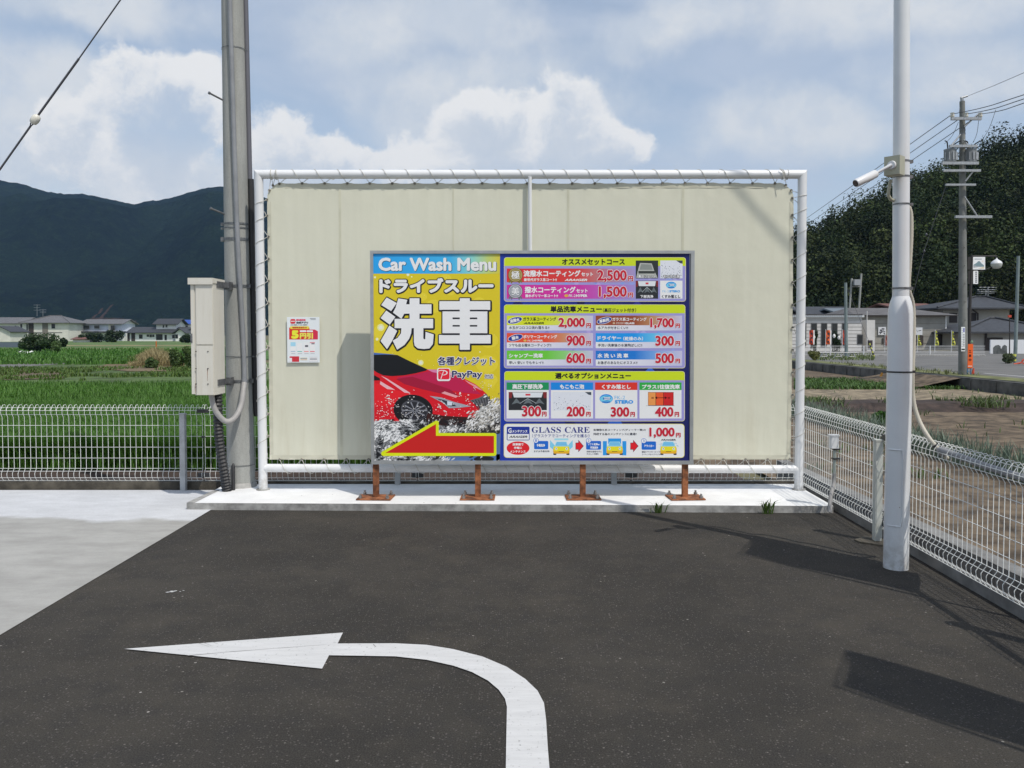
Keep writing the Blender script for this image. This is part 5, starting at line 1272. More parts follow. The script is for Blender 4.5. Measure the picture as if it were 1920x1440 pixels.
def antenna(t, u, v0, v1, Y, parent):
    a, b = atY(u, v0, Y), atY(u, v1, Y); m = MB(); m.tube([b, a], .05, 6)
    for k in range(3):
        z = a.z - (a.z - b.z) * (.04 + .22 * k); m.tube([Vector((a.x - .9 + .15 * k, Y, z)), Vector((a.x + .9 - .1 * k, Y, z))], .035, 5)
        for j in range(4): m.tube([Vector((a.x - .7 + .45 * j, Y - .4, z)), Vector((a.x - .7 + .45 * j, Y + .4, z))], .03, 4)
    m.build('antenna', M_galv, parent)
HY = 215.0; GZ = LOW
Zof = lambda v, Y: EYE + (626 - v) / FPX * Y
t = thing('house', 'cream two-storey house with grey hip roof and rooftop antennas behind the bush', 'house', (atY(74, 640, HY).x, HY, GZ))
a, b = atY(31, 0, HY).x, atY(117, 0, HY).x
W(t, M_wallc, ((a, HY, GZ), (b, HY + 10, Zof(605, HY)))); rf = hip_roof(t, a, b, HY, HY + 10, Zof(605, HY), Zof(592, HY + 5), M_roofg, .8, .2)
for bx_ in (pxbox(53, 606, 63, 632, HY - .12, .11), ): W(t, M_browndk, bx_, name='dark_cladding')
W(t, M_taupe, pxbox(79, 606, 90, 641, HY - .12, .11, z0=GZ), name='taupe_cladding'); W(t, M_fascia, pxbox(31, 623, 116.5, 624, HY - .06, .05), name='belt_course')
windows(t, [(38.5, 608, 41.5, 615.5), (50, 608, 52, 620), (97, 607.5, 103, 615.5), (97, 627, 103, 634.5)], HY)
antenna(t, 69.5, 571, 593, HY + 5, rf); antenna(t, 80.5, 580, 593, HY + 5, rf)
H1 = HY + 12
t = thing('house', 'cream house with long grey roof at the far left edge, beyond the hip-roofed house', 'house', (atY(10, 640, H1).x, H1, GZ))
a, b = atY(-45, 0, H1).x, atY(31, 0, H1).x
W(t, M_wallc, ((a, H1, GZ), (b, H1 + 9, Zof(606, H1)))); gable_roof(t, a, b, H1, H1 + 9, Zof(606, H1), Zof(595, H1 + 4.5), M_roofg, .6); windows(t, [(6, 612, 15, 617), (28, 611, 30.5, 616.5)], H1); W(t, M_roofd, pxbox(7, 620, 30.8, 622.5, H1 - 1.2, 1.18), name='canopy')
W(t, M_browndk, pxbox(8, 623, 30.5, 640, H1 - .1, .09, z0=GZ), name='dark_cladding')
H0 = HY - 14
t = thing('shed', 'low cream gabled shed cut by the left edge of the picture', 'shed', (atY(-2, 640, H0).x, H0, GZ))
a, b = atY(-32, 0, H0).x, atY(6, 0, H0).x
W(t, M_wallc, ((a, H0, GZ), (b, H0 + 7, Zof(622, H0)))); _, G = gable_roof(t, a, b, H0, H0 + 7, Zof(622, H0), Zof(611, H0), M_roofd, .5, 'y'); m = MB(); [m.poly(g_) for g_ in G]; m.build('gable', M_wallc, t)
t = thing('garden_wall', 'low blue grey wall beside the bush at the far left', 'wall', (-44, 120, GZ)); W(t, mat('blue_grey', (.12, .15, .19), .8), ((-80, 118, GZ), (-69.2, 118.3, GZ + .75)))
H3 = HY + 8
t = thing('house', 'pale blue two-storey house with light grey gable roof, behind the garden trees', 'house', (atY(177, 640, H3).x, H3, GZ))
a, b = atY(143, 0, H3).x, atY(218, 0, H3).x
W(t, M_wallb, ((a, H3, Zof(622, H3)), (b, H3 + 8, Zof(607, H3)))); _, G = gable_roof(t, a, b, H3, H3 + 8, Zof(607, H3), Zof(598.5, H3 + 4), M_roofg, .8)
m = MB(); [m.poly(g_) for g_ in G]; m.build('gable', M_wallw, t)
c_, d2 = atY(121, 0, H3).x, atY(224, 0, H3).x
W(t, M_wallw, ((c_, H3 - .6, GZ), (d2, H3 + 8, Zof(624, H3)))); W(t, M_roofd, ((c_ - .4, H3 - 1.8, Zof(624, H3) + .001), (d2 + .4, H3 - .001, Zof(621, H3))), name='porch_roof')
W(t, M_wallc, pxbox(203, 607, 213, 621, H3 - .1, .09), name='pale_bay'); windows(t, [(157, 610.5, 167, 616.5), (177, 610.5, 186, 615.5), (208, 610.5, 215, 619), (131, 612, 141, 620), (123, 627.5, 134, 631)], H3 - .7)
H3b = HY - 25
t = thing('shed', 'low shed with red brown roof in front of the pale blue house', 'shed', (atY(141, 640, H3b).x, H3b, GZ)); a, b = atY(125, 0, H3b).x, atY(157, 0, H3b).x
W(t, M_wallc, ((a, H3b, GZ), (b, H3b + 5, Zof(635.5, H3b)))); gable_roof(t, a, b, H3b, H3b + 5, Zof(635.5, H3b), Zof(631, H3b), M_redroof, .4)
H4 = HY + 2
t = thing('house', 'white L-shaped house with black tiled roofs, left of the meter box', 'house', (atY(284, 640, H4).x, H4, GZ))
a, b = atY(232.5, 0, H4).x, atY(335, 0, H4).x
W(t, M_wallw, ((a, H4, GZ), (b, H4 + 8, Zof(623, H4)))); gable_roof(t, a, b, H4, H4 + 8, Zof(623.5, H4), Zof(613, H4 + 4), M_roofd, .8)
c_, d2 = atY(277, 0, H4).x, atY(315, 0, H4).x
W(t, M_wallw, ((c_, H4 + 2.2, Zof(622, H4)), (d2, H4 + 8, Zof(607.5, H4)))); _, G = gable_roof(t, c_, d2, H4 + 2.2, H4 + 8, Zof(607.5, H4), Zof(597.5, H4 + 5), M_roofd, .8); m = MB(); [m.poly(g_) for g_ in G]; m.build('gable', M_wallw, t)
e0, e1 = atY(320, 0, H4 - 2).x, atY(337.5, 0, H4 - 2).x
W(t, M_wallw, ((e0, H4 - 2, GZ), (e1, H4 - .01, Zof(624.5, H4)))); _, G = gable_roof(t, e0, e1, H4 - 2, H4 + 3.5, Zof(624.5, H4), Zof(615.5, H4), M_roofd, .7, 'y'); m = MB(); [m.poly(g_) for g_ in G]; m.build('gable', M_wallw, t)
W(t, M_browndk, pxbox(238.5, 624.5, 243, 638, H4 - .12, .11, z0=GZ), pxbox(246, 624.5, 253, 638, H4 - .12, .11, z0=GZ), name='entrance_screen')
windows(t, [(261, 627.5, 267, 634.5), (275.5, 627.5, 279.5, 631), (281, 627.5, 284.5, 632), (286, 627.5, 289, 631.5), (293, 627, 304.5, 637), (309, 628, 312.5, 637.5)], H4); windows(t, [(323, 628, 327.5, 634), (329, 627.5, 333.5, 634)], H4 - 2.02); windows(t, [(305.5, 610, 307.5, 614), (311, 609.5, 313.5, 613.5)], H4 + 2.19)
H5 = HY + 20
t = thing('house', 'low house with bright blue roof just left of the meter box', 'house', (atY(345, 640, H5).x, H5, GZ)); a, b = atY(326, 0, H5).x, atY(380, 0, H5).x
W(t, M_wallc, ((a, H5, GZ), (b, H5 + 8, Zof(607, H5)))); gable_roof(t, a, b, H5, H5 + 8, Zof(607, H5), Zof(599.5, H5 + 4), M_blue, .5); windows(t, [(348, 610.5, 352, 613.5)], H5); W(t, M_roofd, pxbox(337, 617, 366, 621, H5 - 2, 1.99), name='porch_roof')
t = thing('plastic_sheet', 'crumpled white plastic sheet lying by the bush at the edge of the far paddy', 'sheet', (-49, 80, GZ)); m = MB(); rg = random.Random(2); n = 12
for k in range(n): x0 = -46.9 + 1.7 * k / n; m.poly([(x0, 78, GZ + .03), (x0 + .14, 78, GZ + .03), (x0 + .14, 79.2, GZ + .1 + .22 * rg.random()), (x0, 79.2, GZ + .1 + .22 * rg.random())])
m.build('film', M_wallw, t)
t = thing('marker_post', 'thin orange marker post standing in the grassy field before the white house', 'post', tuple(atZ(293, 652, LOW))); q = atZ(293, 652, LOW); s_ = q.y / FPX
m = MB(); m.smooth = True; m.tube([q, q + Vector((0, 0, 12 * s_))], 1.1 * s_, 8); m.tube([q + Vector((0, 0, 12 * s_)), q + Vector((0, 0, 12.6 * s_))], [1.1 * s_, .4 * s_], 8); m.build('shaft', mat('orange_plastic', (.55, .13, .02), .5), t)

# ================================================================== STREET ON THE RIGHT
M_zinc = mat('white_cladding', (.64, .625, .60), .7, var=.08, vscale=1.5); M_beige = mat('beige_cladding', (.33, .315, .28), .8, var=.12, vscale=1.2); M_greyroof = mat('slate_roof', (.12, .115, .115), .8, var=.2, vscale=1.2)
def siding(t, x0, x1, y, z0, z1, step, m_):
    m = MB(); z = z0 + step
    while z < z1: m.box((x0, y - .012, z - .015), (x1, y - .001, z + .015)); z += step
    m.build('siding_joint', m_, t)
Y1 = 72.0; Z0 = 0.0
t = thing('shop_building', 'low white clad shop with a row of tall narrow windows, right of the tarp', 'shop', (atY(1570, 650, Y1).x, Y1, Z0)); a, b = atY(1420, 0, Y1).x, atY(1625, 0, Y1).x
W(t, M_zinc, ((a, Y1, Z0), (b, Y1 + 12, Zof(595, Y1)))); W(t, mat('white_fascia', (.6, .62, .63), .6), ((a, Y1 - .25, Zof(595, Y1) + .001), (b + .1, Y1 + 12.2, Zof(591, Y1))), name='fascia')
m = MB()
for k in range(60):
    x = a + (b - a) * k / 60; m.box((x, Y1 - .35, Zof(591, Y1) + .002), (x + (b - a) / 130, Y1 + 12, Zof(589, Y1)))
m.build('ribbed_roof', M_greyroof, t); siding(t, a, b, Y1, Z0, Zof(596, Y1), .30, M_taupe)
windows(t, [(1522, 607, 1530, 648), (1541, 607, 1549, 648), (1560.5, 607, 1568.5, 648), (1580, 607, 1588, 648), (1608.5, 628.5, 1616, 644), (1502, 607, 1510, 648)], Y1)
W(t, M_zinc, pxbox(1626, 600, 1640, 660, Y1 + .5, 2, z0=Z0), name='porch'); W(t, M_browndk, pxbox(1626, 638, 1636, 652, Y1 + .4, .09), name='porch_opening')
m = MB(); m.smooth = True; m.tube([atY(1625.5, 655, Y1 - .3), atY(1625.5, 583, Y1 - .3)], .045, 6); m.build('drain_pipe', M_zinc, t)
Y2 = 78.0
t = thing('shop_building', 'beige clad shop with grey roof and dark doorways behind the white pole', 'shop', (atY(1710, 650, Y2).x, Y2, Z0)); a, b = atY(1626, 0, Y2).x, atY(1784, 0, Y2).x
W(t, M_beige, ((a, Y2, Z0), (b, Y2 + 10, Zof(591, Y2)))); m = MB(); zr = Zof(577.5, Y2 + 5); A_ = [(a - 1, Y2 - .6, Zof(591, Y2)), (b + 1, Y2 - .6, Zof(591, Y2)), (b - 1.6, Y2 + 5, zr), (a + .5, Y2 + 5, zr)]; m.poly(A_); m.poly([(b + 1, Y2 - .6, Zof(591, Y2)), (b + 1, Y2 + 10, Zof(591, Y2)), (b - 1.6, Y2 + 5, zr)]); m.poly([(a - 1, Y2 + 10, Zof(591, Y2)), (a - 1, Y2 - .6, Zof(591, Y2)), (a + .5, Y2 + 5, zr)]); m.poly([A_[2], (b + 1, Y2 + 10, A_[0][2]), (a - 1, Y2 + 10, A_[0][2]), A_[3]]); m.build('roof', M_greyroof, t)
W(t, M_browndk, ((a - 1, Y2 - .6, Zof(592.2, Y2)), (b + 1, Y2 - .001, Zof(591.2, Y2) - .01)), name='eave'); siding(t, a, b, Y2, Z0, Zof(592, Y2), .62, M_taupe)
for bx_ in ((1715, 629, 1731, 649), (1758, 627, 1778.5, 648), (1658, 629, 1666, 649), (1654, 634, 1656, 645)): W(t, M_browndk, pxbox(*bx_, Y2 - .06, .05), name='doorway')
W(t, M_wallw, ((b - .05, Y2 - .1, Z0), (b + .05, Y2 - .001, Zof(592.5, Y2))), name='corner_trim')
def board(t, u0, v0, u1, v1, Y, marks, name='board'):
    a, b = atY(u0, v0, Y), atY(u1, v1, Y); o = MB().box((a.x, Y, b.z), (b.x, Y + .06, a.z)).build(name, mat('sign_white', (.72, .73, .75), .5), t); m = MB()
    for k, (x0, y0, x1, y1, wd) in enumerate(marks):
        p, q = atY(u0 + (u1 - u0) * x0, v0 + (v1 - v0) * y0, Y), atY(u0 + (u1 - u0) * x1, v0 + (v1 - v0) * y1, Y); dx = (q - p).normalized(); n = Vector((-dx.z, 0, dx.x)) * wd * (b.x - a.x) / 2; dy = Vector((0, -.006 - .0015 * k, 0)); m.poly([p - n + dy, q - n + dy, q + n * .6 + dy, p + n * .6 + dy])
    m.pieces('brush_mark', mat('ink', (.02, .02, .035), .7), o)
t = thing('shop_sign', 'square white sign with black brush lettering on the beige shop, left of the white pole', 'sign', tuple(atY(1654, 621, Y2 - .1)))
board(t, 1647, 613, 1661, 628, Y2 - .12, ((.45, .18, .82, .2, .12), (.2, .42, .8, .34, .13), (.3, .3, .24, .55, .1), (.5, .2, .42, .62, .1), (.1, .66, .62, .58, .14), (.5, .6, .2, .9, .12), (.66, .5, .9, .62, .1), (.7, .72, .9, .9, .12)))
t = thing('shop_sign', 'square white sign with a faint logo over a doorway, right of the white pole', 'sign', tuple(atY(1722, 621, Y2 - .1)))
board(t, 1714, 614, 1729.5, 628, Y2 - .12, ((.5, .45, .85, .38, .08), (.3, .3, .42, .62, .04)))
Y3 = 84.0; 
t = thing('house', 'two-storey house with dark hip roof and antenna behind the tall utility pole on the right', 'house', (atY(1860, 650, Y3).x, Y3, Z0)); a, b = atY(1779, 0, Y3).x, atY(1905, 0, Y3).x
W(t, mat('greige_wall', (.40, .385, .35), .85, var=.1, vscale=.7), ((a, Y3, Z0), (b, Y3 + 9, Zof(577, Y3)))); rf = hip_roof(t, a, b, Y3, Y3 + 9, Zof(577.5, Y3), Zof(557, Y3 + 4.5), M_roofd, 1.2, .12, rx=atY(1850, 0, Y3 + 4.5).x); windows(t, [(1781, 588, 1793, 604), (1808, 588, 1829, 603)], Y3, M_browndk, M_browndk)
antenna(t, 1852.5, 538, 558, Y3 + 4.5, rf); antenna(t, 1848.5, 543, 558, Y3 + 4.5, rf)
W(t, M_browndk, pxbox(1781, 612, 1813, 652, Y3 - .1, .09, z0=Z0), name='porch_shade_panel')  # flat dark panel painted in for the shade inside the porch
m = MB(); m.smooth = True; m.tube([atY(1823, 580, Y3 - .3), atY(1833.5, 588, Y3 - .3), atY(1833.5, 608, Y3 - .3)], .08, 6); m.build('drain_pipe', M_browndk, t)
Y4 = 74.0
t = thing('house', 'single storey house with dark tiled hip roof at the right edge, behind the white hoarding', 'house', (atY(1880, 650, Y4).x, Y4, Z0)); a, b = atY(1822, 0, Y4).x, atY(1985, 0, Y4).x
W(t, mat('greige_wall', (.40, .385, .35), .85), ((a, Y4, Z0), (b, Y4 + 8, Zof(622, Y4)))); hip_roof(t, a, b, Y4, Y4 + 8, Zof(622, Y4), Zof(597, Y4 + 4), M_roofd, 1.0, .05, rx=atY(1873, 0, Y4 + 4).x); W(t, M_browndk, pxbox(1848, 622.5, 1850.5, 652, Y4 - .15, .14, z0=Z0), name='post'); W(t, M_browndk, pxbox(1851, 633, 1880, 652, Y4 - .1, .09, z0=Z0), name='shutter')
for nm, lab, u0, u1, ve, vt, Y, rm, wm in (('house', 'low house with long dark roof behind the white shop', 1515, 1610, 589, 575, 92, M_roofd, M_beige), ('house', 'house with small blue grey gable behind the white shop roof', 1588, 1640, 588, 578, 88, mat('bluegrey_roof', (.16, .19, .22), .6), M_wallb), ('house', 'house with reddish roof glimpsed behind the beige shop right of the white pole', 1690, 1770, 577, 569, 97, M_redroof, M_beige)):
    t = thing(nm, lab, 'house', (atY((u0 + u1) / 2, 640, Y).x, Y, Z0)); a, b = atY(u0, 0, Y).x, atY(u1, 0, Y).x; W(t, wm, ((a, Y, Z0), (b, Y + 8, Zof(ve, Y)))); gable_roof(t, a, b, Y, Y + 8, Zof(ve, Y), Zof(vt, Y + 4), rm, .5)
# hoarding with a dark picture of rocks
Y5 = 62.0
t = thing('hoarding', 'long white hoarding with a dark drawing of rounded shapes, at the far right', 'hoarding', (atY(1890, 660, Y5).x, Y5, Z0)); W(t, mat('sign_white', (.72, .73, .75), .5), pxbox(1857.5, 637, 1990, 666.5, Y5, .12, z0=Z0 + .02), name='board')
m = MB(); gq = [(1862, 666), (1862, 652), (1866, 648), (1872, 646.5), (1876, 649), (1877, 655), (1880, 648.5), (1884, 646.5), (1888, 649), (1888.5, 666)]; m.poly([atY(u, v, Y5 - .01) for u, v in gq[::-1]]); m.build('drawing', mat('drawing_ink', (.10, .11, .11), .8, var=.5, vscale=2), t)
# guard fence along the street
Y6 = 56.0
t = thing('guard_fence', 'low white wire guard fence along the far side of the street', 'fence', (atY(1700, 666, Y6).x, Y6, Z0)); a, b = atY(1440, 0, Y6).x, atY(1860, 0, Y6).x; m = MB()
for z in [Zof(648.5, Y6)] + [.12 + .1 * k for k in range(6)] : m.tube([(a, Y6, z), (b, Y6, z)], .022 if z > .7 else .008, 5)
m.pieces('rail', M_white, t); m = MB(); x = a
while x < b: m.tube([(x, Y6, 0), (x, Y6, Zof(648, Y6))], .035, 6); x += 1.12 * 2
m.pieces('post', M_white, t); MB().box((a, Y6 - .1, 0), (b, Y6 + .1, .09)).build('kerb', M_kerb, t)
# pipe barriers
for k, (u, lab) in enumerate(((1545, 'leftmost'), (1571, 'middle'), (1597, 'rightmost'))):
    Y = 50.0; c = atY(u, 670, Y); t = thing('pipe_barrier', f'{lab} grey A-frame pipe barrier standing before the white shop', 'barrier', (c.x, Y, Z0), 'pipe barriers on the street verge'); m = MB()
    m.tube([(c.x - .28, Y, 0), (c.x - .08, Y, .36), (c.x + .08, Y, .36), (c.x + .28, Y, 0)], .03, 6); m.tube([(c.x - .2, Y, .14), (c.x + .2, Y, .14)], .02, 5); m.build('stand', M_galv, t); m = MB(); m.tube([(c.x - .42, Y - .05, .37), (c.x + .42, Y - .05, .37)], .024, 6); m.build('bar', M_galv, t)
def nobori(u0, u1, v0, v1, Y, colr, label, grp, marks, white=0):
    a, b = atY(u0, v0, Y), atY(u1, v1, Y); t = thing('banner_flag', label, 'flag', (a.x, Y, Z0), grp); m = MB(); m.tube([(a.x - .03, Y, Z0), (a.x - .03, Y, a.z + .08)], .02, 6); m.build('pole', JB2, t)
    m = MB(); n = 10; Fp = lambda i, j: (a.x + (b.x - a.x) * i / 4 * (1 if not white == 2 else min(1, .35 + .8 * (1 - j / n))), Y + .05 * math.sin(j * .9 + i), b.z + (a.z - b.z) * j / n); m.smooth = True
    for i in range(4):
        for j in range(n): m.poly([Fp(i, j), Fp(i + 1, j), Fp(i + 1, j + 1), Fp(i, j + 1)])
    cl = m.build('cloth', colr, t); m = MB(); rg = random.Random(int(u0))
    for k in range(marks): zc = b.z + (a.z - b.z) * (k + .7) / (marks + .6); h = (a.z - b.z) / (marks + 1) * .28; xc = (a.x + b.x) / 2 - (.0 if white != 2 else (b.x - a.x) * .12); w_ = abs(b.x - a.x) * .26; m.poly([(xc - w_, Y - .08, zc - h * rg.uniform(.3, 1)), (xc + w_, Y - .08, zc - h), (xc + w_ * rg.uniform(.3, 1), Y - .08, zc + h), (xc - w_, Y - .08, zc + h * rg.uniform(.4, 1))])
    m.pieces('letter_mark', mat('ink', (.02, .02, .035), .7), cl) if marks else None
    if white == 1:
        MB().box((b.x + .01, Y, b.z), (b.x + (b.x - a.x) * .35, Y + .05, a.z)).build('white_edge', M_wallw, t)
M_red = mat('red_cloth', (.52, .07, .035), .8); M_org = mat('orange_cloth', (.75, .13, .03), .8); M_yel = mat('yellow_cloth', (.62, .62, .10), .8)
for u0, c, lab in ((1517.5, M_red, 'leftmost'), (1549, M_org, 'middle'), (1580.5, M_red, 'rightmost')): nobori(u0, u0 + 7, 619, 646, 66 if c is not M_org else 65.5, c, f'{lab} tall red orange banner flag before the white shop', 'red flags before the white shop', 3, 1)
for u0, v0, lab in ((1721, 628, 'yellow banner flag before the left dark doorway of the beige shop'), (1754, 620, 'tallest yellow banner flag, left of the right dark doorway of the beige shop'), (1785, 621, 'narrow yellow banner flag at the right corner of the beige shop')): nobori(u0, u0 + 6, v0, 648, 68, M_yel, lab, 'yellow flags before the beige shop', 4, 2)
nobori(1660, 1663, 629, 648, 69, mat('faded_red', (.4, .16, .12), .8), 'narrow faded red banner flag at the beige shop, beside the white pole', None, 0)
# construction banner stand
YC = 30.0; zc0 = -.02
t = thing('warning_banner', 'bright orange vertical road works banner on a blue stand beside the utility pole', 'banner', tuple(atY(1818, 702, YC)))
a, b = atY(1814.5, 645, YC), atY(1823, 690, YC); bo = MB().box((a.x, YC - .03, b.z), (b.x, YC, a.z)).build('board', mat('bright_orange', (.85, .13, .015), .6), t)
m = Print(YC - .034); [m.text(ch, 1816.4, v, 1821.4, v + 5.2, (70, 20, 20), bold=.2) for ch, v in (('工', 656.4), ('事', 664.4), ('中', 672.2))]; m.rect(1815, 686, 1822.6, 687, (236, 228, 220)); m.build('lettering', M_print, bo)
m = MB(); [m.tube([atY(u, 690, YC), atY(u - .6, 702, YC)], .016, 6) for u in (1814, 1820.5)]; m.tube([atY(1814, 696, YC), atY(1820.5, 696, YC)], .012, 6); m.build('stand', mat('blue_steel', (.05, .16, .30), .5), t)
q = atY(1824, 697, YC); m = MB(); m.tube([q + Vector((0, 0, -.08)), q + Vector((.03, 0, .13))], [.05, .025], 10); m.build('red_weight', M_red, t)
q = atY(1822, 641, YC); m = MB(); m.smooth = True; m.tube([q + Vector((0, 0, -.05)), q, q + Vector((0, 0, .05))], [.02, .045, .02], 10); m.build('beacon', mat('green_lamp', (.25, .42, .25), .3), t)
# tall utility pole with transformers
YP = 30.6; px = YP / FPX
def U(u, v, dy=0): return atY(u, v, YP + dy)
pb = U(1806, 722); pb.z = LOW - .05; pt = U(1804.2, 190)
t = thing('utility_pole', 'tall concrete utility pole with crossarms and two transformers against the dark hill', 'utility pole', (pb.x, YP, LOW))
m = MB(); m.smooth = True; m.tube([pb, (pb + pt) / 2, pt], [8.4 * px, 6.6 * px, 4.6 * px], 20); m.build('pole', mat('pole_far', (.20, .205, .195), .85, var=.2, vscale=2), t)
m = MB(); m.tube([U(1804, 192), U(1803.5, 183)], .06, 8); m.tube([U(1801, 184), U(1814, 180)], .035, 6); [m.tube([U(1804 + s * 5, 210, 0), U(1803.5 + s * 2, 187)], .02, 5) for s in (-1, 1)]; m.build('pole_top', M_galv, t)
def arm(u0, v0, u1, v1, h=.05, dy=-.25, name='crossarm'):
    a, b = U(u0, v0, dy), U(u1, v1, dy); m = MB(); m.box((a.x, YP + dy - .05, a.z - h), (b.x, YP + dy + .05, a.z + h)); return m.build(name, M_galv, t)
a1 = arm(1783.5, 222.5, 1840, 222.5); arm(1780, 274, 1832, 274, .045); arm(1766, 306, 1834, 306, .05, -.3, 'transformer_platform'); arm(1766, 306, 1834, 306, .05, .35, 'transformer_platform'); arm(1769, 320, 1838, 320, .04); arm(1773, 346.5, 1829, 346.5, .035); arm(1791, 406.5, 1859, 406.5, .045)
m = MB()
for p, q in (((1808, 238), (1834, 214)), ((1801, 252), (1782, 275)), ((1807, 262), (1818, 277)), ((1810, 340), (1824, 322)), ((1808, 368), (1832, 405))): m.tube([U(*p, -.2), U(*q, -.25)], .03, 6)
m.pieces('brace', M_galv, t)
for u in (1785.5, 1811.5, 1838):
    c = U(u, 217, -.25); m = MB(); m.smooth = True; m.tube([c + Vector((0, 0, -.06)), c + Vector((0, 0, .0)), c + Vector((0, 0, .05)), c + Vector((0, 0, .10))], [.05, .09, .05, .075], 10); m.build('insulator', mat('porcelain', (.72, .70, .62), .25), t)
for u in (1780, 1818):
    c = U(u, 292, 0); m = MB(); m.smooth = True; zt_, zb_ = U(u, 284).z, U(u, 304.5).z; tr_ = None
    m.tube([Vector((c.x, YP - .05, zb_)), Vector((c.x, YP - .05, zt_)), Vector((c.x, YP - .05, zt_ + .06)), Vector((c.x, YP - .05, zt_ + .1))], [.21, .21, .22, .08], 16); tr_ = m.build('transformer', mat('transformer_grey', (.22, .235, .245), .6, var=.15, vscale=4), t)
    m = MB(); [m.box((c.x + .21 * math.cos(R(an)) - .02, YP - .05 + .21 * math.sin(R(an)) - .03, zb_ + .06), (c.x + .24 * math.cos(R(an)) + .02, YP - .05 + .24 * math.sin(R(an)) + .03, zt_ - .06)) for an in (200, 235, 270, 305, 340)]; m.pieces('cooling_fin', M_galv, tr_)
    m = MB(); m.smooth = True; [m.tube(smooth([Vector((c.x + s * .09, YP - .05, zt_ + .08)), Vector((c.x + s * .1, YP - .05, zt_ + .2)), Vector((c.x + s * .2, YP - .2, zt_ + .3)), Vector((c.x + s * .3, YP - .25, zt_ + .33))]), .022, 6) for s in (-1, 1)]; m.pieces('bushing', M_dark, tr_)
for u, v in ((1800, 326), (1802, 389), (1808, 244), (1808, 251)):
    c = U(1804.5, v); m = MB(); m.disc((c.x, YP, c.z), (4.9 + (v - 190) * .0072) * px, .05, seg=20); m.build('band', M_band, t)
m = MB(); [m.tube([U(1806.5 + s * .3, 430 + 34 * k), U(1808 + s * .5, 430 + 34 * k, -.28)], .012, 5) for k, s in enumerate(range(6))]; m.pieces('step_bolt', M_dark, t)
pl_ = Print(YP - .215, .7); pl_.rect(1802.2, 613, 1809.6, 658.6, (206, 222, 216)); pl_.lay = 3; pl_.rect(1806, 615, 1808.6, 623, (84, 84, 150))
for k in range(8): pl_.rect(1806.2, 626 + k * 3.1, 1808.4, 627.9 + k * 3.1, (70, 72, 84))
for k in range(11): pl_.rect(1803.2, 616 + k * 3.3, 1804.8, 617.4 + k * 3.3, (120, 130, 136))
pl_.rect(1802.8, 653.8, 1809, 656.6, (40, 50, 50)); pl_.build('notice_plate', M_print, t)
# overhead lines through that pole: away to the left into the distance, near to the right
far_b = []; t_wire = []
for k, (u0, v0, (ua, va), (ub_, vb)) in enumerate(((1785.5, 214, (1514, 409.4), (1920, 176.6)), (1811.5, 214, (1514, 418.8), (1920, 184.4)), (1838, 214, (1514, 428), (1920, 192)))):
    a = U(u0, v0, -.25); far = atY(ua - 150, va + 88, 118.0); mid = (a + far) / 2; mid.z -= .55; near = atY(ub_ + 12, vb - 3, 21.5)
    nn_ = near + (near - a) * 2.2; m = MB(); m.smooth = True; m.tube(smooth([far, mid, a], 8), .014, 5); m.tube(smooth([a, (a + near) / 2 - Vector((0, 0, .06)), near, nn_ + Vector((0, 0, .3))], 6), .012, 5)
    tag(m.build('power_line', M_cable), ['top', 'middle', 'lowest'][k] + ' of the three black power lines crossing the tall utility pole on the right', 'power line', 'three power lines'); far_b.append(far)
fb = sum(far_b, Vector()) / 3
t = thing('utility_pole', 'distant utility pole hidden beyond the cream tarp, end of the three power lines', 'utility pole', (fb.x, fb.y, LOW)); m = MB(); m.smooth = True; m.tube([Vector((fb.x, fb.y, LOW)), fb + Vector((0, 0, .6))], [.17, .11], 12); m.build('pole', M_pole, t); MB().box((fb.x - 1.2, fb.y - .06, fb.z - .12), (fb.x + 1.2, fb.y + .06, fb.z)).build('crossarm', M_galv, t)
m = MB(); m.tube([U(1812, 181), U(1865, 160, -6), U(1930, 132, -10)], .007, 4); tag(m.build('earth_wire', M_cable), 'hair thin earth wire rising right from the tip of the tall utility pole', 'wire')
m = MB()
for p, q in (((1867, 206), (1838, 268)), ((1835, 226), (1824, 268)), ((1797, 229), (1771, 270))): m.tube(smooth([U(*p, -.3), U((p[0] + q[0]) / 2 + 2, (p[1] + q[1]) / 2 + 4, -.3), U(*q, -.3)]), .008, 4)
for o_, lb_ in zip(m.pieces('drop_wire', M_cable), ('rightmost', 'middle', 'leftmost')): tag(o_, lb_ + ' thin drop wire hanging from the power lines to the transformers', 'wire', 'drop wires')
m = MB(); m.tube([U(1773, 350, -.2), U(1733, 470, -.1), U(1706, 575, .2)], .010, 4); gw = m; 
for u, v in ((1737, 440), (1733, 471)): c = U(u, v, -.1); m.tube([c - Vector((0, 0, .06)), c, c + Vector((0, 0, .06))], [.01, .05, .01], 6)
tag(m.build('guy_wire', M_strand), 'thin guy wire with white beads slanting left from the tall utility pole', 'guy wire')
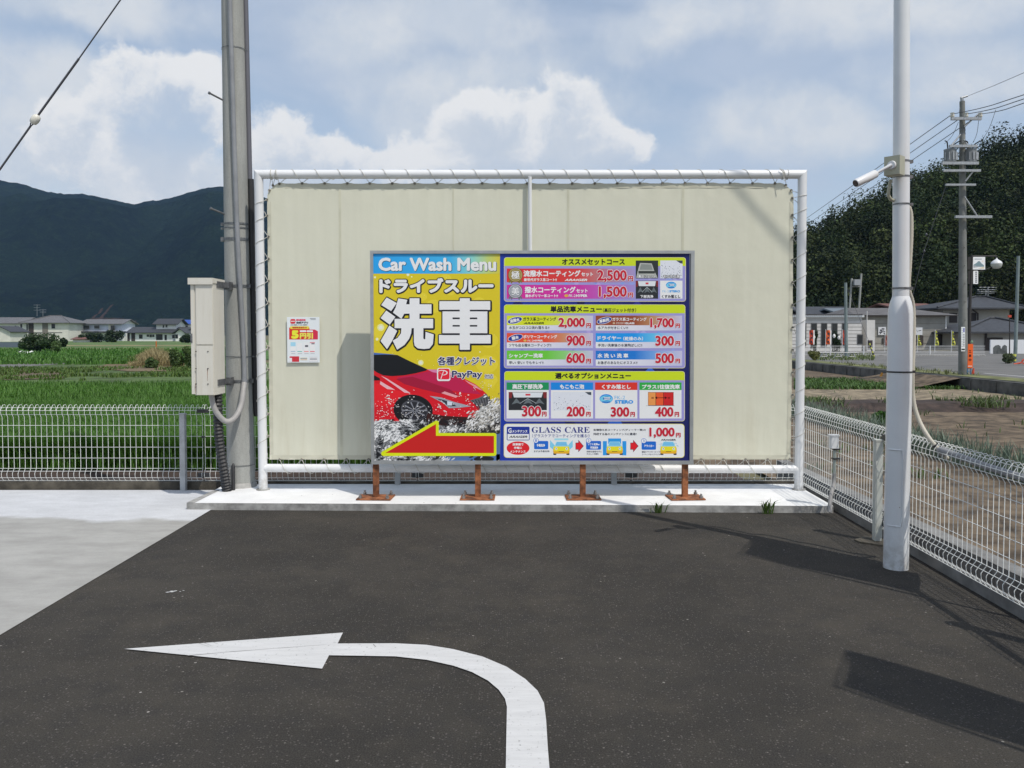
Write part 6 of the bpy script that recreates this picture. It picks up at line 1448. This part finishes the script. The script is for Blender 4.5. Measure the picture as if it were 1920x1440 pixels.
# street lamp with district sign
YL = 36.0; pxl = YL / FPX
def Lp(u, v, dy=0): return atY(u, v, YL + dy)
t = thing('street_lamp', 'dark street lamp post with a white globe and a small mountain picture sign', 'street lamp', (Lp(1820, 640).x, YL, 0)); M_dkbr = mat('dark_bronze', (.03, .026, .024), .6)
m = MB(); m.smooth = True; b0 = Lp(1816.5, 650); b0.z = 0; m.tube([b0, Lp(1818, 580), Lp(1822.5, 478)], [.085, .07, .05], 12); m.build('post', M_dkbr, t); m = MB(); m.smooth = True; m.tube([Lp(1822, 480), Lp(1869, 480.5)], .03, 8); m.tube([Lp(1822, 514), Lp(1850, 504.5), Lp(1862, 500)], .02, 6); m.build('bracket', M_dkbr, t)
c = Lp(1868.5, 494.5); m = MB(); m.smooth = True; pr = [(-9, 3.5), (-8, 6.5), (-4.5, 9), (0, 9.8)]; m.tube([c + Vector((0, 0, a * pxl)) for a, _ in pr], [b * pxl for _, b in pr], 20); m.build('globe', mat('opal_glass', (.55, .56, .52), .3), t)
m = MB(); m.smooth = True; pr = [(0, 9.9), (2.5, 9.2), (5, 7), (7, 4), (8.5, 1.6), (11, 1.1)]; m.tube([c + Vector((0, 0, a * pxl)) for a, _ in pr], [b * pxl for _, b in pr], 20); m.build('cap', JB2, t)
pl_ = Print(YL - .03, .7); pl_.rect(1823.3, 481.6, 1847.2, 505.4, (222, 228, 228)); pl_.lay = 3; pl_.shape([(1825, 501), (1825, 496.5), (1831, 493), (1834.5, 489.6), (1837, 489.8), (1841, 494.5), (1845, 497), (1845, 500)], (110, 130, 136)); pl_.lay = 4; pl_.shape([(1825, 502), (1825, 497), (1832, 499), (1839, 499.5), (1833, 501)], (150, 152, 156)); pl_.shape([(1833, 503.6), (1845, 500), (1845, 503.6)], (196, 180, 150)); pl_.rect(1827, 485.2, 1841, 486.4, (110, 116, 130)); pl_.oval(1842.5, 490, 1.6, 1.6, (222, 200, 190)); pl_.build('picture_sign', M_print, t)
pl_ = Print(YL - .03, .7); pl_.rrect(1824.8, 507.6, 1834, 532.4, 1.2, (224, 232, 228)); pl_.lay = 3
for k, v in enumerate((509.2, 512.8, 516.6, 520.4, 524, 527.6)): pl_.rect(1828.6, v, 1831.8, v + 2.5, (66, 68, 76)); pl_.lay = 4; pl_.rect(1829.6, v + .8, 1830.6, v + 1.5, (200, 204, 206)); pl_.lay = 3
pl_.build('name_plate', M_print, t); MB().box((Lp(1823.3, 0).x, YL - .025, Lp(0, 505.4).z), (Lp(1847.2, 0).x, YL, Lp(0, 481.6).z)).build('sign_backing', M_dkbr, t); MB().box((Lp(1824.8, 0).x, YL - .025, Lp(0, 532.4).z), (Lp(1834, 0).x, YL, Lp(0, 507.6).z)).build('plate_backing', M_dkbr, t)
# thinner poles
def thin_pole(u0, v0, u1, v1, Y, r, label, m_, z0=0.0, extra=None):
    b = atY(u0, v0, Y); b.z = z0; t = thing('pole', label, 'pole', tuple(b)); m = MB(); m.smooth = True; m.tube([b, atY(u1, v1, Y)], [r, r * .8], 12); m.build('shaft', m_, t)
    if extra: extra(t)
M_teal = mat('teal_grey_steel', (.19, .235, .235), .5, var=.15, vscale=2)
def ex1(t):
    for v0, v1, c in ((664, 668.5, M_yel), (668.6, 673, M_dark), (673.1, 677, M_yel)): a, b = atY(1901.5, v0, 43), atY(1901, v1, 43); m = MB(); m.smooth = True; m.tube([b, a], .115, 12); m.build('stripe_band', c, t)
thin_pole(1903, 690, 1909.5, 480, 43, .095, 'slim grey green steel pole with a yellow black band at the right edge', M_teal, 0, ex1)
def ex2(t): q = atY(1893, 593, 50); m = MB(); m.box((q.x - .09, 49.95, q.z - .07), (q.x + .09, 50.05, q.z + .07)); m.build('red_lamp', M_red, t)
thin_pole(1893, 668, 1893, 596, 50, .035, 'thin dark pole with small red lamp in front of the dark hip roof', M_dkbr, 0, ex2)
thin_pole(1587, 668, 1585.5, 530, 52, .11, 'slim grey steel pole in front of the white shop windows', M_teal)
t = thing('transformer_stand', 'small two-legged pole stand with transformer beyond the roofs, right of the tarp', 'pole stand', (atY(1606, 600, 100).x, 100, 0)); m = MB(); [m.tube([(atY(u, 0, 100).x, 100, 0), atY(u, v, 100)], .12, 6) for u, v in ((1597, 522), (1615, 513))]; [m.tube([atY(1597, v, 100), atY(1616, v, 100)], .07, 5) for v in (525, 537.5)]; m.build('frame', M_pole, t); m = MB(); a = atY(1601, 524, 99.6); m.box((a.x, 99.4, a.z - .7), (a.x + .75, 99.9, a.z)); m.build('transformer', M_galv, t)
t = thing('striped_guy_guard', 'slanting yellow and black guy wire guard before the white porch', 'guy guard', tuple(atY(1639, 668, 51))); p, q = atY(1639, 669, 51), atY(1629, 640, 51); m = MB(); m2 = MB(); m.smooth = m2.smooth = True
for k in range(8): (m if k % 2 == 0 else m2).tube([p + (q - p) * k / 8, p + (q - p) * (k + 1) / 8], .045, 8)
m.build('yellow_sleeve', M_yel, t); m2.build('black_sleeve', M_dark, t); m = MB(); m.tube([q, atY(1587, 536, 52)], .012, 4); m.build('wire', M_strand, t)
t = thing('marker_stake', 'short tilted orange yellow stake on the brown field left of the white pole', 'stake', tuple(atZ(1650, 713, LOW))); q = atZ(1647, 716, LOW); sc = q.y / FPX * 1.15; m = MB(); m.tube([q, q + Vector((6 * sc, 0, 15 * sc))], [2.2 * sc, 1.8 * sc], 8); m.build('shaft', mat('amber_plastic', (.55, .24, .02), .5), t)
t = thing('hoop_barrier', 'red hoop barrier cut by the right edge of the picture', 'barrier', tuple(atY(1918, 690, 41))); m = MB(); m.smooth = True; m.tube(smooth([Vector((atY(1915, 0, 41).x, 41, 0)), atY(1915, 680, 41), atY(1918, 675, 41), atY(1930, 674, 41), Vector((atY(1932, 0, 41).x, 41, 0))]), .04, 8); m.build('hoop', M_red, t)
# cable high over the lot, from the near utility pole to a pole beyond the right edge (its shadow crosses the tarp)
K = pole_at(7.3); E_ = Vector((9.6, 3.35, 7.85)); m = MB(); m.smooth = True; m.tube([K, E_], .018, 6); tag(m.build('overhead_cable', M_cable), 'overhead cable leaving the top of the near concrete pole to the right, above the picture', 'cable')
t = thing('utility_pole', 'concrete utility pole outside the right edge of the picture, carrying the overhead cable', 'utility pole', (E_.x, E_.y, LOW)); m = MB(); m.smooth = True; m.tube([(E_.x, E_.y, LOW), (E_.x, E_.y, 8.4)], [.15, .1], 16); m.build('pole', M_pole, t)

# ================================================================== MOUNTAINS AND WOODED HILL
def fbm(x, y, seed=0, oct_=5, base=1.0):
    """smooth value noise"""
    out = np.zeros(np.broadcast(x, y).shape); amp = 1.0; tot = 0
    for o in range(oct_):
        f = base * 2 ** o; X, Y = x * f + seed * 17.3 + o * 5.1, y * f - seed * 9.7 + o * 3.3
        xi, yi = np.floor(X).astype(int), np.floor(Y).astype(int); fx, fy = X - xi, Y - yi; fx = fx * fx * (3 - 2 * fx); fy = fy * fy * (3 - 2 * fy)
        h = lambda a, b: ((np.sin(a * 127.1 + b * 311.7 + seed * 74.7) * 43758.5453) % 1.0)
        v = (h(xi, yi) * (1 - fx) + h(xi + 1, yi) * fx) * (1 - fy) + (h(xi, yi + 1) * (1 - fx) + h(xi + 1, yi + 1) * fx) * fy
        out += v * amp; tot += amp; amp *= .5
    return out / tot - .5
# far mountains: skyline read against the frame at each bearing, 2 km off
sk_u = np.array([-700, -350, -120, 0, 60, 90, 125, 160, 200, 235, 255, 275, 300, 340, 370, 395, 425, 470, 560, 700, 900, 1300, 1700])
sk_v = np.array([330, 318, 334, 340, 352, 362, 367, 366, 374, 381, 386, 381, 379, 370, 361, 354, 353, 362, 398, 440, 500, 560, 592])
na, nd = 420, 110; YR = 2050.0
ua = np.linspace(-700, 1700, na); dd = np.linspace(0, 1, nd)
UA, DD = np.meshgrid(ua, dd, indexing='ij')
top = (626 - np.interp(ua, sk_u, sk_v)) / FPX * YR
YY = 1020 + (YR - 1020) * DD; XX = (UA - 960) / FPX * YY
ridge = 1 - np.abs(2 * (fbm(XX / 330, YY / 800, 3, 4) + .5) - 1)
gull = (ridge - .6) * 215 * np.sin(np.pi * DD) ** .8
ZZ = top[:, None] * (DD ** 1.05) + gull * np.minimum(1, top[:, None] / 150) + fbm(XX / 60, YY / 60, 9, 4) * 16 * np.sin(np.pi * np.clip(DD, 0, 1)) + (fbm(XX / 14, YY / 14, 4, 2)) * 7 * (DD > .02)
lim = top[:, None] * (YY / YR) * 1.0            # nothing may stand above the skyline seen from the lot
ZZ = np.where(DD > .98, top[:, None] + fbm(XX / 11, YY / 11, 6, 2) * 6, np.minimum(ZZ, lim * .985 - 2)); ZZ = np.where(DD == 0, LOW - 2, ZZ)
back = np.stack([XX[:, -1] * 1.15, np.full(na, YR * 1.15), np.full(na, LOW)], 1)
V = np.concatenate([np.stack([XX, YY, ZZ], 2).reshape(-1, 3), back])
I = np.arange(na * nd).reshape(na, nd); F = np.stack([I[:-1, :-1], I[1:, :-1], I[1:, 1:], I[:-1, 1:]], 2).reshape(-1, 4)
bk = na * nd + np.arange(na); F = np.concatenate([F, np.stack([I[:-1, -1], I[1:, -1], bk[1:], bk[:-1]], 1)])
def forest_nodes(t, p, co):
    mp = t.new('ShaderNodeMapping'); mp.inputs['Scale'].default_value = (1, 1, 1); t.link(co, mp.inputs['Vector'])
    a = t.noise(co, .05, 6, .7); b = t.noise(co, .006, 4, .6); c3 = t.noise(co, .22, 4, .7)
    c = t.mix(t.ramp(b, .35, .65), (.0025, .0065, .0045), (.0105, .0215, .0105)); c = t.mix(t.ramp(a, .4, .7, 0, .8), c, (.021, .037, .016)); c = t.mix(t.ramp(c3, .35, .6, .7, 0), c, (.003, .006, .005))  # cloud shade over the slopes is painted in as near-black greens
    # bare reddish streaks where the foot of the slope has slipped
    sep = t.new('ShaderNodeSeparateXYZ'); t.link(co, sep.inputs[0]); xz = t.new('ShaderNodeCombineXYZ'); t.link(sep.outputs[0], xz.inputs[0]); t.link(sep.outputs[2], xz.inputs[2])
    wob = t.vmath('ADD', xz.outputs[0], t.vmath('MULTIPLY', t.vmath('SUBTRACT', t.new('ShaderNodeTexNoise').outputs['Color'], (.5, .5, .5)), (0, 0, 0)))
    mask = None
    for (ax, az, bx_, bz, r) in ((-569, 36, -557, 20, 2.6), (-558, 40, -545, 22, 3.6), (-560, 20, -520, 19, 4.5), (-522, 20, -494, 16, 3.2)):
        A_, B_v = Vector((ax, 0, az)), Vector((bx_, 0, bz)); ab = B_v - A_; rel = t.vmath('SUBTRACT', wob, tuple(A_))
        h = t.math('MULTIPLY', t.vmath('DOT_PRODUCT', rel, tuple(ab)), 1 / ab.length_squared); hc = t.new('ShaderNodeClamp'); t.link(h, hc.inputs[0])
        sc = t.new('ShaderNodeVectorMath'); sc.operation = 'SCALE'; sc.inputs[0].default_value = ab; t.link(hc.outputs[0], sc.inputs['Scale'])
        d = t.math('SUBTRACT', 1.0, t.math('DIVIDE', t.vmath('LENGTH', t.vmath('SUBTRACT', rel, sc.outputs[0])), r)); mask = d if mask is None else t.math('MAXIMUM', mask, d)
    mask = t.ramp(t.math('ADD', mask, t.math('MULTIPLY', t.math('SUBTRACT', t.noise(co, .25, 5, .75), .55), 1.6)), -.1, .6, 0, .75)
    c = t.mix(mask, c, (.10, .062, .045))
    t.link(c, p.inputs['Base Color']); bm = t.new('ShaderNodeBump', i_Strength=1, i_Distance=9.0); t.link(t.noise(co, .12, 5, .75), bm.inputs['Height']); t.link(bm.outputs[0], p.inputs['Normal'])
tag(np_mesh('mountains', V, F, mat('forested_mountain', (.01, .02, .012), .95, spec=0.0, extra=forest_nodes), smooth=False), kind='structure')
# wooded hill on the right: ground first, then the trees
hu = np.array([1180, 1330, 1450, 1515, 1560, 1610, 1650, 1700, 1760, 1800, 1850, 1920, 2050, 2300, 2700]); hv = np.array([585, 540, 480, 448, 420, 392, 370, 345, 322, 300, 282, 262, 235, 205, 190])
YH0, YH1 = 112.0, 165.0
def hill_z(x, y):
    u = x / y * FPX + 960; s = np.clip((y - YH0) / (YH1 - YH0), 0, 1)
    zt = (626 - np.interp(u, hu, hv)) / FPX * YH1 - 4.5
    return LOW + np.maximum(zt, 0) * (s ** .75) + fbm(x / 22, y / 22, 2, 3) * 3.2 * s
nx, ny = 90, 34; xs = np.linspace(12, 260, nx); ys = np.linspace(YH0, YH1 + 70, ny); HX, HYy = np.meshgrid(xs, ys, indexing='ij')
I3 = np.arange(nx * ny).reshape(nx, ny); F3 = np.stack([I3[:-1, :-1], I3[1:, :-1], I3[1:, 1:], I3[:-1, 1:]], 2).reshape(-1, 4)
tag(np_mesh('hill', np.stack([HX, HYy, hill_z(HX, HYy)], 2).reshape(-1, 3), F3, mat('hill_floor', (.012, .016, .008), 1.0, var=.4, vscale=.2, spec=0)), kind='structure')
rng = np.random.default_rng(12); VV, FF, CC = [], [], []; off = 0; nt = 0
for k in range(900):
    s = rng.random() ** .8; y = YH0 - 2 + (YH1 - YH0 + 4) * s; side = k >= 680; u = rng.uniform(1440, 1990) if not side else (rng.uniform(1230, 1440) if k % 2 else rng.uniform(1990, 2350)); x = (u - 960) / FPX * y
    z = float(hill_z(np.array(x), np.array(y))); r = rng.uniform(2.8, 5.6) * (1.0 if s < .9 else .8); h = r * rng.uniform(.9, 1.5)
    n = int(rng.uniform(850, 1250)) if not side else 300; C_, lk, dn = crown_points((x, y, z + h * .75), (r, r, h), n, rng, lumps=9, shell=.35)
    sz = rng.uniform(.24, .60, n) * (1.8 if side else 1); v_, f_ = leaf_quads(C_, sz, rng, dn, .4)
    base = np.array([(.020, .032, .011), (.028, .042, .013), (.016, .028, .012), (.036, .046, .016)][rng.integers(0, 4)]) * rng.uniform(.5, 1.75)  # leaf greens kept dark, with the cloud's shadow on the hill in their colour
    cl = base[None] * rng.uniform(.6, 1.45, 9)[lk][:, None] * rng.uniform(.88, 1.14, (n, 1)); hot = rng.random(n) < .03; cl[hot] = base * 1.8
    VV.append(v_); FF.append(f_ + off); CC.append(cl); off += len(v_)
M_leaf = vcol_mat('leaf', .55, .25)
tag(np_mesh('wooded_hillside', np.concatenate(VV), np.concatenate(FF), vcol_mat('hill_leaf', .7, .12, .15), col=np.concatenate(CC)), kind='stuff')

# shrubs one can tell apart
def shrub(name, label, cat, u0, u1, v0, vb, Y, n, colr, seed, leaf=.28, group=None, z0=LOW):
    rng = np.random.default_rng(seed); a, b = atY(u0, vb, Y), atY(u1, v0, Y); cx, w_ = (a.x + b.x) / 2, abs(b.x - a.x) / 2; h = b.z - z0
    t = thing(name, label, cat, (cx, Y, z0), group); P_, lk, dn = crown_points((cx, Y, z0 + h * .48), (w_, w_ * .8, h * .56), n, rng, lumps=14, shell=.5)
    P_[:, 2] = np.maximum(P_[:, 2], z0 + .05); v_, f_ = leaf_quads(P_, rng.uniform(.6, 1.3, n) * leaf, rng, dn, .7)
    tone = rng.uniform(.75, 1.3, 14)[lk]; cl = np.array(colr)[None] * tone[:, None] * rng.uniform(.75, 1.3, (n, 1)); np_mesh('foliage', v_, f_, M_leaf, t, cl)
    m = MB(); m.smooth = True; rg = random.Random(seed)
    for k in range(4): q = Vector((cx + rg.uniform(-.3, .3) * w_, Y, z0)); m.tube([q, q + Vector((rg.uniform(-.3, .3) * w_, rg.uniform(-.2, .2) * w_, h * .6))], [w_ * .05, w_ * .02], 6)
    m.build('stem', mat('bark', (.07, .05, .035), .9), t)
shrub('bush', 'large round dark green bush in front of the cream hip-roofed house', 'bush', 34, 112, 625, 662, 84, 5200, (.032, .062, .018), 3, .20)
shrub('bush', 'pale green low bush at the right foot of the large round bush', 'bush', 92, 118, 640, 661, 82, 1500, (.075, .125, .035), 4, .16)
for k, (u0, u1, v0, vb, Y, lab) in enumerate(((112, 126, 632, 652, 120, 'small dark shrub right of the hip-roofed house'), (160, 196, 621, 643, 190, 'wide dark garden tree before the pale blue house'), (192, 232, 618, 643, 188, 'tall dark garden tree between the pale blue house and the white house'), (146, 166, 626, 641, 192, 'small dark garden tree above the brown shed roof'), (338, 362, 626, 646, 170, 'dark hedge bush beside the white house, left of the meter box'))):
    shrub('garden_tree', lab, 'tree', u0, u1, v0, vb, Y, 1800, (.022, .042, .014), 20 + k, .42)
shrub('potted_bush', 'round dark bush behind the leftmost red flag', 'bush', 1520, 1536, 618, 646, 68, 1500, (.022, .045, .014), 31, .12, None, 0.0)
shrub('potted_bush', 'round dark bush with white flowers between the orange and right red flags', 'bush', 1558, 1578, 618, 650, 68, 1800, (.022, .045, .014), 32, .12, None, 0.0)
m = MB(); m.smooth = True
for u, v in ((1564, 630), (1573, 633), (1526, 632)): c = atY(u, v, 66.9); m.tube([c - Vector((0, 0, .16)), c, c + Vector((0, 0, .16))], [.06, .13, .05], 8)
tag(m.build('white_flowers', M_wallw), 'three white flower heads in the round bushes at the white shop', 'flowers')
shrub('bush', 'low green scrub at the foot of the slim pole by the street, right edge', 'bush', 1872, 1903, 662, 690, 42, 1800, (.10, .125, .06), 33, .12, None, 0.0)
shrub('bush', 'bright green bushy plant in the brown field left of the white pole', 'bush', 1634, 1668, 768, 800, 17.5, 2200, (.06, .14, .025), 34, .06)
shrub('bush', 'yellow green weeds by the street before the white shop', 'bush', 1514, 1538, 656, 672, 47, 1500, (.15, .16, .05), 35, .10, None, 0.0)
for k, (u0, u1, v0, vb, lab) in enumerate(((318, 345, 652, 690, 'tall dark weeds beside the cream meter box'), (340, 372, 646, 684, 'tallest dark green weeds behind the cream meter box'), (270, 300, 668, 690, 'low dark weeds in front of the dry grass clump'))):
    shrub('weed_clump', lab, 'weeds', u0, u1, v0, vb, 46, 2200, (.085, .14, .038), 41 + k, .12)

# ================================================================== GRASSES
def blades(name, X, Y, z, h, wd, cols, lean=.35, rng=RNG, m_=None, kind='stuff', jit=.25):
    n = len(X); a = rng.uniform(0, 2 * np.pi, n); L = h * rng.uniform(1 - jit, 1 + jit, n); d = np.stack([np.cos(a), np.sin(a)], 1); s = np.stack([-d[:, 1], d[:, 0]], 1) * (np.broadcast_to(wd, (n,)) * .5)[:, None]
    ln = L * lean * rng.uniform(.2, 1.4, n); B = np.stack([X, Y, np.full(n, 0.0) + z], 1); z3 = np.zeros((n, 1)); S3 = np.concatenate([s, z3], 1)
    M1 = B + np.concatenate([d * (ln * .3)[:, None], (L * .6)[:, None]], 1); T = B + np.concatenate([d * ln[:, None], L[:, None]], 1)
    V_ = np.stack([B - S3, B + S3, M1 + S3 * .9, M1 - S3 * .9, T + S3 * .15, T - S3 * .15], 1).reshape(-1, 3); b = np.arange(n)[:, None] * 6
    F_ = np.concatenate([b + np.array([[0, 1, 2, 3]]), b + np.array([[3, 2, 4, 5]])]); c = np.asarray(cols); c = np.concatenate([c, c])
    return tag(np_mesh(name, V_, F_, m_ or M_leaf, col=c), kind=kind)
rng = np.random.default_rng(5)
def patch(n, u0, u1, v0, v1, z): # spread evenly over the picture so that near ground is not starved
    u, v = rng.uniform(u0, u1, n), rng.uniform(v0, v1, n); Yd = (EYE - z) / ((v - 626) / FPX); return (u - 960) / FPX * Yd, Yd
X, Y = patch(230000, -160, 960, 716, 880, LOW); k = (Y > 11.8) & (Y < 27.3) & (X < -.5)
X, Y = X[k], Y[k]; rows = np.round(X / .30) * .30 + rng.normal(0, .05, len(X)); X = np.where(rng.random(len(X)) < .75, rows, X)
patchy = fbm(X / 3.5, Y / 3.5, 1, 3); g = (rng.uniform(.8, 1.2, len(X)) * (1 + patchy * .6))[:, None]
blades('rice_plants', X, Y, LOW, .38 + .08 * patchy, .008 + .0008 * Y, np.array([(.082, .192, .024)]) * g, .45)
X, Y = patch(150000, -60, 560, 786, 881, LOW); k = (Y > 11.75) & (X < -.5); X, Y = X[k], Y[k]
blades('near_rice', X, Y, LOW, .40, .017, np.array([(.080, .190, .024)]) * rng.uniform(.75, 1.25, (len(X), 1)), .5)
X, Y = patch(16000, -80, 960, 848, 882, LOW); k = (Y > 11.6) & (Y < 13.2) & (X < -.5); X, Y = X[k], Y[k]; blades('rice_edge', X, Y, LOW, .38, .016, np.array([(.078, .188, .024)]) * rng.uniform(.7, 1.25, (len(X), 1)), .6)
X, Y = patch(9000, -60, 440, 690, 716, LOW); k = fbm(X / 3, Y / 3, 8, 3) > -.08; X, Y = X[k], Y[k]; blades('verge_grass', X, Y, LOW, .15, .05, np.array([(.072, .145, .026)]) * rng.uniform(.6, 1.4, (len(X), 1)) + np.array([(.03, .0, 0)]) * rng.random((len(X), 1)), .6)
X, Y = patch(5000, 240, 345, 672, 688, LOW); blades('dry_grass_clump', X, Y, LOW, np.clip(.9 - np.abs((X / Y * FPX + 960) - 292) / 60, .2, .9), .035, np.array([(.33, .27, .13)]) * rng.uniform(.6, 1.25, (len(X), 1)), .6)
X, Y = patch(9000, -60, 440, 655, 684, LOW); blades('far_rice', X, Y, LOW, .30, .09, np.array([(.072, .175, .024)]) * rng.uniform(.75, 1.25, (len(X), 1)), .4)
# right-hand field: weedy strip, leeks, odd weeds
X, Y = patch(8500, 1490, 1960, 712, 731, LOW); k = rng.random(len(X)) < np.clip(.75 + 2.2 * fbm(X / 2, Y / 1, 3, 3), 0, 1); X, Y = X[k], Y[k]; blades('weed_strip', X, Y, LOW, .13, .045, np.array([(.07, .14, .028)]) * rng.uniform(.6, 1.35, (len(X), 1)), .9)
X, Y = patch(2600, 1490, 1960, 752, 772, LOW + .1); k = fbm(X / 1.4, Y, 5, 3) > .06; X, Y = X[k], Y[k]; blades('ridge_weeds', X, Y, LOW + .12, .16, .03, np.array([(.09, .13, .04)]) * rng.uniform(.6, 1.3, (len(X), 1)), .9)
X, Y = patch(3600, 1490, 1960, 735, 900, LOW); k = (fbm(X / .9, Y / .9, 7, 3) > .17) & (X > 3.5); X, Y = X[k], Y[k]; blades('field_weeds', X, Y, LOW, .12, .02, np.array([(.08, .13, .035)]) * rng.uniform(.6, 1.3, (len(X), 1)), 1.0)
yl = rng.uniform(7.2, 19.5, 1900); xl = np.where(rng.random(1900) < .6, 6.55, 6.95) + rng.normal(0, .04, 1900); blades('leeks', xl, yl, LOW, .37, .018, np.array([(.15, .20, .145)]) * rng.uniform(.65, 1.3, (1900, 1)), .4)
X, Y = patch(2500, 1500, 1960, 681, 704, 0.0); k = (X > 15.95) & (X < 17.0) & (Y > 24.6); X, Y = X[k], Y[k]; blades('street_verge_weeds', X, Y, 0.0, .14, .03, np.array([(.15, .17, .06)]) * rng.uniform(.6, 1.3, (len(X), 1)), .9)
X, Y = patch(700, 1530, 1640, 664, 676, 0.0); blades('roadside_weeds', X, Y, 0.0, .16, .05, np.array([(.13, .17, .06)]) * rng.uniform(.6, 1.3, (len(X), 1)), .9)

# ================================================================== AIR
m = MB(); m.box((-3200, -60, LOW - 1.6), (2600, 2420, 470))
hz = m.build('haze', None); hz.data.materials.clear()
hm = bpy.data.materials.new('haze_air'); hm.use_nodes = True; ht = hm.node_tree; ht.nodes.remove(ht.nodes['Principled BSDF'])
vol = ht.nodes.new('ShaderNodeVolumePrincipled'); vol.inputs['Color'].default_value = (.38, .62, 1.0, 1); vol.inputs['Density'].default_value = .00008; vol.inputs['Anisotropy'].default_value = 0.0
ht.links.new(vol.outputs[0], ht.nodes['Material Output'].inputs['Volume']); hz.data.materials.append(hm); hz['kind'] = 'stuff'
